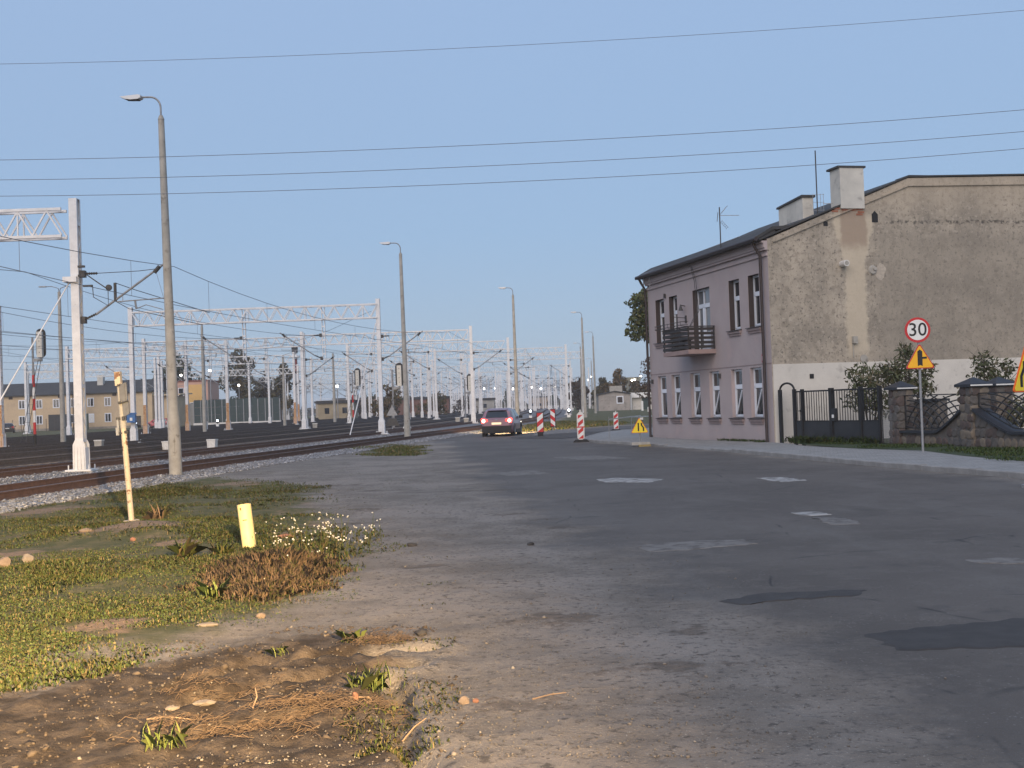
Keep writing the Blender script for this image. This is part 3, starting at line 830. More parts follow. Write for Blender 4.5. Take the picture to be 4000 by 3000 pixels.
portal(-0.3, -17.8, 134, 'white portal whose mast rises just behind the purple car')
portal(6.9, -9.6, 155, 'white portal with its mast above the upright striped board')
portal(9.9, -7.0, 171, 'white portal ending beside the far street lamps')
FARL = 'white lattice catenary portal far back in the railway yard'
FARG = 'portals far back in the yard'
for xr, xl, y, ru, lab in [(-31.6, -48, 76, (True, False), 'portal with rust footed mast cut by the left picture edge'), (-19.2, -34, 114, (False, True), 'white portal spanning from the third portal row to the left'), (-28.2, -44, 122, (True, False), 'portal on an orange rusted foot before the dark barrier'), (-26.5, -43, 150, (True, False), 'portal on an orange rusted foot beside the striped chimney'), (-11.3, -27, 166, (False, False), None), (-44, -60, 152, (False, False), 'portal crossing in front of the salmon house'),
                      (-15.4, -33, 190, (False, True), None), (-34, -52, 196, (False, False), 'portal standing right before the dark barrier'), (-53, -70, 178, (False, False), 'portal standing in front of the ochre house'), (10.8, -6, 228, (False, False), None), (-8, -25, 215, (False, False), None), (-26, -43, 236, (False, False), None), (-45, -62, 240, (False, False), None),
                      (2, -15, 262, (False, False), None), (-17, -34, 278, (False, False), None), (-36, -53, 285, (False, False), None), (9, -8, 310, (False, False), None), (-10, -27, 330, (False, False), None), (-29, -46, 345, (False, False), None), (12, -5, 380, (False, False), None), (-7, -24, 400, (False, False), None), (-26, -43, 420, (False, False), None), (-48, -66, 330, (False, False), None)]:
    portal(xr, xl, y, lab or FARL, FARG, ru, drops=y < 300)
# single masts and lamp columns in the depth of the yard
def single_mast(x, y, label, group, h=1.0, rusty=False):
    z0 = float(zt(y)) + 0.03
    t = thing('catenary_mast', label, 'mast', (x, y, z0), 0, group)
    p = add_mast(t, 0, 0, 0, rusty, detail=False)
    return t
for x, y in [(-33.1, 125.3), (-32.0, 128)]:
    t = single_mast(x, y, 'slim rust footed white mast, one of a close pair before the barrier', 'twin rust footed masts', rusty=True)
k = 0
while k < 200:
    y = 150 + 420 * random.random() ** 0.8
    x = float(cx(y)) + random.uniform(-52, 8)
    if y < 200 and x > -12: continue
    t = single_mast(x, y, 'small white mast standing deep in the railway yard', 'single masts deep in the yard')
    if random.random() < 0.7:
        fl = random.random() < 0.5; add_cantilever(t, -0.14 if fl else 0.14, 0, 4.9, fl)
        if random.random() < 0.3: add_cantilever(t, 0.14 if fl else -0.14, 0, 4.9, not fl)
    k += 1
# the last masts merge into one mass
mb = MB()
for k in range(420):
    y = random.uniform(560, 1100); x = float(cx(y)) + random.uniform(-110, 25); z = 0.8
    h = random.uniform(6.5, 9)
    mb.box(x - 0.14, x + 0.14, y - 0.14, y + 0.14, z, z + h)
    if k % 9 == 0: mb.box(x - 16, x, y - 0.2, y + 0.2, z + 7.4, z + 7.55); mb.box(x - 16, x, y - 0.2, y + 0.2, z + 8.2, z + 8.35)
tag(ob('distant_masts', mb, m_white), 'white masts merging into a haze at the end of the yard', 'masts', kind='stuff')
# overhead lines: messenger, contact wire and droppers over each of the front tracks
SUP = {0: [-8, 40, 80.5, 112, 134, 155, 171, 228, 310, 400], 1: [-6, 40, 80.5, 112, 134, 166, 215, 278, 345], 2: [-4, 40, 80.5, 112, 150, 190, 236, 300], 3: [-2, 42, 80.5, 122, 166, 215, 278], 4: [0, 45, 80, 122, 152, 196, 240], 6: [10, 50, 84, 125, 160, 200, 250]}
LINES = ['overhead line above the track nearest the road', 'overhead line above the second track from the road', 'overhead line above the third track from the road', 'overhead line over the fourth track from the road', 'overhead line over the fifth track from the road', None, 'overhead line over the rearmost wired track']
for ti, sup in SUP.items():
    t = thing('overhead_line', LINES[ti], 'wire')
    mes = []; con = []; k = 0
    for a, b in zip(sup[:-1], sup[1:]):
        n = 14
        for i in range(n):
            f = i / n; y = a + (b - a) * f
            x = float(cx(y)) + TRACKS[ti] + ((0.25 if (k % 2) else -0.25) * (1 - 2 * f) if not (ti == 0 and k < 2) else -0.5 * (f if k == 0 else 1 - f))
            zb = float(zt(y)) + 0.06
            zm = 6.5 - 0.75 * 4 * f * (1 - f)
            mes.append((x, y, zb + zm)); con.append((x, y, zb + 5.25))
            if i % 2 == 1 and y < 210:
                ob('dropper', MB().tube([(x, y, zb + zm), (x, y, zb + 5.25)], 0.006, 4), m_wire, t)
        k += 1
    ob('messenger_wire', MB().tube(mes, 0.0105, 5), m_wire, t)
    ob('contact_wire', MB().tube(con, 0.0095, 5), m_wire, t)
# crossing feeders and slack wires seen over the yard
for pts, lab in (([(-60, 60, 7.6), (-40, 72, 6.6), (-18, 84, 6.3), (-9, 80.3, 8.2)], 'slack feeder wire strung above the second portal'), ([(-30.5, 40, 6.4), (-22, 60, 5.8), (-16, 84, 6.0), (-10, 112, 7.0), (0, 134, 7.6)], 'long diagonal feeder wire running over the middle portals'), ([(-75, 110, 8.0), (-50, 108, 7.2), (-30, 112, 7.1), (-19, 114, 8.3)], 'feeder wire spanning the yard before the barrier')):
    tag(ob('feeder_wire', MB().tube(catmull(pts, 8), 0.012, 5), m_wire), lab, 'wire')
# stay rods
tag(ob('stay_rod', MB().tube([(-14.2, 40, 6.3), (-15.5, 38.2, 3.0), (-16.6, 36.6, 0.1)], 0.022, 6).box(-14.4, -13.95, 39.7, 40.3, 6.15, 6.32), m_white), 'thin white stay rod leaning against the nearest white mast', 'stay')
tag(ob('stay_rod', MB().tube([(-8.75, 80.3, 7.4), (-9.9, 79, 2.3), (-10.4, 78.3, 0.2)], 0.035, 6), m_white), 'thin white stay rod slanting from the second portal mast', 'stay')
# a spring tensioner hangs on the first mast, with its rods
tn = thing('tensioner', 'dark spring tensioner hanging beside the nearest white mast', 'tensioner', (-13.7, 39.9, 5.75))
ob('drum', MB().tube([(0.9, 0.1, 0.35), (0.9, 0.1, -0.25)], 0.05, 10), m_dark, tn, smooth=True)
ob('wheel', MB().tube([(0.7, 0.05, 0.2), (0.7, 0.12, 0.2)], 0.1, 14), m_dark, tn, smooth=True)
ob('link_rods', MB().tube([(0, 0, 0.65), (0.4, 0, 0.35), (0.75, 0, 0.1)], 0.02, 6).tube([(0.2, 0, 0.3), (0.22, 0, -0.1), (0.7, 0, -0.4), (0.7, 0, 0.1)], 0.014, 6).tube([(0.9, 0.1, -0.25), (1.3, 0.2, -0.5), (3.0, 3.0, -0.9)], 0.012, 6).tube([(0.9, 0.1, 0.35), (1.4, 0.6, 0.15), (3.0, 4.0, -0.4)], 0.012, 6), m_dark, tn)
ob('clamp', MB().box(-0.2, 0.02, -0.2, -0.12, 0.55, 0.62).box(-0.2, 0.02, -0.2, -0.12, 0.85, 0.92).box(-0.1, 0.2, -0.05, 0.05, 0.24, 0.3), m_dark, tn)
# blue switch box on the far mast of the second portal
bx_ = thing('switch_box', 'small blue switch box fixed to the second portal', 'box', (-24.8, 80.1, 1.75))
ob('housing', MB().box(-0.26, 0.26, -0.16, 0.16, -0.28, 0.28), mat('blue_paint', (0.03, 0.12, 0.32), (0.04, 0.15, 0.36), 5, 0.4), bx_)
ob('lid', MB().prism([(-0.3, 0.28), (0.3, 0.28), (0.26, 0.36), (-0.26, 0.36)], -0.19, 0.19, 'y'), MATS['blue_paint'], bx_)
ob('label_plate', MB().box(-0.07, 0.09, -0.172, -0.162, -0.16, 0.04), m_sw, bx_)
ob('clamp', MB().box(-0.1, 0.1, 0.16, 0.4, -0.2, 0.2), m_grey, bx_)

# four wires of a power line crossing the sky in front of everything
PW = [[(-40, 12.8), (-25, 11.93), (-14, 11.62), (-5, 11.57), (5, 11.74), (14, 12.09), (25, 12.77), (40, 14.16)], [(-40, 10.33), (-25, 9.33), (-14, 8.95), (-5, 8.87), (5, 9.0), (14, 9.33), (25, 10.0), (40, 11.4)],
      [(-40, 9.85), (-25, 8.81), (-14, 8.4), (-5, 8.29), (5, 8.41), (14, 8.73), (25, 9.4), (40, 10.8)], [(-40, 9.51), (-25, 8.39), (-14, 7.95), (-5, 7.83), (5, 7.93), (14, 8.26), (25, 8.94), (40, 10.38)]]
for k, (w, lab) in enumerate(zip(PW, ('topmost of the four thin wires crossing the sky', 'second from the top of four wires crossing the sky', 'third from the top of four wires crossing the sky', 'lowest of the four thin wires crossing the sky'))):
    tag(ob('power_line', MB().tube(catmull([(p[0], 34 + 0.02 * k, p[1]) for p in w], 6), 0.0065 if k == 0 else 0.008, 5), m_wire), lab, 'wire', 'power line wires')

# ------------------------------------------------------------------ the mauve corner house (local x into the plot, local y along the street front)
HOUSE = thing('corner_house', 'two storey mauve corner house with stained bare gable wall', 'house', (8.777, 41.5, 0), math.atan2(0.2342, 0.9722))
HL = 11.93
m_mauve = mat('mauve_render', (0.37, 0.312, 0.308), (0.41, 0.348, 0.34), 0.8, 0.92, bump=0.15, bscale=60, c3=(0.43, 0.34, 0.325), c3scale=1.3, c3lo=0.55, c3hi=0.75)
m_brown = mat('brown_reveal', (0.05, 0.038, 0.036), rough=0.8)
m_rooft = mat('dark_roof_felt', (0.04, 0.042, 0.044), (0.058, 0.058, 0.058), 2, 0.85)
m_pipe = mat('brown_downpipe', (0.035, 0.026, 0.026), rough=0.5)
m_sill = mat('sill_render', (0.24, 0.19, 0.185), (0.28, 0.22, 0.215), 5, 0.9)
m_sillcap = mat('sill_sheet', (0.05, 0.042, 0.043), rough=0.5)
UP = [(9.99, 11.0), (8.5, 9.4), (5.12, 6.82), (2.41, 3.33), (0.76, 1.66)]
LOW = [(10.05, 11.05), (8.48, 9.45), (6.37, 7.36), (4.5, 5.46), (2.45, 3.4), (0.82, 1.76)]
holes = [(a, b, 4.08 if k != 2 else 3.5, 5.91) for k, (a, b) in enumerate(UP)] + [(a, b, 0.92, 2.69) for a, b in LOW]
def wall_with_holes(y0, y1, z0, z1, th, hs):
    mb = MB()
    ys = sorted({y0, y1, *[h[0] for h in hs], *[h[1] for h in hs]}); zs = sorted({z0, z1, *[h[2] for h in hs], *[h[3] for h in hs]})
    def hole(i, j):
        yc = (ys[i] + ys[i + 1]) / 2; zc = (zs[j] + zs[j + 1]) / 2
        return any(h[0] < yc < h[1] and h[2] < zc < h[3] for h in hs)
    for i in range(len(ys) - 1):
        for j in range(len(zs) - 1):
            if hole(i, j): continue
            a, b, c, d = ys[i], ys[i + 1], zs[j], zs[j + 1]
            mb.add([(0, a, c), (0, b, c), (0, b, d), (0, a, d)], [(0, 3, 2, 1)])
            mb.add([(th, a, c), (th, b, c), (th, b, d), (th, a, d)], [(0, 1, 2, 3)])
    for h in hs:
        a, b, c, d = h
        mb.add([(0, a, c), (th, a, c), (th, a, d), (0, a, d), (0, b, c), (th, b, c), (th, b, d), (0, b, d)], [(0, 1, 2, 3), (4, 7, 6, 5), (0, 4, 5, 1), (3, 2, 6, 7)])
    mb.add([(0, y0, z0), (th, y0, z0), (th, y0, z1), (0, y0, z1), (0, y1, z0), (th, y1, z0), (th, y1, z1), (0, y1, z1)], [(0, 3, 2, 1), (4, 5, 6, 7), (3, 7, 6, 2)])
    return mb
w_ = wall_with_holes(0, HL, -0.1, 7.0, 0.4, holes)
me = w_.mesh('street_wall'); wall = link('street_wall', me, m_mauve, HOUSE)
# gable with its stains
def gable_material():
    mt = mat('stained_render', (0.43, 0.376, 0.3), (0.265, 0.236, 0.193), 0.7, 0.95, bump=0.5, bscale=18, detail=9, lo=0.38, hi=0.62)
    n = mt.node_tree.nodes; l = mt.node_tree.links; b = n['Principled BSDF']
    tc = n.new('ShaderNodeTexCoord'); sp = n.new('ShaderNodeSeparateXYZ'); l.new(tc.outputs['Object'], sp.inputs[0])
    def nz(sc, det=6, st=(1, 1, 1)):
        mp = n.new('ShaderNodeMapping'); mp.inputs['Scale'].default_value = st; l.new(tc.outputs['Object'], mp.inputs[0])
        t = n.new('ShaderNodeTexNoise'); t.inputs['Scale'].default_value = sc; t.inputs['Detail'].default_value = det; t.inputs['Roughness'].default_value = 0.65; l.new(mp.outputs[0], t.inputs['Vector']); return t.outputs['Fac']
    def mth(op, a, bb):
        t = n.new('ShaderNodeMath'); t.operation = op
        for i, v in ((0, a), (1, bb)):
            if isinstance(v, (int, float)): t.inputs[i].default_value = v
            else: l.new(v, t.inputs[i])
        return t.outputs[0]
    def rng(f, a, bb, c=0.0, d=1.0):
        t = n.new('ShaderNodeMapRange'); t.interpolation_type = 'SMOOTHSTEP'
        for i, v in ((1, a), (2, bb), (3, c), (4, d)): t.inputs[i].default_value = v
        l.new(f, t.inputs[0]); return t.outputs[0]
    def mix(f, a, bb):
        t = n.new('ShaderNodeMix'); t.data_type = 'RGBA'; l.new(f, t.inputs[0]) if not isinstance(f, float) else None
        for sk, v in ((t.inputs[6], a), (t.inputs[7], bb)):
            if isinstance(v, tuple): sk.default_value = (*v, 1)
            else: l.new(v, sk)
        return t.outputs[2]
    x, z = sp.outputs['X'], sp.outputs['Z']
    col = b.inputs['Base Color'].links[0].from_socket
    col = mix(mth('MULTIPLY', rng(nz(3.5, 9), 0.5, 0.6), 0.5), col, (0.195, 0.169, 0.135))
    col = mix(mth('MULTIPLY', rng(nz(6.0, 8), 0.54, 0.62), 0.5), col, (0.48, 0.425, 0.35))
    col = mix(mth('MULTIPLY', rng(nz(2.2, 7, (1, 1, 0.25)), 0.5, 0.72), 0.4), col, (0.36, 0.31, 0.25))
    col = mix(mth('MULTIPLY', rng(nz(9.0, 7), 0.56, 0.61), 0.7), col, (0.1, 0.088, 0.074))
    col = mix(mth('MULTIPLY', rng(nz(13.0, 6), 0.6, 0.64), 0.75), col, (0.42, 0.37, 0.3))
    col = mix(mth('MULTIPLY', rng(nz(5.0, 8, (2.2, 1, 0.35)), 0.56, 0.68), 0.45), col, (0.13, 0.118, 0.1))
    # paler zones left of the corner and along the verge
    col = mix(mth('MULTIPLY', rng(mth('ADD', z, mth('MULTIPLY', nz(1.0), 1.6)), 8.2, 9.6), 0.55), col, (0.4, 0.34, 0.26))
    # grey-dark area right of the chimney breast
    dk = mth('MULTIPLY', rng(mth('ADD', x, mth('MULTIPLY', nz(1.2), 1.2)), 4.2, 5.0), rng(mth('ADD', z, mth('MULTIPLY', nz(1.5), 1.0)), 8.1, 7.4))
    col = mix(mth('MULTIPLY', dk, 0.5), col, (0.23, 0.206, 0.17))
    # washed pale strip below the chimney: widens towards the top
    cxs = mth('SUBTRACT', x, 3.24)
    wd = mth('ADD', rng(z, 6.0, 7.7, 0.42, 0.8), mth('MULTIPLY', mth('SUBTRACT', nz(3.0), 0.5), 0.45))
    strip = mth('MULTIPLY', rng(mth('SUBTRACT', wd, mth('ABSOLUTE', cxs, 0)), -0.04, 0.1), rng(z, 2.7, 3.3))
    strip = mth('MULTIPLY', strip, rng(z, 8.0, 7.6))
    col = mix(mth('MULTIPLY', strip, 0.75), col, (0.55, 0.475, 0.36))
    core = mth('MULTIPLY', rng(mth('SUBTRACT', mth('ADD', 0.3, mth('MULTIPLY', nz(2.5), 0.4)), mth('ABSOLUTE', cxs, 0)), -0.05, 0.08), rng(mth('ADD', z, mth('MULTIPLY', nz(2.0), 0.5)), 6.75, 7.15))
    col = mix(mth('MULTIPLY', core, 0.6), col, (0.25, 0.175, 0.13))
    # dotted dark tide line
    tl = mth('MULTIPLY', rng(mth('ABSOLUTE', mth('SUBTRACT', mth('ADD', z, mth('MULTIPLY', nz(1.5), 0.25)), 7.68), 0), 0.085, 0.02), mth('MULTIPLY', rng(x, 4.4, 4.8), rng(nz(4.5), 0.46, 0.56)))
    col = mix(mth('MULTIPLY', tl, 0.85), col, (0.075, 0.068, 0.06))
    l.new(col, b.inputs['Base Color'])
    return mt
gp_ = [(0.004, -0.1), (12.2, -0.1), (12.2, 8.4), (10.1, 9.22), (5.4, 9.10), (2.76, 8.06), (0.004, 6.98)]
ob('gable_wall', MB().prism(gp_, -0.004, 0.35, 'y'), gable_material(), HOUSE)
m_plaster = mat('pale_plaster', (0.62, 0.59, 0.53), (0.52, 0.495, 0.445), 0.8, 0.92, bump=0.2, bscale=25, c3=(0.3, 0.285, 0.26), c3scale=2.2, c3lo=0.6, c3hi=0.8)
ob('plinth_render', MB().box(0.03, 12.1, -0.03, 0.1, -0.1, 2.74), m_plaster, HOUSE)
ob('rear_wall', MB().box(11.9, 12.19, 0.36, HL - 0.02, -0.1, 8.3).box(0.41, 11.89, HL - 0.35, HL - 0.003, -0.1, 7.0).prism([(0.42, 7.0), (11.88, 7.0), (11.88, 8.5), (10.1, 9.2), (5.4, 9.05)], HL - 0.34, HL - 0.01, 'y'), m_plaster, HOUSE)
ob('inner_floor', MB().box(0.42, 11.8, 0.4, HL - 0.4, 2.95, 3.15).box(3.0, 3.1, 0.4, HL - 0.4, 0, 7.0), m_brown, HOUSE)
top = [(-0.46, 7.02), (0.28, 7.43), (0.9, 7.47), (2.2, 7.93), (5.4, 9.17), (10.1, 9.28), (12.4, 8.3)]
roof = ob('roof', MB().prism([(p[0], p[1]) for p in top] + [(p[0], p[1] - 0.11) for p in top[::-1]], 0.12, HL + 0.25, 'y'), m_rooft, HOUSE)
vg = MB()
for a, b_ in zip([(-0.3, 6.93), (5.38, 9.13), (10.1, 9.25)], [(5.4, 9.13), (10.1, 9.25), (12.4, 8.33)]): vg.prism([a, b_, (b_[0], b_[1] + 0.05), (a[0], a[1] + 0.05)], -0.05, 0.36, 'y')
ob('verge_capping', vg, m_rooft, roof)
ob('ridge_cap', MB().box(5.7, 7.6, 0.4, 1.3, 9.2, 9.29), m_rooft, roof)
vb = MB()
for (a, b_) in zip([(0.2, 6.88), (5.35, 8.83)], [(5.4, 8.84), (12.1, 8.97)]): vb.bar((a[0], -0.03, a[1]), (b_[0], -0.03, b_[1]), 0.06, 0.045)
ob('verge_band', vb, MATS['stained_render'], HOUSE)
# chimneys
m_chim = mat('whitewashed_chimney', (0.6, 0.58, 0.52), (0.46, 0.45, 0.41), 1.5, 0.92, bump=0.3, bscale=20, c3=(0.3, 0.29, 0.27), c3scale=3, c3lo=0.6, c3hi=0.75)
c1 = ob('chimney', MB().box(2.76, 3.66, -0.075, 0.62, 8.02, 9.42), m_chim, roof)
ob('chimney_cap', MB().box(2.68, 3.74, -0.1, 0.72, 9.42, 9.49), m_rooft, c1)
def chim2(x, s, w, d, z0, z1):
    c = ob('chimney', MB().prism([(s, z0), (s + d, z0), (s + d, z1 - 0.1), (s, z1)], x, x + w, 'x'), m_chim, roof)
    ob('chimney_cap', MB().prism([(s - 0.06, z1 + 0.0), (s + d + 0.06, z1 - 0.12), (s + d + 0.06, z1 - 0.05), (s - 0.06, z1 + 0.08)], x - 0.06, x + w + 0.06, 'x'), m_rooft, c)
chim2(2.13, 1.5, 0.42, 1.9, 7.5, 8.67)
# exposed bricks at the chimney foot
m_brick = mat('old_brick', (0.24, 0.09, 0.055), (0.3, 0.13, 0.08), 8, 0.9)
for x, z in [(2.82, 7.98), (3.1, 7.98), (3.37, 8.0), (3.42, 7.9), (3.3, 8.1), (2.5, 8.02), (2.44, 7.93), (3.36, 7.82)]:
    ob('brick', MB().box(0, 0.24, 0, 0.06, 0, 0.065), m_brick, HOUSE, (x, -0.016, z - 0.03))
# cornice, gutter, downpipes
cn = MB()
for z0, z1, o in ((6.42, 6.5, 0.06), (6.62, 6.7, 0.1), (6.70, 6.86, 0.14), (6.86, 6.93, 0.2)): cn.box(-o, 0.0, -0.0, HL + 0.03, z0, z1)
ob('cornice', cn, m_mauve, HOUSE)
ob('soffit', MB().prism([(-0.43, 6.915), (0.28, 7.35), (0.39, 7.35), (0.39, 7.003), (-0.005, 7.003), (-0.005, 6.935), (-0.43, 6.9)], 0.16, HL + 0.1, 'y'), m_rooft, HOUSE)
ob('gutter', MB().tube([(-0.42, -0.05, 6.99), (-0.42, HL + 0.2, 6.99)], 0.075, 8), m_pipe, HOUSE, smooth=True)
for y in (0.34, HL - 0.06):
    ob('downpipe', MB().tube([(-0.4, y, 6.95), (-0.3, y, 6.75), (-0.12, y, 6.45), (-0.12, y, 0.1)], 0.055, 8), m_pipe, HOUSE, smooth=True)
ob('string_course', MB().box(-0.012, 0.0, 0.0, HL, 2.77, 2.8), m_sill, HOUSE)
# windows
def window(y0, y1, z0, z1, upper, door=False, tilt=False, glass=m_glass):
    dep = 0.2 if upper else 0.13
    w = y1 - y0
    fr = MB(); t = 0.075
    x0, x1 = dep, dep + 0.07
    def rect(a, b, c, d): fr.box(x0, x1, a, b, c, d)
    rect(y0, y0 + t, z0, z1); rect(y1 - t, y1, z0, z1); rect(y0 + t, y1 - t, z0, z0 + t); rect(y0 + t, y1 - t, z1 - t, z1)
    zs = z1 - 0.34 * (z1 - z0) if not door else z1 - 0.62
    rect(y0 + t, y1 - t, zs - 0.05, zs + 0.05)
    panes = []
    cols = [(y0 + t, y1 - t)]
    if door:
        ys_ = y0 + w * 0.62
        rect(ys_ - 0.05, ys_ + 0.05, z0 + t, zs - 0.05); rect(ys_ - 0.04, ys_ + 0.04, zs + 0.05, z1 - t)
        rect(y0 + t, ys_ - 0.05, z0 + t, z0 + 0.75)
        cols = [(y0 + t, ys_ - 0.05), (ys_ + 0.05, y1 - t)]
    # inner sash lines
    for a, b in cols:
        fr.box(x0 - 0.015, x1, a, a + 0.06, z0 + t, zs - 0.05); fr.box(x0 - 0.015, x1, b - 0.06, b, z0 + t, zs - 0.05)
        fr.box(x0 - 0.015, x1, a, b, z0 + t, z0 + t + 0.06); fr.box(x0 - 0.015, x1, a, b, zs - 0.11, zs - 0.05)
    o = ob('window', fr, m_upvc, HOUSE)
    for a, b in cols:
        ob('pane', MB().box(x0 + 0.03, x0 + 0.036, a, b, z0 + t, zs - 0.05), glass, o)
        ob('pane', MB().box(x0 + 0.03, x0 + 0.036, a, b, zs + 0.05, z1 - t), glass if not door else m_curtain, o)
    if tilt:   # lower sash tilted inwards at the top
        a, b = cols[0]
        tl = MB()
        for yy_ in (a + 0.07, b - 0.07): tl.bar((x0 - 0.03, yy_, z0 + 0.14), (x0 + 0.0, yy_, zs - 0.14), 0.045, 0.05, up=(1, 0, 0))
        tl.bar((x0 - 0.03, b - 0.09, z0 + 0.14), (x0 - 0.012, a + 0.22, zs - 0.16), 0.04, 0.03, up=(1, 0, 0))
        ob('tilted_sash', tl, m_upvc, o)
    if upper:
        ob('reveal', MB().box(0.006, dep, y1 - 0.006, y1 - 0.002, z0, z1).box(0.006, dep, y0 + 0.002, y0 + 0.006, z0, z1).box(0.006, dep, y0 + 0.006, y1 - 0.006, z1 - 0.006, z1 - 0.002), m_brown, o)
    if not door:
        ob('sill_sheet', MB().prism([(-0.13, z0 - 0.02), (dep, z0 + 0.02), (dep, z0 + 0.045), (-0.13, z0 + 0.005)], y0 - 0.1, y1 + 0.1, 'y'), m_sillcap, o)
        ob('sill', MB().box(-0.09, 0.0, y0 - 0.07, y1 + 0.07, z0 - 0.11, z0 - 0.025).box(-0.05, 0.0, y0 - 0.03, y1 + 0.03, z0 - 0.2, z0 - 0.11), m_sill, o)
    return o
for k, (a, b) in enumerate(UP): window(a, b, 4.08 if k != 2 else 3.5, 5.91, True, door=(k == 2), glass=m_glass if k != 2 else m_curtain)
for k, (a, b) in enumerate(LOW): window(a, b, 0.92, 2.69, False, tilt=k > 0)
# balcony
m_slab = mat('balcony_slab', (0.33, 0.24, 0.22), (0.27, 0.2, 0.19), 3, 0.9)
bl = ob('balcony', MB().box(-1.1, -0.003, 4.7, 7.33, 3.36, 3.52), m_slab, HOUSE)
m_iron = mat('black_balcony_iron', (0.022, 0.02, 0.02), (0.035, 0.03, 0.03), 8, 0.6)
for y in (4.74, 5.6, 6.45, 7.28): ob('post', MB().box(-1.08, -1.04, y - 0.02, y + 0.02, 3.52, 4.36), m_iron, bl)
for x in (-0.55, -0.05): 
    for y in (4.74, 7.28): ob('post', MB().box(x - 0.02, x + 0.02, y - 0.02, y + 0.02, 3.52, 4.36), m_iron, bl)
for k, z in enumerate((3.62, 3.78, 3.95, 4.12, 4.29)):
    ob('slat', MB().box(-1.115, -1.085, 4.7, 7.33, z - 0.05, z + 0.05), m_iron, bl)
    for y in (4.7, 7.3): ob('slat', MB().box(-1.08, -0.03, y, y + 0.03, z - 0.05, z + 0.05), m_iron, bl)
ob('handrail', MB().box(-1.14, -1.05, 4.68, 7.36, 4.36, 4.4).box(-1.05, -0.02, 4.68, 4.73, 4.36, 4.4).box(-1.05, -0.02, 7.3, 7.35, 4.36, 4.4), m_iron, bl)
fr_ = MB()
for z in (4.44, 4.56): fr_.tube([(-1.36, 4.7, z), (-1.36, 7.5, z)], 0.013, 6); fr_.tube([(-1.36, 4.7, z), (-1.1, 4.66, z)], 0.013, 6); fr_.tube([(-1.36, 7.5, z), (-1.1, 7.4, z)], 0.013, 6)
for y in (4.75, 5.4, 6.1, 6.8, 7.45): fr_.tube([(-1.1, y, 4.38), (-1.36, y, 4.42), (-1.36, y, 4.58)], 0.01, 5)
ob('flower_rail', fr_, m_iron, bl)
ob('bench', MB().box(-0.95, -0.75, 5.1, 5.9, 3.9, 3.95).box(-0.9, -0.8, 5.15, 5.2, 3.52, 3.9).box(-0.9, -0.8, 5.8, 5.85, 3.52, 3.9), m_iron, bl)
# wall fittings
ob('wall_lamp', MB().tube([(-0.02, 7.6, 5.38), (-0.2, 7.6, 5.42), (-0.2, 7.6, 5.2)], [0.02, 0.04, 0.09], 10), m_dark, HOUSE, smooth=True)
ob('wall_bracket', MB().tube([(0, 7.55, 4.9), (-0.5, 7.6, 4.95)], 0.015, 6).box(-0.05, 0, 7.5, 7.6, 4.7, 5.0), m_dark, HOUSE)
for y, z in ((9.75, 6.0), (4.35, 2.5), (11.6, 2.5)): ob('wall_hook', MB().box(-0.09, 0, y - 0.03, y + 0.03, z - 0.1, z + 0.08), m_dark, HOUSE)
pn = ob('number_plate', MB().box(-0.02, 0, 0.5, 0.74, 2.84, 3.12), mat('faded_red_plate', (0.38, 0.07, 0.1), rough=0.4), HOUSE)
ob('numeral', MB().box(-0.023, -0.02, 0.55, 0.59, 2.9, 3.06).box(-0.023, -0.02, 0.65, 0.69, 2.9, 3.06), m_sw, pn)
ob('facade_cable', MB().tube([(-0.2, 6.4, 6.8), (-0.15, 6.2, 6.2), (-0.3, 5.7, 5.0), (-0.9, 5.0, 4.4)], 0.012, 5).tube([(-0.2, 6.3, 6.8), (-0.15, 6.05, 6.2), (-0.3, 5.5, 5.0), (-0.9, 4.9, 4.4)], 0.012, 5), m_dark, HOUSE)
ob('roof_cable', MB().tube([(-0.35, 11.4, 6.6), (-0.4, 11.3, 7.06), (0.4, 9.0, 7.42), (1.5, 5.5, 7.85)], 0.02, 5).tube([(-0.3, 10.8, 6.4), (-0.35, 10.7, 7.06), (0.1, 9.6, 7.3), (0.4, 4.0, 7.42)], 0.02, 5), m_grey, HOUSE)
# openings and fittings on the gable
ob('vent_hole', MB().prism([(3.95, 7.55), (4.18, 7.55), (4.18, 7.83), (4.065, 7.95), (3.95, 7.83)], -0.012, 0.02, 'y'), m_black, HOUSE)
for x, z, w in ((2.11, 7.42, 0.16), (1.36, 2.22, 0.15)): ob('vent_hole', MB().box(x, x + w, -0.045 if z < 3 else -0.012, 0.02, z, z + 0.16), m_black, HOUSE)
ob('flue', MB().tube([(2.74, 0.05, 6.11), (2.74, -0.35, 6.11)], 0.11, 14), m_plastic_w, HOUSE, smooth=True)
ob('flue_opening', MB().tube([(2.74, -0.352, 6.11), (2.74, -0.358, 6.11)], 0.075, 14), m_conc, HOUSE)
ob('sealed_flue', MB().tube([(3.9, 0.05, 5.9), (3.9, -0.06, 5.9)], [0.2, 0.13], 14).tube([(3.95, 0, 5.94), (3.95, -0.12, 5.94)], 0.06, 10), m_conc, HOUSE, smooth=True)
pt = [(4.2 + 0.2 * math.cos(a) + 0.05 * math.sin(3 * a), 5.84 + 0.28 * math.sin(a) + 0.04 * math.cos(5 * a)) for a in [2 * math.pi * i / 18 for i in range(18)]]
ob('render_scar', MB().prism(pt, -0.009, 0.0, 'y'), mat('fresh_mortar', (0.48, 0.42, 0.34), (0.36, 0.32, 0.27), 9, 0.95), HOUSE)
ob('wall_lamp', MB().box(3.0, 3.16, -0.14, -0.0, 3.38, 3.62).box(3.02, 3.05, -0.04, 0, 2.9, 3.38), m_conc, HOUSE)
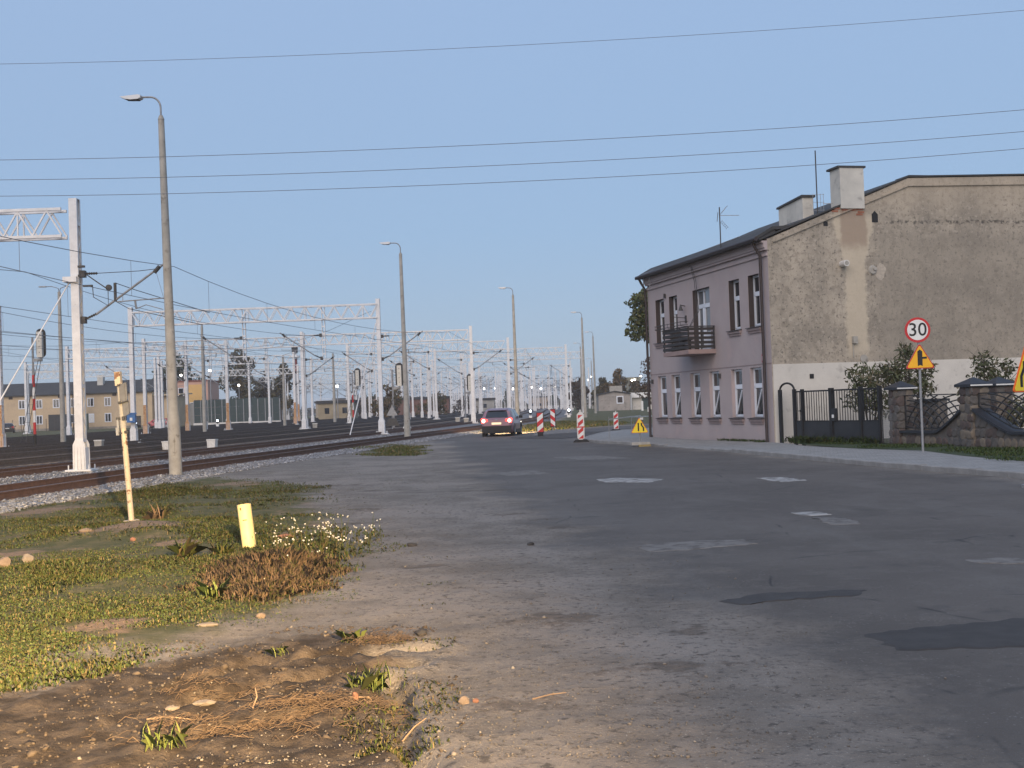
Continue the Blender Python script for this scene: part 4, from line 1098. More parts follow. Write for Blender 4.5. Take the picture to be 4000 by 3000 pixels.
ob('round_cover', MB().tube([(3.42, 0, 2.85), (3.42, -0.05, 2.85)], 0.14, 14), m_conc, HOUSE, smooth=True)
# aerials on the roof
def aerial(name, label, loc, h):
    a = thing(name, label, 'antenna', loc)
    ob('pole', MB().tube([(0, 0, 0), (0, 0, h)], 0.022, 6), m_dark, a)
    return a
a1 = aerial('tv_antenna', 'small television antenna on the dark roof above the balcony', (7.75, 44.6, 7.05), 1.55)
g_ = MB()
for s in (-1, 1):
    for z in (1.05, 1.3):
        sg = 1 if z > 1.2 else -1
        for k in range(5): g_.bar((0.06 + 0.05 * k, -0.17, z + sg * (0.03 + 0.055 * k)), (0.06 + 0.05 * k, 0.17, z + sg * (0.03 + 0.055 * k)), 0.008)
        g_.bar((0.04, s * 0.17, z), (0.27, s * 0.17, z + sg * 0.28), 0.01)
ob('reflector', g_, m_grey, a1)
ob('boom', MB().bar((0, 0, 1.25), (0.7, -0.06, 1.22), 0.018), m_grey, a1)
ob('director', MB().bar((0.45, -0.1, 1.235), (0.45, 0.08, 1.235), 0.012).bar((0.6, -0.1, 1.23), (0.6, 0.06, 1.23), 0.012).bar((-0.08, -0.12, 1.35), (-0.08, 0.12, 1.05), 0.02), m_grey, a1)
a2 = aerial('roof_mast', 'tall thin antenna mast beside the white gable chimney', (10.75, 42.4, 7.75), 2.35)
g_ = MB()
for x in (-0.14, 0.0, 0.12, 0.22):
    g_.bar((x, 0, 0.25), (x, 0, 0.85), 0.012)
for z in (0.28, 0.55, 0.82): g_.bar((-0.14, 0, z), (0.25, 0, z), 0.012)
g_.bar((0.2, 0, 0.5), (0.55, -0.02, 0.5), 0.02)
ob('grid', g_, m_grey, a2)

# ------------------------------------------------------------------ stone fence with iron panels, and the metal gate
m_mortar = mat('fence_mortar', (0.1, 0.092, 0.086), (0.14, 0.128, 0.118), 6, 0.95, bump=0.3, bscale=30)
m_st = [mat('field_stone_grey', (0.07, 0.066, 0.064), (0.12, 0.11, 0.102), 5, 0.9, bump=0.3, bscale=25), mat('field_stone_tan', (0.2, 0.168, 0.13), (0.13, 0.11, 0.092), 5, 0.9, bump=0.3, bscale=25), mat('field_stone_rose', (0.11, 0.082, 0.074), (0.07, 0.057, 0.054), 5, 0.9, bump=0.3, bscale=25)]
m_cap = mat('slate_capping', (0.018, 0.02, 0.027), (0.027, 0.03, 0.038), 4, 0.5)
m_firon = mat('wrought_iron', (0.02, 0.021, 0.024), (0.035, 0.034, 0.034), 9, 0.6)
def stone_mesh(w, h, d):
    mb = MB(); n = 8; rr = [random.uniform(0.86, 1.1) for _ in range(n)]
    vs = []
    for (f, y) in ((1.0, 0.0), (0.96, -d * 0.55), (0.74, -d)):
        for k in range(n):
            a = 2 * math.pi * (k + 0.5) / n
            c, s = math.cos(a), math.sin(a); q = max(abs(c), abs(s))
            vs.append((c / q ** 0.75 * w / 2 * rr[k] * f, y, s / q ** 0.75 * h / 2 * rr[k] * f))
    vs.append((0, -d * random.uniform(1.0, 1.15), 0))
    fs = []
    for j in (0, 1):
        for k in range(n): fs.append((j * n + k, j * n + (k + 1) % n, (j + 1) * n + (k + 1) % n, (j + 1) * n + k))
    for k in range(n): fs.append((2 * n + k, 2 * n + (k + 1) % n, 3 * n))
    mb.add(vs, fs); return mb.mesh('stone', False)
STONES = []
for w, h in ((0.27, 0.24), (0.28, 0.25), (0.25, 0.28), (0.34, 0.22), (0.25, 0.23), (0.3, 0.33)):
    for mm in m_st:
        me = stone_mesh(w, h, 0.03); me.materials.append(mm); STONES.append(me)
FENCE = thing('stone_fence', 'field stone fence with slate caps and curved iron panels', 'fence', (11.11, 36.39, PAVZ), math.atan2(-0.97, 0.2415))
def face_stones(parent, kind, u0, u1, z0, z1, c, top=None):
    """lay stones over a face; kind '-y' street side at y=c, '+x' near side at x=c, '-x'"""
    nz_ = max(1, round((z1 - z0) / 0.235)); dz = (z1 - z0) / nz_
    for j in range(nz_):
        u = u0 + (0.0 if j % 2 == 0 else -0.06)
        while u < u1 - 0.1:
            w = random.uniform(0.2, 0.32)
            uc = min(max(u + w / 2, u0 + 0.09), u1 - 0.09); zc = z0 + (j + 0.5) * dz + random.uniform(-0.02, 0.02)
            u += w
            if top is not None and zc + 0.1 > top(uc): continue
            me = random.choice(STONES)
            if kind == '-y': o = link('stone', me, None, parent, (uc, c, zc), (0, random.uniform(-0.4, 0.4), 0))
            elif kind == '+x': o = link('stone', me, None, parent, (c, uc, zc), (0, random.uniform(-0.4, 0.4), math.pi / 2))
            else: o = link('stone', me, None, parent, (c, uc, zc), (0, random.uniform(-0.4, 0.4), -math.pi / 2))
def pillar(x, y=0.0, h=1.6, w=0.5):
    p = ob('pillar', MB().box(x, x + w, y, y + w, -0.2, h), m_mortar, FENCE)
    face_stones(p, '-y', x, x + w, 0.0, h, y - 0.0)
    face_stones(p, '+x', y, y + w, 0.0, h, x + w)
    face_stones(p, '-x', y, y + w, 0.0, h, x)
    ov = 0.1
    cp = MB().box(x - ov, x + w + ov, y - ov, y + w + ov, h, h + 0.07)
    c0 = (x + w / 2, y + w / 2, h + 0.26); e = 0.1
    q = [(x - e, y - e, h + 0.07), (x + w + e, y - e, h + 0.07), (x + w + e, y + w + e, h + 0.07), (x - e, y + w + e, h + 0.07)]
    cp.add(q + [c0], [(0, 1, 4), (1, 2, 4), (2, 3, 4), (3, 0, 4)])
    ob('cap', cp, m_cap, p)
    ob('cap_strip', MB().box(x + w + ov + 0.002, x + w + ov + 0.012, y - ov + 0.02, y + w + ov - 0.02, h + 0.02, h + 0.055), m_sw, p)
    return p
def prof1(x): return 0.34 if x < 2.3 else 0.34 + 0.62 * ((x - 2.3) / 1.24) ** 1.2
def prof2(x): return 0.98 - 0.62 * min(1, (x - 4.04) / 1.5) ** 0.85 if x < 5.54 else 0.36
def low_wall(x0, x1, prof, y=0.08, th=0.32):
    xs = [x0 + (x1 - x0) * i / 16 for i in range(17)]
    w = ob('low_wall', MB().prism([(x0, -0.2), (x1, -0.2)] + [(x, prof(x)) for x in xs[::-1]], y, y + th, 'y'), m_mortar, FENCE)
    face_stones(w, '-y', x0, x1, 0.0, 1.0, y, top=prof)
    cp = MB()
    for a, b in zip(xs[:-1], xs[1:]): cp.prism([(a, prof(a) + 0.002), (b, prof(b) + 0.002), (b, prof(b) + 0.07), (a, prof(a) + 0.07)], y - 0.1, y + th + 0.1, 'y')
    ob('coping', cp, m_cap, w)
def iron_panel(x0, x1, prof, y, flip=False):
    top = 1.42
    xs = [x0 + (x1 - x0) * i / 14 for i in range(15)]
    fr = MB()
    for a, b in zip(xs[:-1], xs[1:]):
        fr.bar((a, y, prof(a) + 0.14), (b, y, prof(b) + 0.14), 0.035)
        fr.bar((a, y, top), (b, y, top), 0.03)
    fr.bar((x0, y, prof(x0) + 0.1), (x0, y, top), 0.035); fr.bar((x1, y, prof(x1) + 0.1), (x1, y, top), 0.035)
    p = ob('iron_panel', fr, m_firon, FENCE)
    for fam in (0, 1):
        cx0 = x0 if fam == 0 else x1
        for k in range(9):
            rz_ = 0.25 + 0.15 * k; rx_ = 0.55 + 0.3 * k
            pts = []
            for i in range(25):
                a = math.pi / 2 * i / 24
                px_ = cx0 + (1 if fam == 0 else -1) * rx_ * math.sin(a); pz = 0.28 + rz_ * math.cos(a)
                if x0 < px_ < x1 and prof(px_) + 0.15 < pz < top: pts.append((px_, y + (0.012 if fam else -0.012), pz))
                elif len(pts) > 2: break
                else: pts = []
            if len(pts) > 2: ob('bar', MB().tube(pts, 0.019, 5), m_firon, p)
pillar(0.0); pillar(3.54); pillar(7.4)
low_wall(0.51, 3.53, prof1); low_wall(4.05, 7.39, prof2)
iron_panel(0.54, 3.5, prof1, 0.2); iron_panel(4.08, 7.36, prof2, 0.2)
# an older stretch of wall and a pillar stand further inside
low_wall(-3.3, -1.0, lambda x: 1.22, y=2.3, th=0.3)
pillar(2.8, 1.3)

GATE = thing('metal_gate', 'dark metal gate with bars above solid panels beside the gable', 'gate', (8.95, 41.2, PAVZ), math.atan2(-0.916, 0.4))
m_gate = mat('gate_paint', (0.012, 0.013, 0.015), (0.018, 0.019, 0.021), 5, 0.55)
m_gpan = mat('gate_sheet', (0.022, 0.025, 0.03), (0.03, 0.033, 0.038), 2, 0.5)
for x in (0.0, 0.78): ob('arch_post', MB().box(x - 0.05, x + 0.05, -0.05, 0.05, -0.15, 1.75), m_gate, GATE)
ob('arch', MB().tube([(0.39 - 0.39 * math.cos(a), 0, 1.72 + 0.24 * math.sin(a)) for a in [math.pi * i / 12 for i in range(13)]], 0.035, 6), m_gate, GATE)
for x0, x1 in ((0.86, 2.6), (2.76, 4.03), (4.15, 4.9)):
    ob('sheet_panel', MB().box(x0, x1, -0.015, 0.015, 0.06, 0.68), m_gpan, GATE)
    ob('top_rail', MB().box(x0, x1, -0.02, 0.02, 1.64, 1.69), m_gate, GATE)
    ob('mid_rail', MB().box(x0, x1, -0.022, 0.022, 0.68, 0.72), m_gate, GATE)
    x = x0 + 0.07
    while x < x1 - 0.02:
        ob('bar', MB().box(x - 0.009, x + 0.009, -0.009, 0.009, 0.72, 1.64), m_gate, GATE); x += 0.125
for x, w in ((2.68, 0.07), (4.09, 0.045), (4.94, 0.045), (1.2, 0.03)): ob('post', MB().box(x - w, x + w, -0.06, 0.06, -0.15, 1.74), m_gate, GATE)
ob('handle', MB().box(1.1, 1.32, -0.1, -0.07, 1.02, 1.05).box(1.18, 1.22, -0.1, 0.0, 1.0, 1.07), m_gate, GATE)
ob('letter_box', MB().box(2.78, 2.92, -0.1, 0.02, 0.7, 1.1), m_gpan, GATE)
ob('notice', MB().box(2.8, 2.9, -0.106, -0.101, 0.8, 0.9), m_sw, GATE)
wm = MB(); x = 5.0
for k in range(16):
    wm.bar((4.98 + k * 0.03, 0, 0.05 if k % 2 else 1.0), (5.0 + k * 0.03, 0, 1.0 if k % 2 else 0.05), 0.004)
for k in range(18): wm.bar((4.98, 0, 0.05 + k * 0.055), (5.46, 0, 0.08 + k * 0.055), 0.004)
ob('wire_mesh', wm, m_grey, GATE)

# ------------------------------------------------------------------ road signs
def tri_plate(w, r=0.035, shrink=0.0):
    """rounded triangle outline (x,z), base at z=0"""
    h = w * 0.866; pts = []
    cs = [(-w / 2, 0), (w / 2, 0), (0, h)]
    cen = (0, h / 3)
    cs = [(cen[0] + (c[0] - cen[0]) * (1 - shrink), cen[1] + (c[1] - cen[1]) * (1 - shrink)) for c in cs]
    for i, c in enumerate(cs):
        d = Vector((cen[0] - c[0], cen[1] - c[1])).normalized()
        o = (c[0] + d.x * 2 * r, c[1] + d.y * 2 * r)
        base = (210, 330, 90)[i]
        for a in (-60, -30, 0, 30, 60): pts.append((o[0] + r * math.cos(R(base + a)), o[1] + r * math.sin(R(base + a))))
    return pts
def digits(text, size, parent, loc, mtl):
    cu = bpy.data.curves.new('numeral', 'FONT'); cu.body = text; cu.size = size; cu.align_x = 'CENTER'; cu.align_y = 'CENTER'; cu.extrude = 0.001; cu.resolution_u = 4; cu.offset = 0.006 * size
    tmp = bpy.data.objects.new('tmp_text', cu); COL.objects.link(tmp)
    bpy.context.view_layer.update()
    dg = bpy.context.evaluated_depsgraph_get()
    me = bpy.data.meshes.new_from_object(tmp.evaluated_get(dg))
    bpy.data.objects.remove(tmp); me.name = 'numeral'; me.materials.clear()
    return link('numeral', me, mtl, parent, loc, (math.pi / 2, 0, 0))
SG = thing('road_sign', 'grey post with round 30 limit sign above yellow junction triangle', 'sign', (10.28, 31.07, PAVZ), R(-4))
ob('post', MB().tube([(0.03, 0.06, -0.2), (0.03, 0.05, 3.36)], 0.032, 10), m_grey, SG, smooth=True)
rd_ = ob('round_plate', MB().disc((0, 0, 3.075), 0.318, 40, 0.02), m_red, SG)
ob('plate_face', MB().disc((0, -0.0135, 3.075), 0.258, 40, 0.005), m_sw, rd_)
digits('30', 0.47, rd_, (0.0, -0.0185, 3.07), m_sb)
ob('clamp', MB().box(-0.03, 0.09, 0.005, 0.1, 3.0, 3.04).box(-0.03, 0.09, 0.005, 0.1, 2.3, 2.34), m_grey, SG)
tp = ob('triangle_plate', MB().prism(tri_plate(0.74), -0.01, 0.01, 'y'), m_red, SG, (0.03, 0, 2.1))
ob('plate_face', MB().prism(tri_plate(0.74, 0.03, 0.10), -0.015, -0.0105, 'y'), m_yel, tp)
ob('symbol', MB().prism([(-0.06, 0.06), (0.0, 0.09), (0.06, 0.06), (0.06, 0.24), (0.17, 0.245), (0.17, 0.295), (0.06, 0.29), (0.06, 0.43), (0.0, 0.48), (-0.06, 0.43)], -0.02, -0.0155, 'y'), m_sb, tp)
ob('back_edge', MB().prism(tri_plate(0.75), 0.0105, 0.016, 'y'), m_grey, tp)

def narrow_sign(name, label, loc, rz, w, z, tilt=0.0, mirror=1):
    t = thing(name, label, 'sign', loc, rz)
    p = ob('triangle_plate', MB().prism(tri_plate(w), -0.01, 0.01, 'y'), m_orange, t, (0, 0, z), (tilt, 0, 0))
    ob('plate_face', MB().prism(tri_plate(w, 0.03, 0.08), -0.015, -0.0105, 'y'), m_yel2, p)
    k = w / 0.9
    s = MB().prism([(-0.1 * k, 0.09 * k), (-0.03 * k, 0.09 * k), (-0.03 * k, 0.5 * k), (-0.1 * k, 0.5 * k)], -0.02, -0.0155, 'y')
    s.prism([(0.16 * k, 0.08 * k), (0.23 * k, 0.08 * k), (0.23 * k, 0.26 * k), (0.13 * k, 0.4 * k), (0.13 * k, 0.5 * k), (0.06 * k, 0.5 * k), (0.06 * k, 0.38 * k), (0.16 * k, 0.25 * k)], -0.02, -0.0155, 'y')
    if mirror < 0: s.v = [(-q[0], q[1], q[2]) for q in s.v]
    ob('symbol', s, m_sb, p)
    return t
ns = narrow_sign('road_sign', 'small yellow road narrows triangle standing on the pavement edge', (4.62, 45.2, 0.0), R(6), 0.66, 0.5, 0.0)
ob('stand', MB().tube([(0, 0.06, 0.05), (0, 0.03, 1.13)], 0.018, 6).tube([(0, 0.06, 0.1), (0.02, 0.02, 0.5)], 0.03, 6), m_grey, ns)
ob('base_block', MB().prism([(-0.34, -0.16), (0.0, -0.2), (0.34, -0.14), (0.33, 0.16), (0, 0.22), (-0.35, 0.16)], 0.06, 0.16), mat('pale_concrete', (0.42, 0.4, 0.36), (0.32, 0.3, 0.27), 8, 0.95), ns)
ob('base_block', MB().prism([(-0.1, -0.24), (0.36, -0.2), (0.38, 0.05), (-0.05, 0.1)], 0.0, 0.075), mat('dull_yellow_block', (0.34, 0.26, 0.1), (0.26, 0.2, 0.1), 8, 0.9), ns)
ob('warning_lamp', MB().box(0.02, 0.14, -0.03, 0.04, 0.98, 1.06), m_plastic_w, ns)
ns2 = narrow_sign('road_sign', 'yellow warning triangle cut off by the right edge of the picture', (8.36, 20.0, 0.0), R(38), 0.9, 1.56, 0.0, mirror=-1)
ob('stand', MB().tube([(0.1, 0.05, 0.0), (0.1, 0.03, 2.2)], 0.03, 8).prism([(0.1 + 0.16 * math.cos(a), 0.05 + 0.16 * math.sin(a)) for a in [2 * math.pi * k / 10 for k in range(10)]], 0.0, 0.05), m_grey, ns2)

# ------------------------------------------------------------------ striped boards of the road works
def stripes(mb_w, mb_r, x0, x1, z0, z1, y, n, dirn, both=None):
    """diagonal bands clipped to a rectangle, alternating"""
    h = z1 - z0; w = x1 - x0; p = h / n
    for k in range(-2, n + 2):
        a = z0 + k * p
        q = [(x0, a if dirn > 0 else a + w * 0.8), (x1, a + w * 0.8 if dirn > 0 else a), (x1, a + p + w * 0.8 if dirn > 0 else a + p), (x0, a + p if dirn > 0 else a + p + w * 0.8)]
        def clip(poly, zc, keep_above):
            out = []
            for i in range(len(poly)):
                A, B = poly[i], poly[(i + 1) % len(poly)]
                ina = A[1] >= zc if keep_above else A[1] <= zc; inb = B[1] >= zc if keep_above else B[1] <= zc
                if ina: out.append(A)
                if ina != inb:
                    t_ = (zc - A[1]) / (B[1] - A[1]); out.append((A[0] + (B[0] - A[0]) * t_, zc))
            return out
        q = clip(q, z0, True)
        if len(q) > 2: q = clip(q, z1, False)
        if len(q) > 2: (mb_r if k % 2 else mb_w).prism(q, y - 0.003, y, 'y')
def board(label, loc, rz, w, h, z0, n, dirn, frame, mtl_back, rounded=False):
    t = thing('striped_board', label, 'barrier board', loc, rz, 'striped boards round the road works')
    if rounded:
        poly = [(-w / 2, 0.06), (-w * 0.25, 0.0), (w * 0.25, 0.0), (w / 2, 0.06), (w / 2 + 0.01, h * 0.5), (w / 2, h), (w * 0.18, h + 0.09), (w * 0.1, h + 0.1), (w * 0.1, h + 0.2), (-w * 0.1, h + 0.2), (-w * 0.1, h + 0.1), (-w * 0.18, h + 0.09), (-w / 2, h), (-w / 2 - 0.01, h * 0.5)]
        b = ob('panel', MB().prism([(p[0], p[1] + z0) for p in poly], -0.03, 0.03, 'y'), m_plastic_w, t)
        f = w * 0.36
    else:
        b = ob('panel', MB().box(-w / 2, w / 2, -0.025, 0.025, z0, z0 + h), mtl_back, t)
        f = w / 2 - frame
    mw, mr = MB(), MB()
    stripes(mw, mr, -f, f, z0 + 0.04, z0 + h - 0.03, -0.0265 if not rounded else -0.0315, n, dirn)
    ob('white_stripes', mw, m_sw, b); ob('red_stripes', mr, m_red, b)
    return t
b1 = board('striped board with black edge standing right of the purple car', (1.34, 61.7, 0), R(-3), 0.36, 1.02, 0.28, 4, 1, 0.03, m_black)
ob('foot', MB().prism([(-0.42, 0), (0.42, 0), (0.3, 0.11), (-0.3, 0.11)], -0.22, 0.22, 'y').box(-0.14, 0.14, -0.08, 0.08, 0.1, 0.3), m_rubber, b1)
b2 = board('narrower striped board slanting the other way, on a rubble heap', (2.22, 69.0, 0), R(-18), 0.3, 1.0, 0.42, 4, -1, 0.02, m_black)
ob('stake', MB().tube([(-0.05, 0.03, 0), (-0.03, 0.03, 0.6)], 0.03, 6).tube([(0.05, 0.0, 0.45), (0.4, -0.3, 0.05)], 0.025, 6), m_grey, b2)
b3 = board('tall white striped board with a knob on top, nearest of the boards', (2.87, 52.7, 0), R(-2), 0.3, 1.08, 0.12, 6, 1, 0.03, m_plastic_w, True)
ob('foot', MB().prism([(-0.36, 0), (0.36, 0), (0.24, 0.12), (-0.24, 0.12)], -0.25, 0.25, 'y'), m_rubber, b3)
ob('join_strap', MB().box(-0.165, 0.165, -0.04, -0.033, 0.63, 0.68), m_red, b3)
b4 = board('small striped board standing alone on the pavement corner', (5.83, 70.0, 0.1), R(-4), 0.27, 0.96, 0.05, 5, 1, 0.02, m_plastic_w)
ob('foot', MB().prism([(-0.3, 0), (0.3, 0), (0.2, 0.06), (-0.2, 0.06)], -0.2, 0.2, 'y'), m_rubber, b4)
ob('knob', MB().box(-0.03, 0.03, -0.02, 0.02, 1.01, 1.09), m_plastic_w, b4)
# dug-up ground, rods and tape
m_soil = mat('dug_soil', (0.045, 0.042, 0.042), (0.085, 0.078, 0.072), 4, 0.95, bump=0.5, bscale=12)
def heap(label, pts, hgt, mtl, name='spoil_heap'):
    mb = MB(); c = np.mean(np.array(pts), 0); N_ = 22; rings = 5
    ang = [2 * math.pi * i / N_ for i in range(N_)]
    pol = np.array(pts) - c
    pa = np.arctan2(pol[:, 1], pol[:, 0]); pr = np.hypot(pol[:, 0], pol[:, 1]); o_ = np.argsort(pa)
    vs = []; fs = []
    for j in range(rings):
        f = 1 - j / rings
        for a in ang:
            r_ = float(np.interp(a if a <= math.pi else a - 2 * math.pi, pa[o_], pr[o_], period=2 * math.pi)) * f
            x, y = c[0] + r_ * math.cos(a), c[1] + r_ * math.sin(a)
            vs.append((x, y, gz(x, y) + 0.012 + hgt * (1 - f) ** 0.8 * random.uniform(0.7, 1.2)))
    vs.append((c[0], c[1], gz(c[0], c[1]) + hgt))
    for j in range(rings - 1):
        for i in range(N_): fs.append((j * N_ + i, j * N_ + (i + 1) % N_, (j + 1) * N_ + (i + 1) % N_, (j + 1) * N_ + i))
    for i in range(N_): fs.append(((rings - 1) * N_ + i, (rings - 1) * N_ + (i + 1) % N_, rings * N_))
    mb.add(vs, fs)
    return tag(ob(name, mb, mtl, smooth=True), label, 'heap')
heap('dark dug earth between the striped boards', [(1.8, 65), (2.6, 71.5), (4.6, 69), (4.2, 64), (3.3, 60), (2.6, 57.5), (2.0, 59)], 0.12, m_soil)
heap('pale rubble heap under the slanting striped board', [(1.75, 67), (2.4, 70), (3.0, 68), (2.9, 64.5), (2.1, 64)], 0.24, mat('pale_rubble', (0.2, 0.19, 0.18), (0.13, 0.125, 0.12), 7, 0.95, bump=0.5, bscale=14))
for k, (x, y, h, lab) in enumerate([(3.86, 49.9, 0.95, 'thin steel rod planted at the rounded kerb corner'), (5.6, 58.5, 0.85, 'thin steel rod beside the house corner'), (2.75, 63.5, 0.75, 'bent steel rod leaning in the dug earth')]):
    z0 = PAVZ if k < 2 else 0.05
    pts = [(x, y, z0 - 0.1), (x + 0.01, y, z0 + h)] if k < 2 else [(x, y, z0 - 0.05), (x + 0.12, y, z0 + 0.3), (x + 0.3, y + 0.1, z0 + 0.42), (x + 0.4, y + 0.1, z0 + 0.3)]
    tag(ob('steel_rod', MB().tube(pts, 0.014, 6), m_grey), lab, 'rod')
tag(ob('barrier_tape', MB().bar((3.87, 49.9, 0.98), (6.0, 58.0, 1.0), 0.006, 0.05).bar((5.6, 58.5, 0.95), (9.0, 64, 0.9), 0.006, 0.05), m_plastic_w), 'thin pale tape strung between the steel rods', 'tape')

# ------------------------------------------------------------------ cars
def car(name, label, loc, rz, paint, h=1.52, L=4.1, W=1.78, lights='tail', group=None, hatch=0.0):
    t = thing(name, label, 'car', loc, rz, group)
    s = h / 1.55; hw = W / 2
    # stations along the car: y, (half width at sill, belt, roof), (z sill, z shoulder, z belt, z roof)
    ST = [(-L / 2, 0.80, 0.34, 0.62, 0.9, 0.94), (-L / 2 + 0.12, 0.92, 0.27, 0.64, 0.98, 1.05), (-L / 2 + 0.32, 0.98, 0.24, 0.66, 1.04, 1.40), (-L / 2 + 0.62, 1.0, 0.22, 0.66, 1.04, 1.52), (-0.4, 1.0, 0.21, 0.66, 1.0, 1.55), (0.35, 1.0, 0.21, 0.66, 0.98, 1.52), (0.8, 1.0, 0.21, 0.66, 0.97, 1.36), (1.2, 0.99, 0.22, 0.66, 0.96, 1.04), (L / 2 - 0.35, 0.95, 0.24, 0.62, 0.88, 0.92), (L / 2 - 0.1, 0.86, 0.28, 0.56, 0.78, 0.8), (L / 2, 0.74, 0.34, 0.52, 0.68, 0.7)]
    mb = MB(); vs = []; n = 12
    for (y, wf, zs, zm, zb, zr) in ST:
        gh = max(0.0, (zr - zb))           # greenhouse height
        rw = wf * hw * (1.0 - 0.30 * min(1, gh / 0.5))
        half = [(wf * hw * 0.9, zs), (wf * hw, zs + 0.1), (wf * hw * 1.0, zm), (wf * hw * 0.965, zb), (rw * 1.02 + (wf * hw * 0.95 - rw) * (0 if gh > 0.2 else 1), zb + gh * 0.85), (rw * 0.82, zr)]
        for x, z in half: vs.append((x, y, z * s))
        for x, z in half[::-1]: vs.append((-x, y, z * s))
    fs = []
    for i in range(len(ST) - 1):
        for k in range(n):
            k2 = (k + 1) % n
            fs.append((i * n + k, i * n + k2, (i + 1) * n + k2, (i + 1) * n + k))
    fs.append(tuple(range(n))); fs.append(tuple((len(ST) - 1) * n + k for k in range(n)))
    mb.add(vs, fs)
    body = ob('body', mb, paint, t, smooth=True)
    yb = -L / 2
    # rear screen follows the hatch
    rsn = ob('rear_window', MB().add([(-hw * 0.70, yb + 0.105, 1.055 * s), (hw * 0.70, yb + 0.105, 1.055 * s), (hw * 0.62, yb + 0.29, 1.36 * s), (hw * 0.4, yb + 0.33, 1.415 * s), (-hw * 0.4, yb + 0.33, 1.415 * s), (-hw * 0.62, yb + 0.29, 1.36 * s), (-hw * 0.70, yb + 0.165, 1.055 * s), (hw * 0.70, yb + 0.165, 1.055 * s), (hw * 0.62, yb + 0.35, 1.36 * s), (hw * 0.4, yb + 0.39, 1.415 * s), (-hw * 0.4, yb + 0.39, 1.415 * s), (-hw * 0.62, yb + 0.35, 1.36 * s)], [(0, 1, 2, 3, 4, 5), (6, 11, 10, 9, 8, 7), (0, 6, 7, 1), (1, 7, 8, 2), (2, 8, 9, 3), (3, 9, 10, 4), (4, 10, 11, 5), (5, 11, 6, 0)]), m_glass, t)
    ob('roof_spoiler', MB().prism([(yb + 0.24, 1.44 * s), (yb + 0.6, 1.535 * s), (yb + 0.6, 1.5 * s), (yb + 0.3, 1.42 * s)], -hw * 0.6, hw * 0.6, 'x'), paint, t)
    for sx in (-1, 1):
        for (ya, yb2, yt0, yt1) in ((-1.35, -0.45, -1.2, -0.45), (-0.38, 0.75, -0.38, 0.42)):
            a = [(ya, 1.06 * s), (yb2, 1.04 * s), (yt1, 1.43 * s), (yt0, 1.43 * s)]
            xo = hw * 0.955; xi = hw * 0.78
            ob('side_window', MB().add([(sx * xo, p[0], p[1]) if p[1] < 1.2 * s else (sx * xi, p[0], p[1]) for p in a] + [(sx * (xo - 0.05), p[0], p[1]) if p[1] < 1.2 * s else (sx * (xi - 0.05), p[0], p[1]) for p in a], [(0, 1, 2, 3), (4, 7, 6, 5), (0, 4, 5, 1), (1, 5, 6, 2), (2, 6, 7, 3), (3, 7, 4, 0)]), m_glass, t)
        mi = ob('mirror', MB().box(sx * hw * 0.97, sx * (hw * 0.97 + 0.2), 0.62, 0.74, 0.98 * s, 1.12 * s), m_black, t)
        for yw in (-1.25, 1.3):
            wv = ob('wheel', MB().tube([(sx * (hw - 0.22), yw, 0.33), (sx * (hw - 0.0), yw, 0.33)], 0.33, 22), m_rubber, t, smooth=True)
            ob('rim', MB().tube([(sx * (hw - 0.02), yw, 0.33), (sx * (hw + 0.008), yw, 0.33)], [0.2, 0.17], 14), m_grey, wv, smooth=True)
            ob('wheel_arch', MB().tube([(sx * (hw - 0.04), yw + 0.4 * math.cos(a), 0.33 + 0.4 * math.sin(a)) for a in [math.pi * i / 10 for i in range(11)]], 0.05, 6), m_black, t)
        ob('sill_trim', MB().box(sx * (hw - 0.03), sx * (hw + 0.012), -0.85, 0.9, 0.22, 0.42), m_black, t)
        tl = ob('tail_light', MB().prism([(sx * hw * 0.52, 0.86 * s), (sx * hw * 0.92, 0.76 * s), (sx * hw * 0.97, 0.98 * s), (sx * hw * 0.9, 1.04 * s), (sx * hw * 0.55, 0.97 * s)], yb + 0.0, yb + 0.14, 'y'), m_tail if lights else m_red, t)
        if lights: ob('brake_lamp', MB().tube([(sx * hw * 0.80, yb - 0.012, 0.885 * s), (sx * hw * 0.80, yb + 0.05, 0.885 * s)], 0.085, 12), m_brake, tl)
        ob('reflector', MB().box(sx * hw * 0.66 - 0.08, sx * hw * 0.66 + 0.08, yb - 0.02, yb + 0.02, 0.46 * s, 0.5 * s), m_red, t)
        hl = ob('headlight', MB().prism([(sx * hw * 0.5, 0.66 * s), (sx * hw * 0.86, 0.66 * s), (sx * hw * 0.9, 0.78 * s), (sx * hw * 0.55, 0.74 * s)], L / 2 - 0.3, L / 2 + 0.005, 'y'), m_lamp if lights else m_glass, t)
    ob('rear_bumper', MB().box(-hw * 0.9, hw * 0.9, yb - 0.03, yb + 0.2, 0.34, 0.62 * s).box(-hw * 0.82, hw * 0.82, yb + 0.0, yb + 0.3, 0.24, 0.36), m_black, t)
    ob('front_bumper', MB().box(-hw * 0.85, hw * 0.85, L / 2 - 0.25, L / 2 + 0.02, 0.3, 0.52), m_black, t)
    np_ = ob('number_plate', MB().box(-0.26, 0.26, yb - 0.045, yb - 0.03, 0.69 * s, 0.80 * s), m_sw if not lights else mat('self_lit_plate', (0.85, 0.75, 0.5), emit=(1.0, 0.75, 0.4), estr=0.35), t)  # plate lamp's warm light put into the plate's own colour and emission
    ob('tailgate_badge', MB().box(-0.05, 0.05, yb - 0.02, yb + 0.02, 0.9 * s, 0.97 * s), m_grey, t)
    ob('aerial', MB().tube([(0, -0.9, 1.53 * s), (0, -1.05, 1.66 * s)], 0.012, 5), m_black, t)
    return t
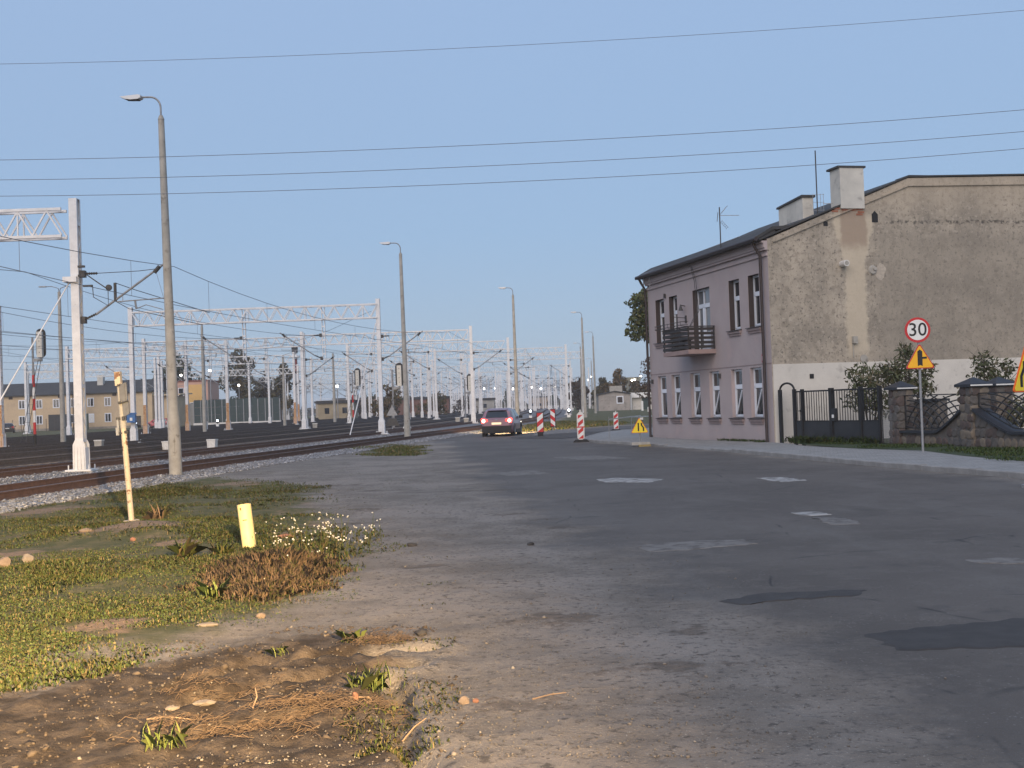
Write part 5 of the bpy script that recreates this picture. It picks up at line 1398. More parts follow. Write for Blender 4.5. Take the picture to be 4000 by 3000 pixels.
def headlamps(t, power, L=4.1, hw=0.62, z=0.66, pitch=-2.2, size=75, yaw=0.0):
    """the beams of a car's own headlights"""
    for sx in (-1, 1):
        ld = bpy.data.lights.new('headlight_beam', 'SPOT'); ld.energy = power; ld.spot_size = R(size); ld.spot_blend = 0.9; ld.color = (1.0, 0.66, 0.3); ld.shadow_soft_size = 0.06
        lo = bpy.data.objects.new('headlight_beam', ld); COL.objects.link(lo); lo.parent = t
        lo.location = (sx * hw, L / 2 + 0.08, z); lo.rotation_euler = (R(90 + pitch), 0, yaw)
m_lilac = mat('lilac_metallic_paint', (0.26, 0.155, 0.185), rough=0.35, metal=0.35, coat=0.4)
suv = car('car', 'dusty purple hatchback driving away with lit tail lamps', (-0.62, 68.2, 0.0), R(-8.0), m_lilac, h=1.58, W=1.76)
headlamps(suv, 2600, pitch=-3.5)
car('car', 'small red car parked by the white wall across the yard', (-50.5, 176, 0.35), R(86), mat('red_car_paint', (0.35, 0.02, 0.03), rough=0.3, coat=0.4), h=1.42, lights=None)
car('car', 'dark car parked at the left end of the yellow house', (-72.2, 176, 0.4), R(20), mat('black_car_paint', (0.015, 0.016, 0.02), rough=0.25, coat=0.4), h=1.45, lights=None)
# unseen lamp, added behind the camera to cast the warm light on the grass
m_added_lamp = mat('added_warm_lamp', (1, 0.8, 0.5), emit=(1.0, 0.62, 0.25), estr=30.0)
SL = thing('street_lamp', 'added unseen lamp casting warm light on the grass from behind the camera', 'street lamp', (4.5, -9.0, 0.0))
ob('post', MB().tube([(0, 0, 0), (0, 0, 5.2)], [0.12, 0.06], 10), m_conc, SL, smooth=True)
hd_ = ob('luminaire', MB().prism([(-0.8, 5.2), (-0.1, 5.1), (0.05, 5.3), (-0.75, 5.38)], -0.14, 0.14, 'y'), m_grey, SL)
ob('lens', MB().box(-0.7, -0.2, -0.1, 0.1, 5.08, 5.12), m_added_lamp, hd_)
ld = bpy.data.lights.new('added_lamp_light', 'SPOT'); ld.energy = 52000; ld.spot_size = R(35); ld.spot_blend = 1.0; ld.color = (1.0, 0.68, 0.33); ld.shadow_soft_size = 0.1
lo = bpy.data.objects.new('added_lamp_light', ld); COL.objects.link(lo); lo.parent = SL; lo.location = (-0.5, 0, 5.02)
_d = Vector((-7.2, 13.2, 0.0)) - Vector((4.0, -9.0, 5.0)); lo.rotation_euler = _d.to_track_quat('-Z', 'Y').to_euler()

# ------------------------------------------------------------------ street lamps
lp_post = MB().tube([(0, 0, -0.3), (0, 0, 0.0), (0, 0, 1.6), (0, 0, 2.0), (0, 0, 10.15)], [0.185, 0.185, 0.175, 0.15, 0.085], 12).tube([(0, 0, 10.15), (0, 0, 10.27)], [0.095, 0.05], 12).mesh('post', True)
lp_post.materials.append(m_conc)
_arc = [(0, 0, 10.2), (0, 0, 10.45)] + [(-0.32 + 0.32 * math.cos(a), 0, 10.5 + 0.32 * math.sin(a)) for a in [math.pi / 2 * i / 8 for i in range(9)]] + [(-0.62, 0, 10.835)]
lp_arm = MB().tube(_arc, 0.028, 8).mesh('arm', True); lp_arm.materials.append(m_grey)
lp_head = MB().prism([(-0.55, 10.80), (-0.62, 10.77), (-0.85, 10.765), (-1.02, 10.80), (-1.16, 10.87), (-0.85, 10.885), (-0.62, 10.895), (-0.54, 10.87)], -0.12, 0.12, 'y').mesh('luminaire'); lp_head.materials.append(mat('luminaire_shell', (0.62, 0.63, 0.64), rough=0.4))
lp_lens = MB().prism([(-0.62, 10.762), (-1.0, 10.79), (-0.98, 10.775), (-0.64, 10.748)], -0.1, 0.1, 'y').mesh('lens'); lp_lens.materials.append(m_dark)
lp_door = MB().box(-0.06, 0.06, -0.188, -0.178, 0.6, 1.2).mesh('access_door'); lp_door.materials.append(m_conc)
LAMPS = [(-9.6, 34.9, 'tall concrete street lamp nearest the camera', 1.0), (-5.82, 67.6, 'second concrete street lamp, right of the second portal', 0.5), (0.35, 96.5, 'third concrete street lamp, rising behind the purple car', 0.3), (7.4, 126, 'fourth concrete street lamp, above the tall white striped board', 0.2), (10.95, 163, 'fifth street lamp, in front of the small grey shed', 0.2), (10.9, 193, 'sixth street lamp, just left of the fourth one', 0.0), (17.0, 262, 'farthest small street lamp before the autumn trees', 0)]
for x, y, lab, ln in LAMPS:
    t = thing('street_lamp', lab, 'street lamp', (x, y, gz(x, y) - 0.02), 0, 'street lamps along the track', rot=(0, R(-0.7 * ln), R(-6)))
    link('post', lp_post, None, t); a = link('arm', lp_arm, None, t); hd = link('luminaire', lp_head, None, t); link('lens', lp_lens, None, hd); link('access_door', lp_door, None, t)
# concrete light columns inside the yard
for x, y, h, lab in [(-31.7, 86.7, 10.7, 'thin concrete lamp column left of the nearest white mast'), (-28.05, 112, 9.75, 'bare concrete pole in the yard right of the nearest street lamp'), (-25.95, 140, 7.8, 'grey pole before the right end of the dark barrier'), (-21.7, 150, 8.5, 'thin grey pole left of the second portal mast')]:
    t = thing('concrete_pole', lab, 'pole', (x, y, float(zt(y))))
    ob('post', MB().tube([(0, 0, -0.2), (0, 0, h)], [0.2, 0.11], 10), m_conc, t, smooth=True)
    if y < 90: ob('lamp_arm', MB().tube([(0, 0, h - 0.1), (-0.05, 0, h + 0.25), (-0.5, 0, h + 0.4), (-0.95, 0, h + 0.4)], 0.03, 6).box(-1.4, -0.9, -0.1, 0.1, h + 0.36, h + 0.44).tube([(0, 0, h - 0.1), (0.1, 0, h + 0.25), (0.5, 0, h + 0.4)], 0.03, 6), m_grey, t)
    else: ob('cap', MB().tube([(0, 0, h), (0, 0, h + 0.1)], [0.12, 0.03], 8), m_grey, t)

# ------------------------------------------------------------------ signals and small yard furniture
def signal(label, loc, hz, face_away=True, striped=True, s=1.0, group='light signals in the yard'):
    t = thing('railway_signal', label, 'signal', loc, 0, group)
    if striped:
        z = 0.0; k = 0
        while z < hz - 1.6:
            ob('post_band', MB().tube([(0, 0, z), (0, 0, min(z + 0.75, hz - 1.6))], 0.09, 10), (m_black, m_red, m_sw, m_red, m_sw, m_red, m_grey)[min(k, 6)], t, smooth=True); z += 0.75; k += 1
    ob('mast', MB().tube([(0, 0, 0), (0, 0, hz + 0.4)], 0.07, 8), m_grey, t, smooth=True)
    bd = [(0.31 * math.cos(a), hz + 0.62 + 0.31 * math.sin(a)) for a in [math.pi * i / 10 for i in range(11)]] + [(-0.31 + 0.31 * (1 - math.cos(a)), hz - 0.62 - 0.31 * math.sin(a)) for a in [math.pi * i / 10 for i in range(11)]]
    b_ = ob('backboard', MB().prism([(p[0] * s, hz + (p[1] - hz) * s) for p in bd], 0.0, 0.04, 'y'), m_black, t, (0.55 * s, -0.05, 0))
    ob('lamp_housing', MB().box(-0.17 * s, 0.17 * s, -0.3, -0.002, hz - 0.9 * s, hz + 0.72 * s), mat('signal_housing', (0.6, 0.58, 0.52), (0.5, 0.49, 0.44), 6, 0.6) if 'signal_housing' not in MATS else MATS['signal_housing'], b_)
    for k in range(4): ob('bolt', MB().tube([(0, -0.31, hz - 0.6 * s + 0.36 * s * k), (0, -0.302, hz - 0.6 * s + 0.36 * s * k)], 0.03, 8), m_dark, b_)
    ob('bracket', MB().box(0, 0.6 * s, -0.06, 0.06, hz - 1.15 * s, hz - 0.95 * s), m_grey, t)
    ld = MB()
    for x in (-0.28, 0.08): ld.bar((0.5 + x * 0.5, -0.1, hz - 1.1), (-0.6 + x, -0.1, 0.3), 0.03)
    for k in range(9): f = k / 9; ld.bar((0.36 - 1.1 * f - 0.1 * f, -0.1, hz - 1.1 - f * (hz - 1.5)), (0.54 - 1.1 * f + 0.1 * f, -0.1, hz - 1.1 - f * (hz - 1.5)), 0.02)
    ob('ladder', ld, m_dark, t)
    return t
signal('railway signal on red and white striped post near the left edge', (-30.3, 78, 0.2), 6.5)
signal('railway signal with oval black board behind the second portal mast', (-9.3, 96, 0.35), 4.1, striped=False)
signal('railway signal with oval black board left of the third portal mast', (-5.0, 130, 0.45), 3.9, striped=False)
signal('distant railway signal on striped post before the brown shrubs', (-16.2, 125, 0.4), 4.8)
for x, y, z, lab in [(-23.8, 70.7, 0.14, 'pale grey cable box beside the nearest white mast'), (-17.2, 61.2, 0.1, 'white cable box half hidden by the nearest street lamp'), (-15.25, 62.3, 0.1, 'white cable box right of the nearest street lamp'), (-18.2, 113, 0.35, 'white cable box at the foot of the third portal'), (-5.3, 118, 0.4, 'first of two white boxes left of the car'), (-4.3, 113, 0.35, 'second of two white boxes left of the car')]:
    t = thing('cable_box', lab, 'box', (x, y, z), R(random.uniform(-8, 8)))
    ob('housing', MB().prism([(-0.2, 0), (0.2, 0), (0.22, 0.36), (-0.22, 0.36)], -0.18, 0.18, 'y'), m_plastic_w if y < 65 else m_conc, t)
    ob('lid', MB().box(-0.24, 0.24, -0.2, 0.2, 0.36, 0.42), m_plastic_w, t)
for x, y, lab in [(1.76, 125, 'dwarf signal with bright white lamp left of the boards'), (5.42, 120, 'dwarf signal with bright lamp at the mast behind the boards'), (-36.0, 150, 'dwarf signal glowing before the dark barrier'), (-49.0, 160, 'dwarf signal glowing in front of the red car')]:
    t = thing('dwarf_signal', lab, 'signal', (x, y, float(zt(y)) + 0.15), 0, 'dwarf signals')
    ob('foot', MB().box(-0.16, 0.16, -0.14, 0.14, 0, 0.25), m_sw, t); ob('stem', MB().tube([(0, 0, 0.25), (0, 0, 0.45)], 0.05, 8), m_dark, t)
    h_ = ob('head', MB().prism([(-0.17, 0.42), (0.17, 0.42), (0.2, 0.7), (0.1, 0.88), (-0.1, 0.88), (-0.2, 0.7)], -0.1, 0.1, 'y'), m_black, t)
    ob('lamp', MB().tube([(0.02, -0.14, 0.7), (0.02, -0.1, 0.7)], 0.11, 12), m_lampw, h_)
t = thing('track_sign', 'back of a grey triangular track sign beside the second lamp', 'sign', (-8.83, 90, 0.2))
ob('post', MB().tube([(0, 0, 0), (0, 0, 1.9)], 0.035, 8), m_grey, t)
ob('plate', MB().prism(tri_plate(0.85), -0.012, 0.012, 'y'), m_grey, t, (0, -0.05, 1.1)); ob('lower_plate', MB().prism([(-0.5, 0.35), (0.5, 0.35), (0.3, 0.9), (-0.3, 0.9)], -0.06, -0.035, 'y'), m_dark, t)
t = thing('marker_post', 'low white capped marker beside the second street lamp', 'marker', (-6.9, 80, 0.2))
ob('post', MB().box(-0.1, 0.1, -0.08, 0.08, 0, 0.3), m_dark, t); ob('cap', MB().prism([(-0.27, 0.28), (0.27, 0.28), (0.2, 0.42), (-0.2, 0.44)], -0.15, 0.15, 'y'), m_plastic_w, t)
# flood lights on slim columns at the end of the yard
for k, (x, y, z) in enumerate([(-9.5, 420, 8.2), (-6.0, 440, 8.6), (0.2, 420, 7.9), (6.8, 430, 8.4), (10.5, 450, 8.0), (15, 440, 8.2), (19.3, 440, 7.9), (18.6, 300, 7.6), (19.4, 300, 8.4), (-46.5, 190, 8.9), (-51, 230, 7.5), (-58.5, 218, 9.3), (-28.4, 200, 6.0)]):
    t = thing('flood_light', 'lit flood light on a slim column far away in the yard', 'flood light', (x, y, 0.8), 0, 'lit flood lights far away')
    ob('column', MB().tube([(0, 0, 0), (0, 0, z - 0.8)], 0.08, 6), m_grey, t)
    r_ = 0.36 if y > 400 else 0.2
    ob('lamp', MB().tube([(0, -0.25, z - 0.8), (0, -0.05, z - 0.8)], r_, 12), m_lamp, t)

# ------------------------------------------------------------------ buildings across the yard
m_yhouse = mat('ochre_render', (0.58, 0.45, 0.29), (0.48, 0.37, 0.25), 0.25, 0.95, bump=0.1, bscale=8, c3=(0.42, 0.32, 0.22), c3scale=0.6, c3lo=0.55, c3hi=0.75)
YH = thing('yellow_house', 'long two storey ochre house with black roof across the yard', 'house', (-79, 190, 0.3))
ob('wall', MB().box(-6, 23.4, 0, 9, -0.6, 5.75), m_yhouse, YH)
ob('plinth', MB().box(-5.9, 23.45, -0.06, 0.0, -0.6, 0.55), mat('stone_plinth', (0.3, 0.27, 0.22), (0.2, 0.18, 0.16), 1.2, 0.95), YH)
yr = ob('roof', MB().prism([(-0.4, 5.62), (9.4, 5.7), (9.0, 7.3), (5.0, 7.75), (-0.4, 5.78)], -6.2, 23.6, 'x'), m_rooft, YH)
ob('chimney', MB().box(14.0, 14.9, 3, 4, 7.0, 8.6), m_chim, yr)
for k in range(7):
    x = 3.3 + 2.75 * k - (0.1 * k)
    for z in (1.3, 3.75):
        if k == 6 and z > 3: pass
        w = ob('window', MB().box(x - 0.52, x + 0.52, -0.05, 0.0, z - 0.1, z + 1.3), m_upvc, YH)
        closed = (z < 2 and k in (2, 4))
        for sx in (-1, 1): ob('pane', MB().box(x + sx * 0.22 - 0.17, x + sx * 0.22 + 0.17, -0.058, -0.051, z + 0.03, z + 1.17), m_sw if closed else m_glass, w)
for x in (5.1, 11.2, 22.6): ob('downpipe', MB().tube([(x, -0.08, 0), (x, -0.08, 5.6)], 0.06, 6), m_pipe, YH)
for x in (9.2, 17.6, 1.6): ob('eaves_vent', MB().box(x - 0.3, x + 0.3, -0.03, 0, 5.2, 5.6), m_brown, YH)
ob('door', MB().box(20.7, 21.6, -0.06, 0, -0.3, 2.0), m_dark, YH)
ob('annex', MB().box(23.5, 27, 1.5, 7, -0.6, 4.9).prism([(0.6, 5.0), (8, 5.2), (8, 5.4), (0.6, 5.2)], 23.3, 27.6, 'x'), m_yhouse, YH)
tag(ob('duct_column', MB().box(-66.2, -65.4, 186, 186.8, 0.4, 8.6), m_black), 'tall black duct column in front of the ochre house', 'column')
bpy.data.objects['duct_column']['label'] = 'tall black duct column in front of the ochre house'
yf = thing('yard_fence', 'low dark mesh fence in front of the ochre house', 'fence', (-76, 184, 0.4))
for k in range(9): ob('post', MB().box(k * 1.25 - 0.03, k * 1.25 + 0.03, -0.03, 0.03, 0, 1.9), m_dark, yf)
ob('solid_gate', MB().box(6.6, 10.0, -0.02, 0.02, 0.1, 2.5), m_gpan, yf)
fm = MB()
for k in range(40): fm.bar((k * 0.16, 0, 0.1), (k * 0.16, 0, 1.8), 0.02)
ob('mesh_panel', fm, m_grey, yf)
tag(ob('green_locker', MB().box(-64.4, -63.6, 184, 184.6, 0.4, 2.9), mat('green_locker_paint', (0.05, 0.09, 0.08), rough=0.5)), 'narrow green locker beside the dark gate', 'locker')
tag(ob('boundary_wall', MB().box(-56, -50.6, 196, 196.4, 0.2, 4.0).box(-53.2, -53.0, 195.95, 196, 2.5, 3.4), mat('white_wall', (0.5, 0.48, 0.45), (0.42, 0.41, 0.385), 0.5, 0.95)), 'plain white wall between the ochre and orange houses', 'wall')
m_or = mat('salmon_render', (0.56, 0.34, 0.26), (0.5, 0.31, 0.24), 0.4, 0.95)
OB = thing('orange_house', 'salmon flat roofed house with a yellow area across the yard', 'house', (-60.4, 215, 0.5))
ob('wall', MB().box(0, 7.3, 0, 8, -0.5, 7.5), m_or, OB)
ob('roof', MB().box(-0.12, 7.42, -0.12, 8.1, 7.5, 7.75), mat('red_roof_edge', (0.2, 0.07, 0.05), rough=0.8), OB)
ob('yellow_area', MB().box(3.6, 6.4, -0.03, -0.002, 3.7, 7.0), mat('yellow_area_tone', (0.66, 0.42, 0.16), (0.6, 0.38, 0.15), 0.8, 0.9), OB)  # yellow rectangle over the upper right part of the front
for x, z in ((2.6, 5.0), (2.6, 2.4), (1.0, 5.0), (4.6, 2.4)):
    w = ob('window', MB().box(x - 0.5, x + 0.5, -0.05, 0, z, z + 1.5), m_upvc, OB); ob('pane', MB().box(x - 0.4, x + 0.4, -0.06, -0.052, z + 0.1, z + 1.4), m_glass, w)
# dark green noise barrier, panel by panel
m_barr = mat('green_barrier', (0.022, 0.042, 0.043), (0.03, 0.052, 0.052), 1, 0.5)
NBR = thing('noise_barrier', 'dark green panelled noise barrier on pale posts', 'barrier', (-49.7, 192, 0.55), math.atan2(-3.0, 14))
pm = MB().box(0.06, 1.13, -0.04, 0.04, 0.0, 1.18).mesh('panel'); pm.materials.append(m_barr)
po = MB().box(-0.06, 0.06, -0.08, 0.08, 0, 3.75).mesh('post'); po.materials.append(m_grey)
for k in range(13):
    link('post', po, None, NBR, (k * 1.19, 0, 0))
    if k < 12:
        for j in range(3): link('panel', pm, None, NBR, (k * 1.19, 0, 0.3 + j * 1.2))
ob('base_beam', MB().box(-0.1, 14.4, -0.12, 0.12, -0.2, 0.28), m_plastic_w, NBR)
# striped chimney
CH = thing('striped_chimney', 'slim red and white chimney with black head beyond the yard', 'chimney', (-46, 262, 0.6))
for k in range(9):
    ob('band', MB().tube([(0, 0, k * 1.45), (0, 0, (k + 1) * 1.45)], [0.56 - 0.01 * k, 0.55 - 0.01 * k], 12), mat('chimney_red', (0.27, 0.055, 0.045), (0.2, 0.05, 0.045), 2, 0.9) if k == 0 else MATS['chimney_red'], CH, smooth=True)
    ob('ring', MB().tube([(0, 0, (k + 1) * 1.45 - 0.14), (0, 0, (k + 1) * 1.45 + 0.0)], 0.6, 12), m_sw, CH, smooth=True)
ob('platform', MB().tube([(0, 0, 13.2), (0, 0, 13.6)], 1.1, 12).tube([(0, 0, 13.05), (0, 0, 14.2)], 0.5, 12), m_sw, CH)
ob('head', MB().tube([(0, 0, 14.2), (0, 0, 15.4)], [0.62, 0.7], 12), m_black, CH, smooth=True)
# low buildings near the end of the yard
for x0, x1, y, z0, z1, c, lab in [(-34.0, -27.8, 215, 0.6, 3.4, (0.36, 0.3, 0.2), 'low ochre hut behind the third portal'), (-27.5, -13.5, 262, 0.7, 4.0, (0.2, 0.11, 0.085), 'long low brick shed with dark roof in the yard'), (-9.0, -4.5, 300, 0.7, 3.6, (0.4, 0.39, 0.36), 'small pale hut right of the brick shed'), (-48, -36, 300, 0.7, 4.2, (0.4, 0.34, 0.26), 'pale shed behind the striped chimney'), (6.0, 15.0, 470, 0.8, 5.0, (0.42, 0.33, 0.25), 'far pinkish building at the end of the tracks'), (17.5, 21.5, 262, 0.8, 3.6, (0.45, 0.36, 0.26), 'small cream building between the far lamps'), (-70, -40, 480, 0.8, 7.0, (0.35, 0.25, 0.2), 'far reddish apartment block over the yard')]:
    t = thing('yard_building', lab, 'building', (x0, y, z0))
    ob('wall', MB().box(0, x1 - x0, 0, 6, -0.5, z1 - z0), mat('hut_wall', c, tuple(v * 0.75 for v in c), 0.6, 0.95), t)
    ob('roof', MB().box(-0.3, x1 - x0 + 0.3, -0.3, 6.3, z1 - z0, z1 - z0 + 0.5), m_rooft, t)
    n_ = max(1, int((x1 - x0) / 3))
    for k in range(n_):
        x = (k + 0.5) * (x1 - x0) / n_
        ob('window', MB().box(x - 0.4, x + 0.4, -0.04, 0, 1.0, 2.0), m_glass, t)
# shed and garage beyond the side street
SH = thing('garden_shed', 'small grey rendered shed with one white framed window', 'shed', (13.6, 195, 0.85))
ob('wall', MB().prism([(0, -0.6), (5.0, -0.6), (5.0, 2.2), (2.6, 2.65), (0, 2.2)], 0, 5, 'y'), mat('patched_render', (0.27, 0.25, 0.225), (0.37, 0.33, 0.3), 0.9, 0.95, c3=(0.19, 0.175, 0.16), c3scale=2, c3lo=0.55, c3hi=0.7), SH)
ob('roof', MB().prism([(-0.2, 2.18), (2.6, 2.68), (5.2, 2.2), (5.2, 2.32), (2.6, 2.8), (-0.2, 2.3)], -0.25, 5.2, 'y'), m_rooft, SH)
w = ob('window', MB().box(2.85, 3.95, -0.06, 0, 0.75, 1.95), m_upvc, SH); ob('pane', MB().box(3.0, 3.8, -0.07, -0.062, 0.9, 1.8), m_brown, w)
ob('chimney', MB().box(2.0, 4.0, 2, 3, 2.5, 3.6), m_conc, SH)
GA = thing('garage', 'white flat roofed garage with dark green door', 'garage', (18.75, 197, 0.8))
ob('fascia', MB().box(0, 5.0, -0.6, 5, 1.65, 2.45), m_sw, GA)
ob('wall', MB().box(0.4, 1.9, 0, 5, -0.5, 1.6).box(3.2, 5, 0, 5, -0.5, 1.6), m_plaster, GA)
ob('door', MB().box(1.95, 3.15, 0.05, 0.15, -0.4, 1.5), mat('green_door', (0.02, 0.04, 0.035), rough=0.5), GA)
ob('column', MB().box(0.0, 0.3, -0.55, -0.25, -0.6, 1.65), m_sw, GA)
for x, y, h, lab in [(18.5, 176, 1.3, 'white stub post in front of the garage'), (17.4, 158, 0.55, 'small white bollard on the grass before the garage')]:
    t = thing('white_post', lab, 'post', (x, y, gz(x, y)))
    ob('shaft', MB().box(-0.13, 0.13, -0.13, 0.13, -0.1, h), m_sw, t); ob('cap', MB().prism([(-0.13, h), (0.13, h), (0.05, h + 0.1), (-0.05, h + 0.1)], -0.13, 0.13, 'y'), m_sw, t)
SI = thing('silo', 'green lit silo tower with small lights on its rim', 'silo', (37.5, 400, 0.8))
for k in range(4): ob('tank', MB().tube([(k * 1.15, 0, 0), (k * 1.15, 0, 8.0)], 0.6, 12), mat('silo_lit_green', (0.2, 0.19, 0.13), (0.15, 0.145, 0.11), 1, 0.8) if k == 0 else MATS['silo_lit_green'], SI, smooth=True)  # green light on the grey tower is put into its colour
ob('gantry', MB().box(-0.9, 4.3, -0.8, 0.8, 8.0, 9.2), MATS['silo_lit_green'], SI)
for k, (x, z) in enumerate(((1.4, 8.2), (2.3, 8.4), (4.3, 9.4))): ob('lamp', MB().tube([(x, -1.0, z), (x, -0.85, z)], 0.3, 10), m_lamp, SI)

# ------------------------------------------------------------------ trees
def leaf_cloud(mb_n, centers, radii, size, seed, shell=0.55, asp=0.55):
    g = np.random.default_rng(seed)
    N_ = mb_n; ci = g.choice(len(centers), N_, p=np.array([r ** 2 for r in radii]) / sum(r ** 2 for r in radii))
    C = np.array(centers)[ci]; Rr = np.array(radii)[ci]
    d = g.normal(size=(N_, 3)); d /= np.linalg.norm(d, axis=1)[:, None]
    rad = (shell + (1 - shell) * g.random(N_) ** 0.6) * (1 + 0.22 * np.sin(d[:, 0] * 5 + ci) * np.cos(d[:, 2] * 6 + ci * 2))
    Pp = C + d * (Rr * rad)[:, None] * np.array([1, 1, 0.85])
    # leaf axes
    a = g.normal(size=(N_, 3)); a /= np.linalg.norm(a, axis=1)[:, None]
    b = np.cross(a, g.normal(size=(N_, 3))); b /= np.linalg.norm(b, axis=1)[:, None]
    s = size * g.uniform(0.6, 1.4, N_)[:, None]
    a = a * s; b = b * s * asp
    V = np.stack([Pp - a, Pp + b, Pp + a, Pp - b], 1).reshape(-1, 3)
    me = bpy.data.meshes.new('crown')
    me.vertices.add(N_ * 4); me.vertices.foreach_set('co', V.astype(np.float32).ravel())
    me.loops.add(N_ * 4); me.loops.foreach_set('vertex_index', np.arange(N_ * 4, dtype=np.int32))
    me.polygons.add(N_); me.polygons.foreach_set('loop_start', (np.arange(N_) * 4).astype(np.int32))
    me.update(calc_edges=True)
    return me
def leaf_mat(name, c1, c2, c3):
    return mat(name, c1, c2, rough=0.75, island=2, c3=c3, c3lo=0.6, c3hi=0.9, spec=0.2)
lm_dark = leaf_mat('dark_foliage', (0.022, 0.035, 0.014), (0.05, 0.065, 0.024), (0.07, 0.075, 0.035))
lm_olive = leaf_mat('olive_foliage', (0.075, 0.068, 0.028), (0.12, 0.09, 0.04), (0.06, 0.065, 0.03))
lm_autumn = leaf_mat('autumn_foliage', (0.16, 0.095, 0.035), (0.1, 0.072, 0.03), (0.07, 0.07, 0.025))
lm_brown = leaf_mat('brown_foliage', (0.055, 0.038, 0.03), (0.09, 0.062, 0.045), (0.06, 0.055, 0.035))
lm_green = leaf_mat('green_foliage', (0.05, 0.07, 0.022), (0.085, 0.1, 0.038), (0.11, 0.1, 0.045))
def tree(name, label, loc, h, cw, mtl, n=2600, leaf=0.28, nb=12, trunk=0.22, low=0.25, seed=1, group=None, cat='tree', top=0.0):
    g = random.Random(seed)
    t = thing(name, label, cat, loc, 0, group)
    cs = []; rs_ = []
    for k in range(nb):
        f = (k + 0.5) / nb; z = h * (low + (1 - low) * f) - cw * 0.12
        env = math.sin(math.pi * (0.12 + 0.8 * f)) ** 0.7
        rr = cw / 2 * env
        a = g.uniform(0, 6.28); q = g.uniform(0.2, 0.75)
        cs.append((rr * q * math.cos(a), rr * q * math.sin(a), z)); rs_.append(max(cw * 0.14, rr * g.uniform(0.38, 0.6)))
    tr = MB().tube([(0, 0, -0.3), (0.05, 0, h * 0.3), (-0.05, 0.05, h * 0.6), (0, 0, h * 0.85)], [trunk, trunk * 0.8, trunk * 0.5, trunk * 0.15], 8)
    for k in range(0, nb, 2):
        c = cs[k]; tr.tube([(0, 0, max(h * 0.18, c[2] - cw * 0.35)), (c[0] * 0.6, c[1] * 0.6, c[2] - cw * 0.08), c], [trunk * 0.45, trunk * 0.28, trunk * 0.1], 6)
    ob('trunk', tr, mat('bark', (0.06, 0.05, 0.04), (0.1, 0.085, 0.07), 6, 0.95) if 'bark' not in MATS else MATS['bark'], t, smooth=True)
    link('crown', leaf_cloud(n, cs, rs_, leaf, seed), mtl, t)
    return t
tree('broad_tree', 'dark green tree rising behind the ochre and salmon houses', (-64, 236, 0.6), 14.3, 9.5, lm_dark, 4500, 0.3, 16, 0.35, seed=3)
tree('broad_tree', 'olive brown tree behind the left end of the barrier', (-52.5, 238, 0.6), 14.6, 8.0, lm_olive, 4500, 0.27, 16, 0.3, seed=4)
tree('broad_tree', 'olive tree beside the striped chimney', (-44.5, 236, 0.6), 11.4, 6.0, lm_olive, 3200, 0.25, 14, 0.25, seed=5)
tree('broad_tree', 'lower brown tree between the two olive trees', (-48.5, 242, 0.6), 9.0, 6.0, lm_brown, 2600, 0.25, 12, 0.2, seed=6)
BT = thing('broad_tree', 'leafy green tree leaning out behind the corner house', 'tree', (11.2, 80, 0.0))
_bl = [((-2.6, 0, 8.1), 0.95), ((-1.7, 0.4, 8.5), 1.1), ((-3.0, 0, 6.25), 0.8), ((-2.0, 0.2, 6.3), 0.9), ((-1.9, 0, 7.2), 0.8), ((-1.2, -0.3, 5.4), 0.9), ((-0.8, 0.3, 4.4), 0.9), ((-0.6, 0, 6.6), 1.4), ((0, 0.3, 8.6), 1.5), ((1.4, 0, 7.2), 1.7), ((0.6, 0, 9.7), 1.2), ((-0.4, 0, 3.2), 0.8), ((-2.3, 0.2, 7.3), 0.9), ((-1.5, 0, 5.9), 0.9), ((-2.9, -0.2, 7.0), 0.6), ((-1.0, 0, 7.6), 1.1), ((-1.2, 0, 4.7), 0.7)]
_tr = MB().tube([(0, 0, -0.3), (-0.1, 0, 3), (-0.3, 0, 6), (0, 0, 9)], [0.3, 0.24, 0.16, 0.05], 8)
for _c, _q in _bl: _tr.tube([(-0.15, 0, max(1.5, _c[2] - 2.2)), (_c[0] * 0.6, _c[1], _c[2] - 0.6), _c], [0.1, 0.06, 0.02], 6)
ob('trunk', _tr, MATS['bark'], BT, smooth=True)
link('crown', leaf_cloud(13000, [b[0] for b in _bl], [b[1] for b in _bl], 0.115, 17, shell=0.3), lm_green, BT)
tree('broad_tree', 'thin bare tree beyond the house corner', (13.6, 120, 0.3), 6.2, 4.0, lm_brown, 900, 0.12, 9, 0.1, seed=18)
tree('broad_tree', 'dark brown upright tree right of the last portal', (13.0, 240, 0.6), 6.8, 4.6, lm_brown, 4200, 0.19, 14, 0.15, low=0.05, seed=8)
tree('broad_tree', 'yellowing tree behind the grey shed', (20.3, 236, 0.6), 8.0, 5.6, lm_autumn, 5200, 0.2, 12, 0.15, low=0.1, seed=9)
tree('broad_tree', 'green tree left of the yellowing one behind the shed', (17.4, 242, 0.6), 6.6, 5.2, lm_olive, 4400, 0.2, 12, 0.15, low=0.05, seed=10)
tree('broad_tree', 'rust coloured low tree between shed and silo', (24.2, 240, 0.6), 5.6, 5.6, lm_autumn, 4000, 0.2, 10, 0.15, low=0.05, seed=11)
tree('broad_tree', 'dark tree beside the silo and the house corner', (31.5, 260, 0.6), 8.4, 8.0, lm_brown, 5000, 0.24, 12, 0.2, low=0.05, seed=12)
tree('conifer', 'small dark conifer far beyond the end of the tracks', (13.5, 420, 0.6), 5.6, 5.5, lm_dark, 1500, 0.25, 10, 0.15, low=0.0, seed=13)
tree('conifer', 'lone dark conifer above the flood lights left of the car', (-1.4, 430, 0.6), 10.5, 4.0, lm_dark, 1500, 0.25, 12, 0.15, low=0.05, seed=14)
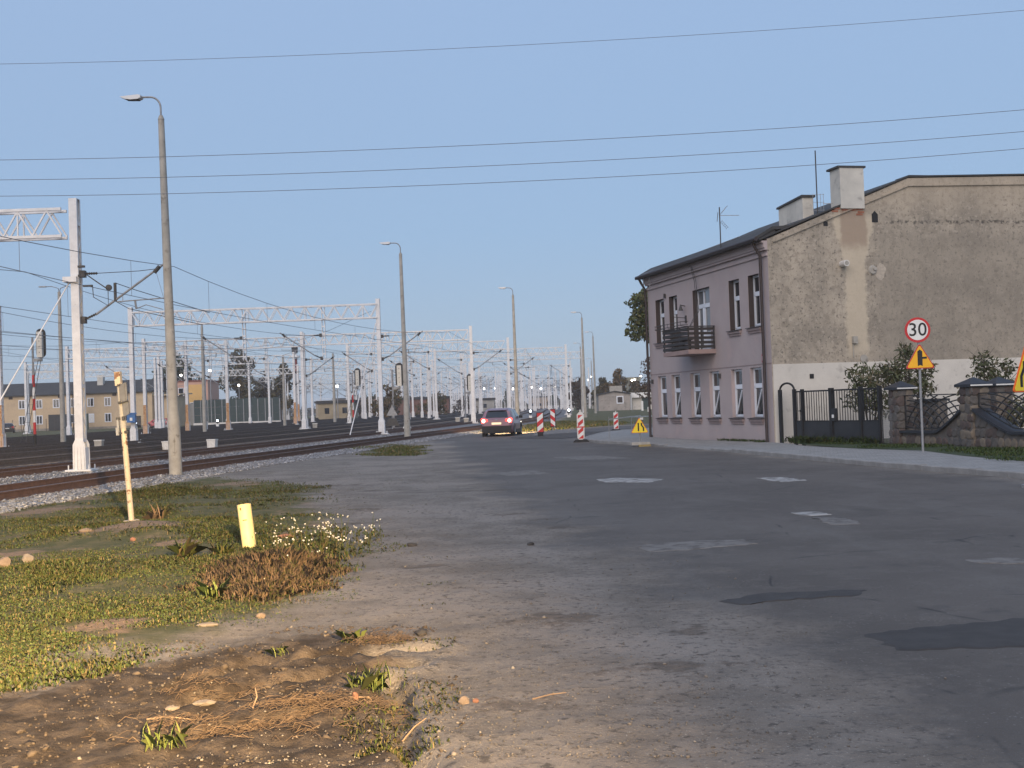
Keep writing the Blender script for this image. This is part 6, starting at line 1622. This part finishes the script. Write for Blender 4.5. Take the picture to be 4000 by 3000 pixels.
# shrubs between sheds and masts in the yard
for k, (x, y, h, w, m_) in enumerate([(-21, 210, 6.0, 5.0, lm_autumn), (-24.5, 250, 5.2, 6, lm_olive), (-14.5, 230, 4.8, 6, lm_olive), (-11, 300, 5.0, 8, lm_brown), (-31, 270, 5.5, 8, lm_olive), (-38, 300, 6, 9, lm_brown), (-58, 300, 6, 10, lm_olive), (-66, 290, 6.5, 9, lm_dark)]):
    tree('shrub', 'autumn shrub growing among the masts of the yard', (x, y, 0.6), h, w, m_, 1300, 0.24, 9, 0.1, low=0.0, seed=30 + k, group='shrubs among the yard masts', cat='shrub')
# far woodland closing the horizon
def far_wood():
    g = np.random.default_rng(5)
    cs = []; rs_ = []
    for k in range(520):
        y = g.uniform(560, 900); x = g.uniform(-0.5, 0.5) * y
        r_ = g.uniform(2.0, 4.4); cs.append((x, y, 0.6 + r_ * g.uniform(0.3, 0.9))); rs_.append(r_)
    me = leaf_cloud(26000, cs, rs_, 0.9, 9)
    tag(link('treeline', me, lm_olive), 'olive brown woodland closing the horizon behind the yard', 'woodland', kind='stuff')
far_wood()
# garden bushes behind the gate and the stone fence
lm_bush = leaf_mat('bush_foliage', (0.045, 0.058, 0.026), (0.08, 0.092, 0.045), (0.14, 0.12, 0.075))
def bush(label, loc, blobs, n, leaf, seed):
    t = thing('garden_bush', label, 'bush', loc)
    tr = MB()
    for c, r_ in blobs:
        for q in range(3):
            e = (c[0] + random.uniform(-r_, r_) * 0.9, c[1] + random.uniform(-r_, r_) * 0.9, c[2] + r_ * random.uniform(0.5, 1.25))
            tr.tube([(0, 0, -0.1), (c[0] * 0.5, c[1] * 0.5, c[2] * 0.5), (c[0], c[1], c[2]), e], [0.04, 0.028, 0.015, 0.004], 5)
    ob('stems', tr, MATS['bark'], t)
    link('crown', leaf_cloud(n, [b_[0] for b_ in blobs], [b_[1] for b_ in blobs], leaf, seed, shell=0.25, asp=0.32), lm_bush, t)
bush('leafy garden bush reaching over the dark gate', (11.35, 39.2, 0.12), [((0, 0, 1.6), 0.62), ((-0.25, 0.1, 2.1), 0.5), ((0.35, 0, 1.15), 0.55), ((0.45, 0.1, 2.05), 0.5), ((-0.45, -0.1, 1.3), 0.45)], 1500, 0.085, 51)
bush('taller leafy bush behind the junction sign', (12.5, 39.3, 0.12), [((0, 0, 1.9), 0.6), ((0.2, 0, 2.5), 0.5), ((0.55, 0, 1.7), 0.5), ((-0.35, 0, 2.2), 0.45), ((0.1, 0, 2.85), 0.28), ((0.75, 0.1, 2.2), 0.35)], 1700, 0.085, 52)
bush('sparse bush behind the second fence pillar', (14.4, 37.3, 0.12), [((0, 0, 1.9), 0.55), ((-0.1, 0, 2.35), 0.42), ((0.5, 0, 1.6), 0.5), ((-0.6, 0, 1.5), 0.35), ((0.65, 0, 2.2), 0.3)], 1100, 0.085, 53)
bush('low dark bush behind the curved iron panel', (13.6, 34.6, 0.12), [((0, 0, 0.7), 0.6), ((0.3, -0.6, 0.8), 0.55), ((0.2, -1.4, 0.75), 0.6)], 1100, 0.08, 54)

# ------------------------------------------------------------------ foreground: pipe, leaning post, stones, weeds, grass
m_pipey = mat('yellow_pipe_paint', (0.82, 0.68, 0.33), (0.76, 0.6, 0.27), 7, 0.5, c3=(0.4, 0.27, 0.1), c3scale=16, c3lo=0.66, c3hi=0.78)
x, y = -3.2, 14.73
PI_ = thing('pipe_stub', 'short bright yellow gas pipe stub standing in the grass', 'pipe', (x, y, gz(x, y)), 0, rot=(R(1), R(-5.5), 0))
rr_ = 0.082
pm_ = MB(); n = 28
pm_.tube([(0, 0, -0.15), (0, 0, 0.52)], rr_, n, cap=False).tube([(0, 0, 0.52), (0, 0, 0.1)], rr_ - 0.008, n, cap=False)
vs = []
for k in range(n):
    a = 2 * math.pi * k / n; vs += [(rr_ * math.cos(a), rr_ * math.sin(a), 0.52), ((rr_ - 0.008) * math.cos(a), (rr_ - 0.008) * math.sin(a), 0.52)]
pm_.add(vs, [(2 * k, (2 * k + 2) % (2 * n), (2 * k + 3) % (2 * n), 2 * k + 1) for k in range(n)])
ob('pipe_wall', pm_, m_pipey, PI_, smooth=True)
ob('scratch', MB().box(-0.02, 0.03, -rr_ - 0.002, -rr_ + 0.004, 0.335, 0.345).box(-0.035, -0.02, -rr_ - 0.0005, -rr_ + 0.006, 0.46, 0.49), mat('rust_mark', (0.2, 0.09, 0.03), rough=0.8), PI_)
ob('inner_plug', MB().tube([(0, 0, 0.1), (0, 0, 0.12)], rr_ - 0.01, 16), m_dark, PI_)

m_post = mat('flaking_cream_paint', (0.5, 0.43, 0.33), (0.42, 0.35, 0.26), 5, 0.7, bump=0.2, bscale=30, c3=(0.17, 0.09, 0.05), c3scale=7, c3lo=0.56, c3hi=0.62)
x, y = -5.84, 18.72
LP = thing('leaning_post', 'leaning cream painted steel post with rust and grey metal boxes', 'post', (x, y, gz(x, y)), 0, rot=(R(2), R(-2.7), 0))
ob('post', MB().tube([(0, 0, -0.2), (0, 0, 1.05), (0, 0, 2.14)], [0.042, 0.043, 0.04], 14), m_post, LP, smooth=True)
ob('cap', MB().box(-0.055, 0.03, -0.055, 0.05, 2.1, 2.31), m_post, LP)
ob('upper_sleeve', MB().tube([(0, 0, 1.45), (0, 0, 2.12)], 0.0455, 14), m_conc, LP, smooth=True)
bx = ob('cable_guard', MB().prism([(0.0, 1.86), (0.115, 1.85), (0.125, 2.14), (0.01, 2.12)], -0.07, -0.04, 'y').prism([(0.035, 1.62), (0.125, 1.66), (0.13, 1.85), (0.03, 1.85)], -0.065, -0.035, 'y'), mat('dull_zinc_sheet', (0.1, 0.105, 0.115), (0.15, 0.155, 0.165), 9, 0.55, metal=0.3), LP)
ob('fold', MB().box(0.085, 0.093, -0.08, -0.071, 1.87, 2.12), MATS['dull_zinc_sheet'], bx)
ob('bolt', MB().tube([(0.0, -0.08, 1.83), (0.13, -0.08, 1.86)], 0.012, 6).box(-0.03, 0.01, -0.07, -0.03, 1.82, 1.86).box(-0.02, 0.03, -0.07, -0.03, 2.09, 2.12).box(0.01, 0.05, -0.08, -0.03, 1.57, 1.63), m_dark, LP)
ob('conduit', MB().box(-0.085, -0.055, -0.04, 0.0, 1.4, 1.6).box(-0.105, -0.065, -0.05, 0.01, 1.35, 1.47), m_grey, LP)
ob('bracket', MB().box(-0.09, -0.02, -0.04, 0.0, 1.58, 1.62).box(0.02, 0.08, -0.05, -0.01, 1.37, 1.41).box(-0.09, 0.0, -0.04, 0.0, 1.37, 1.39), m_dark, LP)
ob('collar', MB().prism([(0.12 * math.cos(a), 0.11 * math.sin(a)) for a in [2 * math.pi * k / 9 for k in range(9)]], 0.0, 0.05), mat('collar_concrete', (0.5, 0.42, 0.34), (0.42, 0.35, 0.28), 8, 0.9), LP)

def rock(label, loc, s, mtl, seed, rz=0.0, name='stone'):
    g = random.Random(seed)
    import bmesh
    bm = bmesh.new(); bmesh.ops.create_icosphere(bm, subdivisions=2, radius=1.0)
    dirs = [Vector((g.uniform(-1, 1), g.uniform(-1, 1), g.uniform(-0.6, 1))).normalized() for _ in range(9)]
    for v in bm.verts:
        k = 1.0
        for d in dirs:
            p = v.co.dot(d)
            if p > 0.72: v.co -= d * (p - 0.72) * 0.9
        v.co += Vector((g.uniform(-1, 1), g.uniform(-1, 1), g.uniform(-1, 1))) * 0.04
        v.co = Vector((v.co.x * s[0], v.co.y * s[1], v.co.z * s[2]))
    me = bpy.data.meshes.new(name); bm.to_mesh(me); bm.free()
    return tag(link(name, me, mtl, None, (loc[0], loc[1], gz(loc[0], loc[1]) + s[2] * 0.45), (0, 0, rz)), label, 'stone')
m_rk1 = mat('cream_stone', (0.24, 0.2, 0.165), (0.18, 0.15, 0.12), 14, 0.95, bump=0.4, bscale=60)
m_rk2 = mat('tan_stone', (0.24, 0.18, 0.135), (0.18, 0.135, 0.1), 14, 0.95, bump=0.4, bscale=60)
m_rk3 = mat('brick_lump', (0.28, 0.13, 0.08), (0.22, 0.11, 0.075), 14, 0.95, bump=0.4, bscale=60)
rock('pale squarish stone block on the grass at the left', (-5.6, 14.1), (0.075, 0.06, 0.07), m_rk1, 1)
rock('rounded tan stone at the left picture edge', (-5.72, 13.75), (0.08, 0.1, 0.09), m_rk2, 2)
rock('flat pinkish stone lying behind the pale block', (-5.9, 16.9), (0.12, 0.06, 0.035), m_rk2, 3)
rock('small reddish stone in front of the earth mound', (-4.95, 15.9), (0.045, 0.04, 0.035), m_rk3, 4)
rock('flat brown brick piece right of the yellow pipe', (-2.98, 15.9), (0.13, 0.07, 0.035), m_rk3, 5)
rock('tan stone on the gravel at the bottom of the picture', (-0.32, 6.72), (0.034, 0.03, 0.028), m_rk2, 6)
rock('second brown stone beside the tan one on the gravel', (-0.26, 6.74), (0.02, 0.02, 0.017), m_rk3, 7)
rock('cracked flat stone half buried in the mud', (-1.75, 6.78), (0.07, 0.04, 0.016), m_rk1, 8)
rock('small flat cream stone beside the cracked one', (-1.9, 6.7), (0.05, 0.03, 0.018), m_rk1, 18)
rock('orange brick chip beside the bright grass tuft', (-0.94, 6.93), (0.022, 0.02, 0.03), m_rk3, 9)
rock('pale flat stone on bare soil below the dry weeds', (-2.35, 9.3), (0.09, 0.045, 0.02), m_rk1, 10)
rock('tan lump on bare soil below the dry weeds', (-2.05, 9.75), (0.045, 0.04, 0.035), m_rk2, 11)
rock('dark lump of tarmac on the gravel beyond the yellow pipe', (-1.25, 14.6), (0.07, 0.05, 0.035), m_pd, 12)
rock('dark tarmac crumb in the middle of the gravel', (0.15, 14.3), (0.05, 0.04, 0.03), m_pd, 13)
rock('stone on the gravel edge above the rut', (-0.7, 8.75), (0.05, 0.045, 0.035), m_pd, 14)
rock('white stone at the foot of the ballast', (-9.1, 27.5), (0.1, 0.07, 0.045), m_rk1, 15)
# sprinkled grit: uncountable
N = 4200
yy = 5.6 + 26 * RNG.random(N) ** 2.0; xx = RNG.uniform(-0.27, 0.16, N) * yy + RNG.normal(0, 0.6, N)
keep = (sd(xx, yy, ROAD) < 0.8)
xx, yy = xx[keep], yy[keep]; N = len(xx)
stones('grit', np.stack([xx, yy, ground_height(xx, yy) + 0.004], 1), RNG.uniform(0.003, 0.009, N) * (1 + (RNG.random(N) > 0.97) * 1.2), mat('grit_stone', (0.1, 0.09, 0.08), (0.22, 0.195, 0.17), rough=0.95, island=2, c3=(0.28, 0.25, 0.21), c3lo=0.95, c3hi=0.98), label='loose grit scattered over the gravel shoulder')

# crumbled clods over the churned mud
N = 5200
xx = RNG.uniform(-4.2, -0.2, N); yy = RNG.uniform(5.6, 9.6, N)
keep = (sd(xx, yy, MUD) > -0.35) & (fbm(xx, yy, 0.4, 3, 55) > 0.46)
xx, yy = xx[keep], yy[keep]; N = len(xx)
stones('soil_clods', np.stack([xx, yy, ground_height(xx, yy) + 0.003], 1), RNG.uniform(0.004, 0.013, N) * (1 + (RNG.random(N) > 0.94) * 1.3), mat('soil_clod', (0.045, 0.034, 0.026), (0.1, 0.077, 0.058), rough=0.98, island=2, c3=(0.17, 0.14, 0.11), c3lo=0.9, c3hi=0.98), label='crumbled clods of earth over the wheel ruts')
# dry straw and sticks pulled out of the mud
m_straw = mat('straw', (0.2, 0.135, 0.08), (0.1, 0.066, 0.04), rough=0.9, island=2, c3=(0.1, 0.065, 0.04), c3lo=0.5, c3hi=0.8)
def straw(label, cxy, sx, sy, n, ln, seed, rz=0.0):
    g = random.Random(seed); mb = MB()
    for k in range(n):
        x = cxy[0] + g.gauss(0, sx); y = cxy[1] + g.gauss(0, sy); a = g.gauss(rz, 0.5); L_ = ln * g.uniform(0.4, 1.2)
        z = gz(x, y) + g.uniform(0.002, 0.035)
        c = g.uniform(-2.2, 2.2)
        p = [(x + math.cos(a + c * (t - 0.5)) * L_ * t, y + math.sin(a + c * (t - 0.5)) * L_ * t, z + 0.03 * math.sin(3.1 * t) * g.uniform(0, 1)) for t in (0, 0.33, 0.66, 1)]
        mb.tube(p, [0.0013, 0.002, 0.0016, 0.0008], 3, cap=False)
    return tag(ob('straw', mb, m_straw), label, 'straw', kind='stuff')
straw('dry pulled roots and straw lying by the bright tuft', (-1.1, 6.72), 0.2, 0.1, 420, 0.14, 1, 0.15)
straw('tangle of dry roots at the bottom left', (-1.55, 6.35), 0.25, 0.12, 330, 0.12, 2, 0.2)
straw('dry twigs below the rut', (-1.75, 7.1), 0.16, 0.09, 200, 0.1, 3, 0.4)
straw('dry stalks beside the wheel rut', (-0.98, 8.55), 0.13, 0.12, 240, 0.1, 4, 0.3)
for k, (p, lab) in enumerate([([(-1.98, 6.5), (-1.88, 6.53), (-1.74, 6.57)], 'straight pale stick lying in the mud'), ([(-1.47, 6.72), (-1.45, 6.75), (-1.47, 6.8)], 'short pale twig standing up in the mud'), ([(-0.97, 6.9), (-0.87, 6.98), (-0.8, 7.04)], 'pale stick leaning on the bright grass tuft'), ([(-0.62, 6.28), (-0.56, 6.33), (-0.5, 6.35)], 'thin stick on the edge of the gravel'), ([(0.05, 6.72), (0.15, 6.8), (0.24, 6.83)], 'bent twig on the gravel at the bottom')]):
    pts = [(q[0], q[1], gz(q[0], q[1]) + (0.015 if k != 1 else 0.01 + 0.05 * i)) for i, q in enumerate(p)]
    tag(ob('stick', MB().tube(pts, [0.005, 0.0042, 0.003], 6), mat('stick_wood', (0.3, 0.21, 0.13), (0.22, 0.15, 0.1), 20, 0.9) if 'stick_wood' not in MATS else MATS['stick_wood']), lab, 'stick')

# blades: triangles bent over, random colour per blade
def blades(name, label, pts, hgt, wid, lean, mtl, seed, kind='stuff', cat='grass', parent=None):
    g = np.random.default_rng(seed); N_ = len(pts)
    a = g.uniform(0, 2 * np.pi, N_); ln = lean * g.uniform(0.2, 1.2, N_)
    h = hgt * g.uniform(0.5, 1.35, N_) if np.isscalar(hgt) else hgt * g.uniform(0.6, 1.25, N_)
    d = np.stack([np.cos(a), np.sin(a), np.zeros(N_)], 1); s = np.stack([-np.sin(a), np.cos(a), np.zeros(N_)], 1)
    w = (wid * g.uniform(0.4, 1.6, N_))[:, None]
    up = np.array([0, 0, 1.0])
    mid = pts + d * (h * np.sin(ln * 0.5) * 0.55)[:, None] + up * (h * np.cos(ln * 0.5) * 0.55)[:, None]
    tip = mid + d * (h * np.sin(ln * 1.5) * 0.5)[:, None] + up * (h * np.cos(ln * 1.5) * 0.5)[:, None]
    V = np.stack([pts - s * w * 0.4, pts + s * w * 0.4, mid + s * w * 0.5, tip, mid - s * w * 0.5], 1).reshape(-1, 3)
    F = np.arange(N_ * 5, dtype=np.int32)
    me = bpy.data.meshes.new(name)
    me.vertices.add(N_ * 5); me.vertices.foreach_set('co', V.astype(np.float32).ravel())
    me.loops.add(N_ * 5); me.loops.foreach_set('vertex_index', F)
    me.polygons.add(N_); me.polygons.foreach_set('loop_start', (np.arange(N_) * 5).astype(np.int32))
    me.update(calc_edges=True)
    o = link(name, me, mtl, parent)
    return tag(o, label, cat if parent is None else None, kind=kind) if kind else o
def scatter(n, x0, x1, y0, y1, pw=1.0):
    y = y0 + (y1 - y0) * RNG.random(n) ** pw; x = RNG.uniform(x0, x1, n) * 1.0
    return x, y
m_gr = mat('short_grass', (0.055, 0.082, 0.017), (0.1, 0.105, 0.028), rough=0.7, island=2, c3=(0.18, 0.135, 0.065), c3lo=0.55, c3hi=0.85, spec=0.25)
m_gdry = mat('dry_weeds', (0.27, 0.18, 0.115), (0.15, 0.105, 0.07), rough=0.85, island=2, c3=(0.09, 0.085, 0.03), c3lo=0.7, c3hi=0.92)
m_gbr = mat('bright_tuft', (0.14, 0.2, 0.045), (0.24, 0.26, 0.085), rough=0.6, island=1)
# meadow at the left, patchy: small creeping leaves with thin blades between them
yy = 6.9 + 26 * RNG.random(420000) ** 1.6
xx = RNG.uniform(-0.46, -0.08, len(yy)) * yy
gd = sd(xx, yy, GRASS)
dens = fbm(xx, yy, 1.3, 4, 3) + 0.3 * (fbm(xx, yy, 0.3, 3, 12) - 0.5)
so_ = np.full(xx.shape, -9.0)
for (c_, rx_, ry_) in SOIL: so_ = np.maximum(so_, 1 - np.hypot((xx - c_[0]) / rx_, (yy - c_[1]) / ry_))
sel = (gd > -0.2) & (RNG.random(len(yy)) < np.clip((dens - 0.33) * 2.6, 0, 1) * np.clip((gd + 0.25 + 2.4 * (fbm(xx, yy, 0.6, 4, 88) - 0.5)) * 0.6, 0, 1) ** 1.3 * (1 - 0.9 * sstep(0.0, 0.5, so_ + 1.6 * (fbm(xx, yy, 0.5, 4, 72) - 0.5))))
xx, yy = xx[sel], yy[sel]
q = RNG.random(len(xx))
lf = q < 0.62
lh = (0.015 + 0.028 * fbm(xx, yy, 0.9, 3, 21) ** 2 * 2) * (1 + np.clip((yy - 10) / 18, 0, 1) * 0.8)
gz_all = ground_height(xx, yy)
m_cl = mat('creeping_leaves', (0.05, 0.082, 0.02), (0.095, 0.12, 0.035), rough=0.65, island=2, c3=(0.17, 0.13, 0.06), c3lo=0.72, c3hi=1.0, spec=0.3)
blades('clover', 'creeping low leaves between the gravel and the tracks', np.stack([xx[lf], yy[lf], gz_all[lf] + 0.002 + 0.006 * RNG.random(lf.sum())], 1), lh[lf] * 0.6, 0.012, 1.7, m_cl, 1)
blades('grass', 'short patchy grass between the gravel and the tracks', np.stack([xx[~lf], yy[~lf], gz_all[~lf] - 0.004], 1), lh[~lf] * 1.15, 0.006, 0.9, m_gr, 31)
# thin grass creeping over the mud edge and along the ballast
yy = 5.8 + 30 * RNG.random(30000) ** 1.8; xx = RNG.uniform(-0.42, -0.05, len(yy)) * yy
sel = (fbm(xx, yy, 0.7, 4, 44) + 0.25 * (fbm(xx, yy, 0.12, 2, 45) - 0.5) > 0.68) & (sd(xx, yy, MUD) < 0.35) & (sd(xx, yy, ROAD) < -0.8) & (track_d(xx, yy) > 2.4) & (sd(xx, yy, GRASS) < 0.4)
xx, yy = xx[sel], yy[sel]
blades('sparse_grass', 'sparse grass growing out of mud and gravel', np.stack([xx, yy, ground_height(xx, yy) - 0.004], 1), 0.03, 0.005, 1.1, m_gr, 2)
# strips of grass further off: by the second lamp, beyond the car, and the verge before the fence
m_grv = mat('verge_grass', (0.03, 0.058, 0.014), (0.055, 0.085, 0.022), rough=0.7, island=2, c3=(0.09, 0.09, 0.035), c3lo=0.8, c3hi=0.98, spec=0.25)
def strip(poly, n, h, w, seed, label, zf=None, name='grass'):
    xs = [p[0] for p in poly]; ys = [p[1] for p in poly]
    x = RNG.uniform(min(xs), max(xs), n); y = RNG.uniform(min(ys), max(ys), n)
    ex = min(2.0, 0.12 * (max(ys) - min(ys)))
    s = sd(x, y, poly) + ex * 1.6 * (fbm(x, y, max(0.5, ex), 4, 61) - 0.62) > 0; x, y = x[s], y[s]
    z = ground_height(x, y) if zf is None else np.full(len(x), zf)
    blades(name, label, np.stack([x, y, z - 0.004], 1), h, w, 0.9, m_gr if zf is None else m_grv, seed)
strip(STRIP, 9000, 0.07, 0.03, 4, 'grass patch at the foot of the second street lamp')
strip([(-6.2, 69), (-3.6, 75), (0, 74.5), (2, 74), (4, 78), (8, 84), (9, 100), (3.2, 108), (-1, 84)], 16000, 0.1, 0.04, 5, 'rough grass beyond the purple car')
strip([(9.0, 39.0), (9.45, 34.9), (10.55, 31.7), (10.4, 28.5), (10.55, 25.6), (11.6, 19), (13.3, 19), (12.9, 25), (12.4, 30), (11.05, 36), (9.3, 40.9)], 26000, 0.06, 0.014, 6, 'green grass verge in front of the gate and fence', PAVZ + 0.03)
strip([(8.3, 41.6), (7.4, 45.2), (7.9, 45.4), (8.75, 41.9)], 1800, 0.09, 0.014, 7, 'weeds along the foot of the mauve wall', PAVZ)
strip([(8.8, 40.9), (9.0, 38.6), (10.6, 36.2), (11.05, 36.4), (9.3, 41.0)], 3500, 0.22, 0.016, 8, 'taller grass before the dark gate', PAVZ + 0.02)
# the dry weed clump
xx = RNG.uniform(-3.4, -1.5, 26000); yy = RNG.uniform(10.2, 14.3, 26000); s_ = sd(xx, yy, DRY)
s_ = s_ + 0.9 * (fbm(xx, yy, 0.45, 4, 65) - 0.55)
sel = (s_ > -0.1) & (RNG.random(len(xx)) < np.clip((s_ + 0.12) * 1.8, 0, 1)); xx, yy = xx[sel], yy[sel]
hh = 0.06 + 0.16 * np.clip(sd(xx, yy, DRY) / 0.6, 0, 1) * fbm(xx, yy, 0.5, 3, 70) * 1.5
DW = thing('dry_weed_clump', 'clump of dry brown weeds in front of the yellow pipe', 'weeds', (0, 0, 0))
blades('stalks', None, np.stack([xx, yy, ground_height(xx, yy)], 1), hh, 0.0045, 1.0, m_gdry, 9, None, parent=DW)
sel = RNG.random(len(xx)) < 0.25
blades('green_shoots', None, np.stack([xx[sel], yy[sel], ground_height(xx[sel], yy[sel])], 1), hh[sel] * 0.8, 0.008, 0.8, m_gr, 10, None, parent=DW)
# white yarrow beside the pipe
FW = thing('white_flowers', 'white flowering yarrow growing right of the yellow pipe', 'flowers', (0, 0, 0))
sb = MB(); hb = MB(); g = random.Random(4); lv = []
for k in range(95):
    x = g.gauss(-2.28, 0.3); y = g.gauss(14.5, 0.75)
    if x > -1.45 or x < -3.05: continue
    z = gz(x, y); h = g.uniform(0.14, 0.36); dx, dy = g.uniform(-0.14, 0.16), g.uniform(-0.12, 0.06)
    sb.tube([(x, y, z), (x + dx * 0.4, y + dy * 0.4, z + h * 0.6), (x + dx, y + dy, z + h)], [0.004, 0.003, 0.002], 4, cap=False)
    for q in range(g.randint(1, 3)):
        px_, py_, pz = x + dx + g.uniform(-0.03, 0.03), y + dy + g.uniform(-0.03, 0.03), z + h + g.uniform(-0.015, 0.02)
        r_ = g.uniform(0.006, 0.013)
        hb.tube([(px_, py_, pz - 0.008), (px_, py_, pz), (px_, py_, pz + 0.006)], [r_ * 0.4, r_, r_ * 0.6], 7)
    for q in range(14):
        f = g.uniform(0.05, 0.8); lv.append((x + dx * f * 0.6 + g.uniform(-0.03, 0.03), y + dy * f * 0.6 + g.uniform(-0.03, 0.03), z + h * f * 0.7))
ob('stems', sb, m_gr, FW); tag(ob('flower_heads', hb, mat('white_petals', (0.72, 0.7, 0.62), (0.6, 0.56, 0.46), rough=0.8, island=1), FW), kind='stuff')
blades('leaves', None, np.array(lv), 0.05, 0.012, 1.2, m_gr, 11, None, parent=FW)
# tufts
def tuft(label, x, y, n, h, mtl, seed, w=0.0035):
    g = np.random.default_rng(seed)
    P_ = np.stack([x + g.normal(0, 0.04, n), y + g.normal(0, 0.05, n), np.full(n, gz(x, y) - 0.005)], 1)
    return blades('grass_tuft', label, P_, h * g.uniform(0.35, 1.25, n), w * 0.8, 1.05, mtl, seed, kind='thing', cat='grass tuft')
tuft('bright green grass tuft at the mud edge', -0.86, 7.12, 110, 0.13, m_gbr, 20)
tuft('small tuft just right of the bright one', -0.74, 6.9, 26, 0.08, m_gbr, 21)
tuft('pale tuft above the wheel rut', -1.17, 8.62, 40, 0.11, m_gbr, 22)
tuft('little tuft at the head of the dark rut', -1.62, 8.3, 24, 0.08, m_gbr, 23)
tuft('tall pale grass beside the leaning post', -5.5, 18.9, 60, 0.26, m_gdry, 24, 0.012)
tuft('yellow leaved weed in front of the dry clump', -2.72, 10.9, 40, 0.16, m_gbr, 25, 0.02)
tuft('grass tuft at the bottom left corner', -1.75, 6.0, 50, 0.09, m_gbr, 26)
tuft('green seed head grass left of the pipe', -3.75, 13.9, 60, 0.2, m_gr, 27, 0.009)
tuft('leafy green clump at the pipe foot', -3.4, 14.2, 110, 0.12, m_gr, 28, 0.02)

# ------------------------------------------------------------------ evening haze over the yard: one closed box of thin air
hz = MB().box(-3300, 3300, -3300, 3300, -4.0, 17.5)
hm = bpy.data.materials.new('evening_haze'); hm.use_nodes = True
hn = hm.node_tree.nodes; hn.clear()
ho = hn.new('ShaderNodeOutputMaterial'); hv = hn.new('ShaderNodeVolumePrincipled')
hv.inputs['Color'].default_value = (0.86, 0.9, 1.0, 1); hv.inputs['Density'].default_value = 0.0004; hv.inputs['Anisotropy'].default_value = 0.0
hm.node_tree.links.new(hv.outputs[0], ho.inputs['Volume'])
tag(ob('haze', hz, hm), 'thin evening haze over the railway yard', 'haze', kind='stuff')
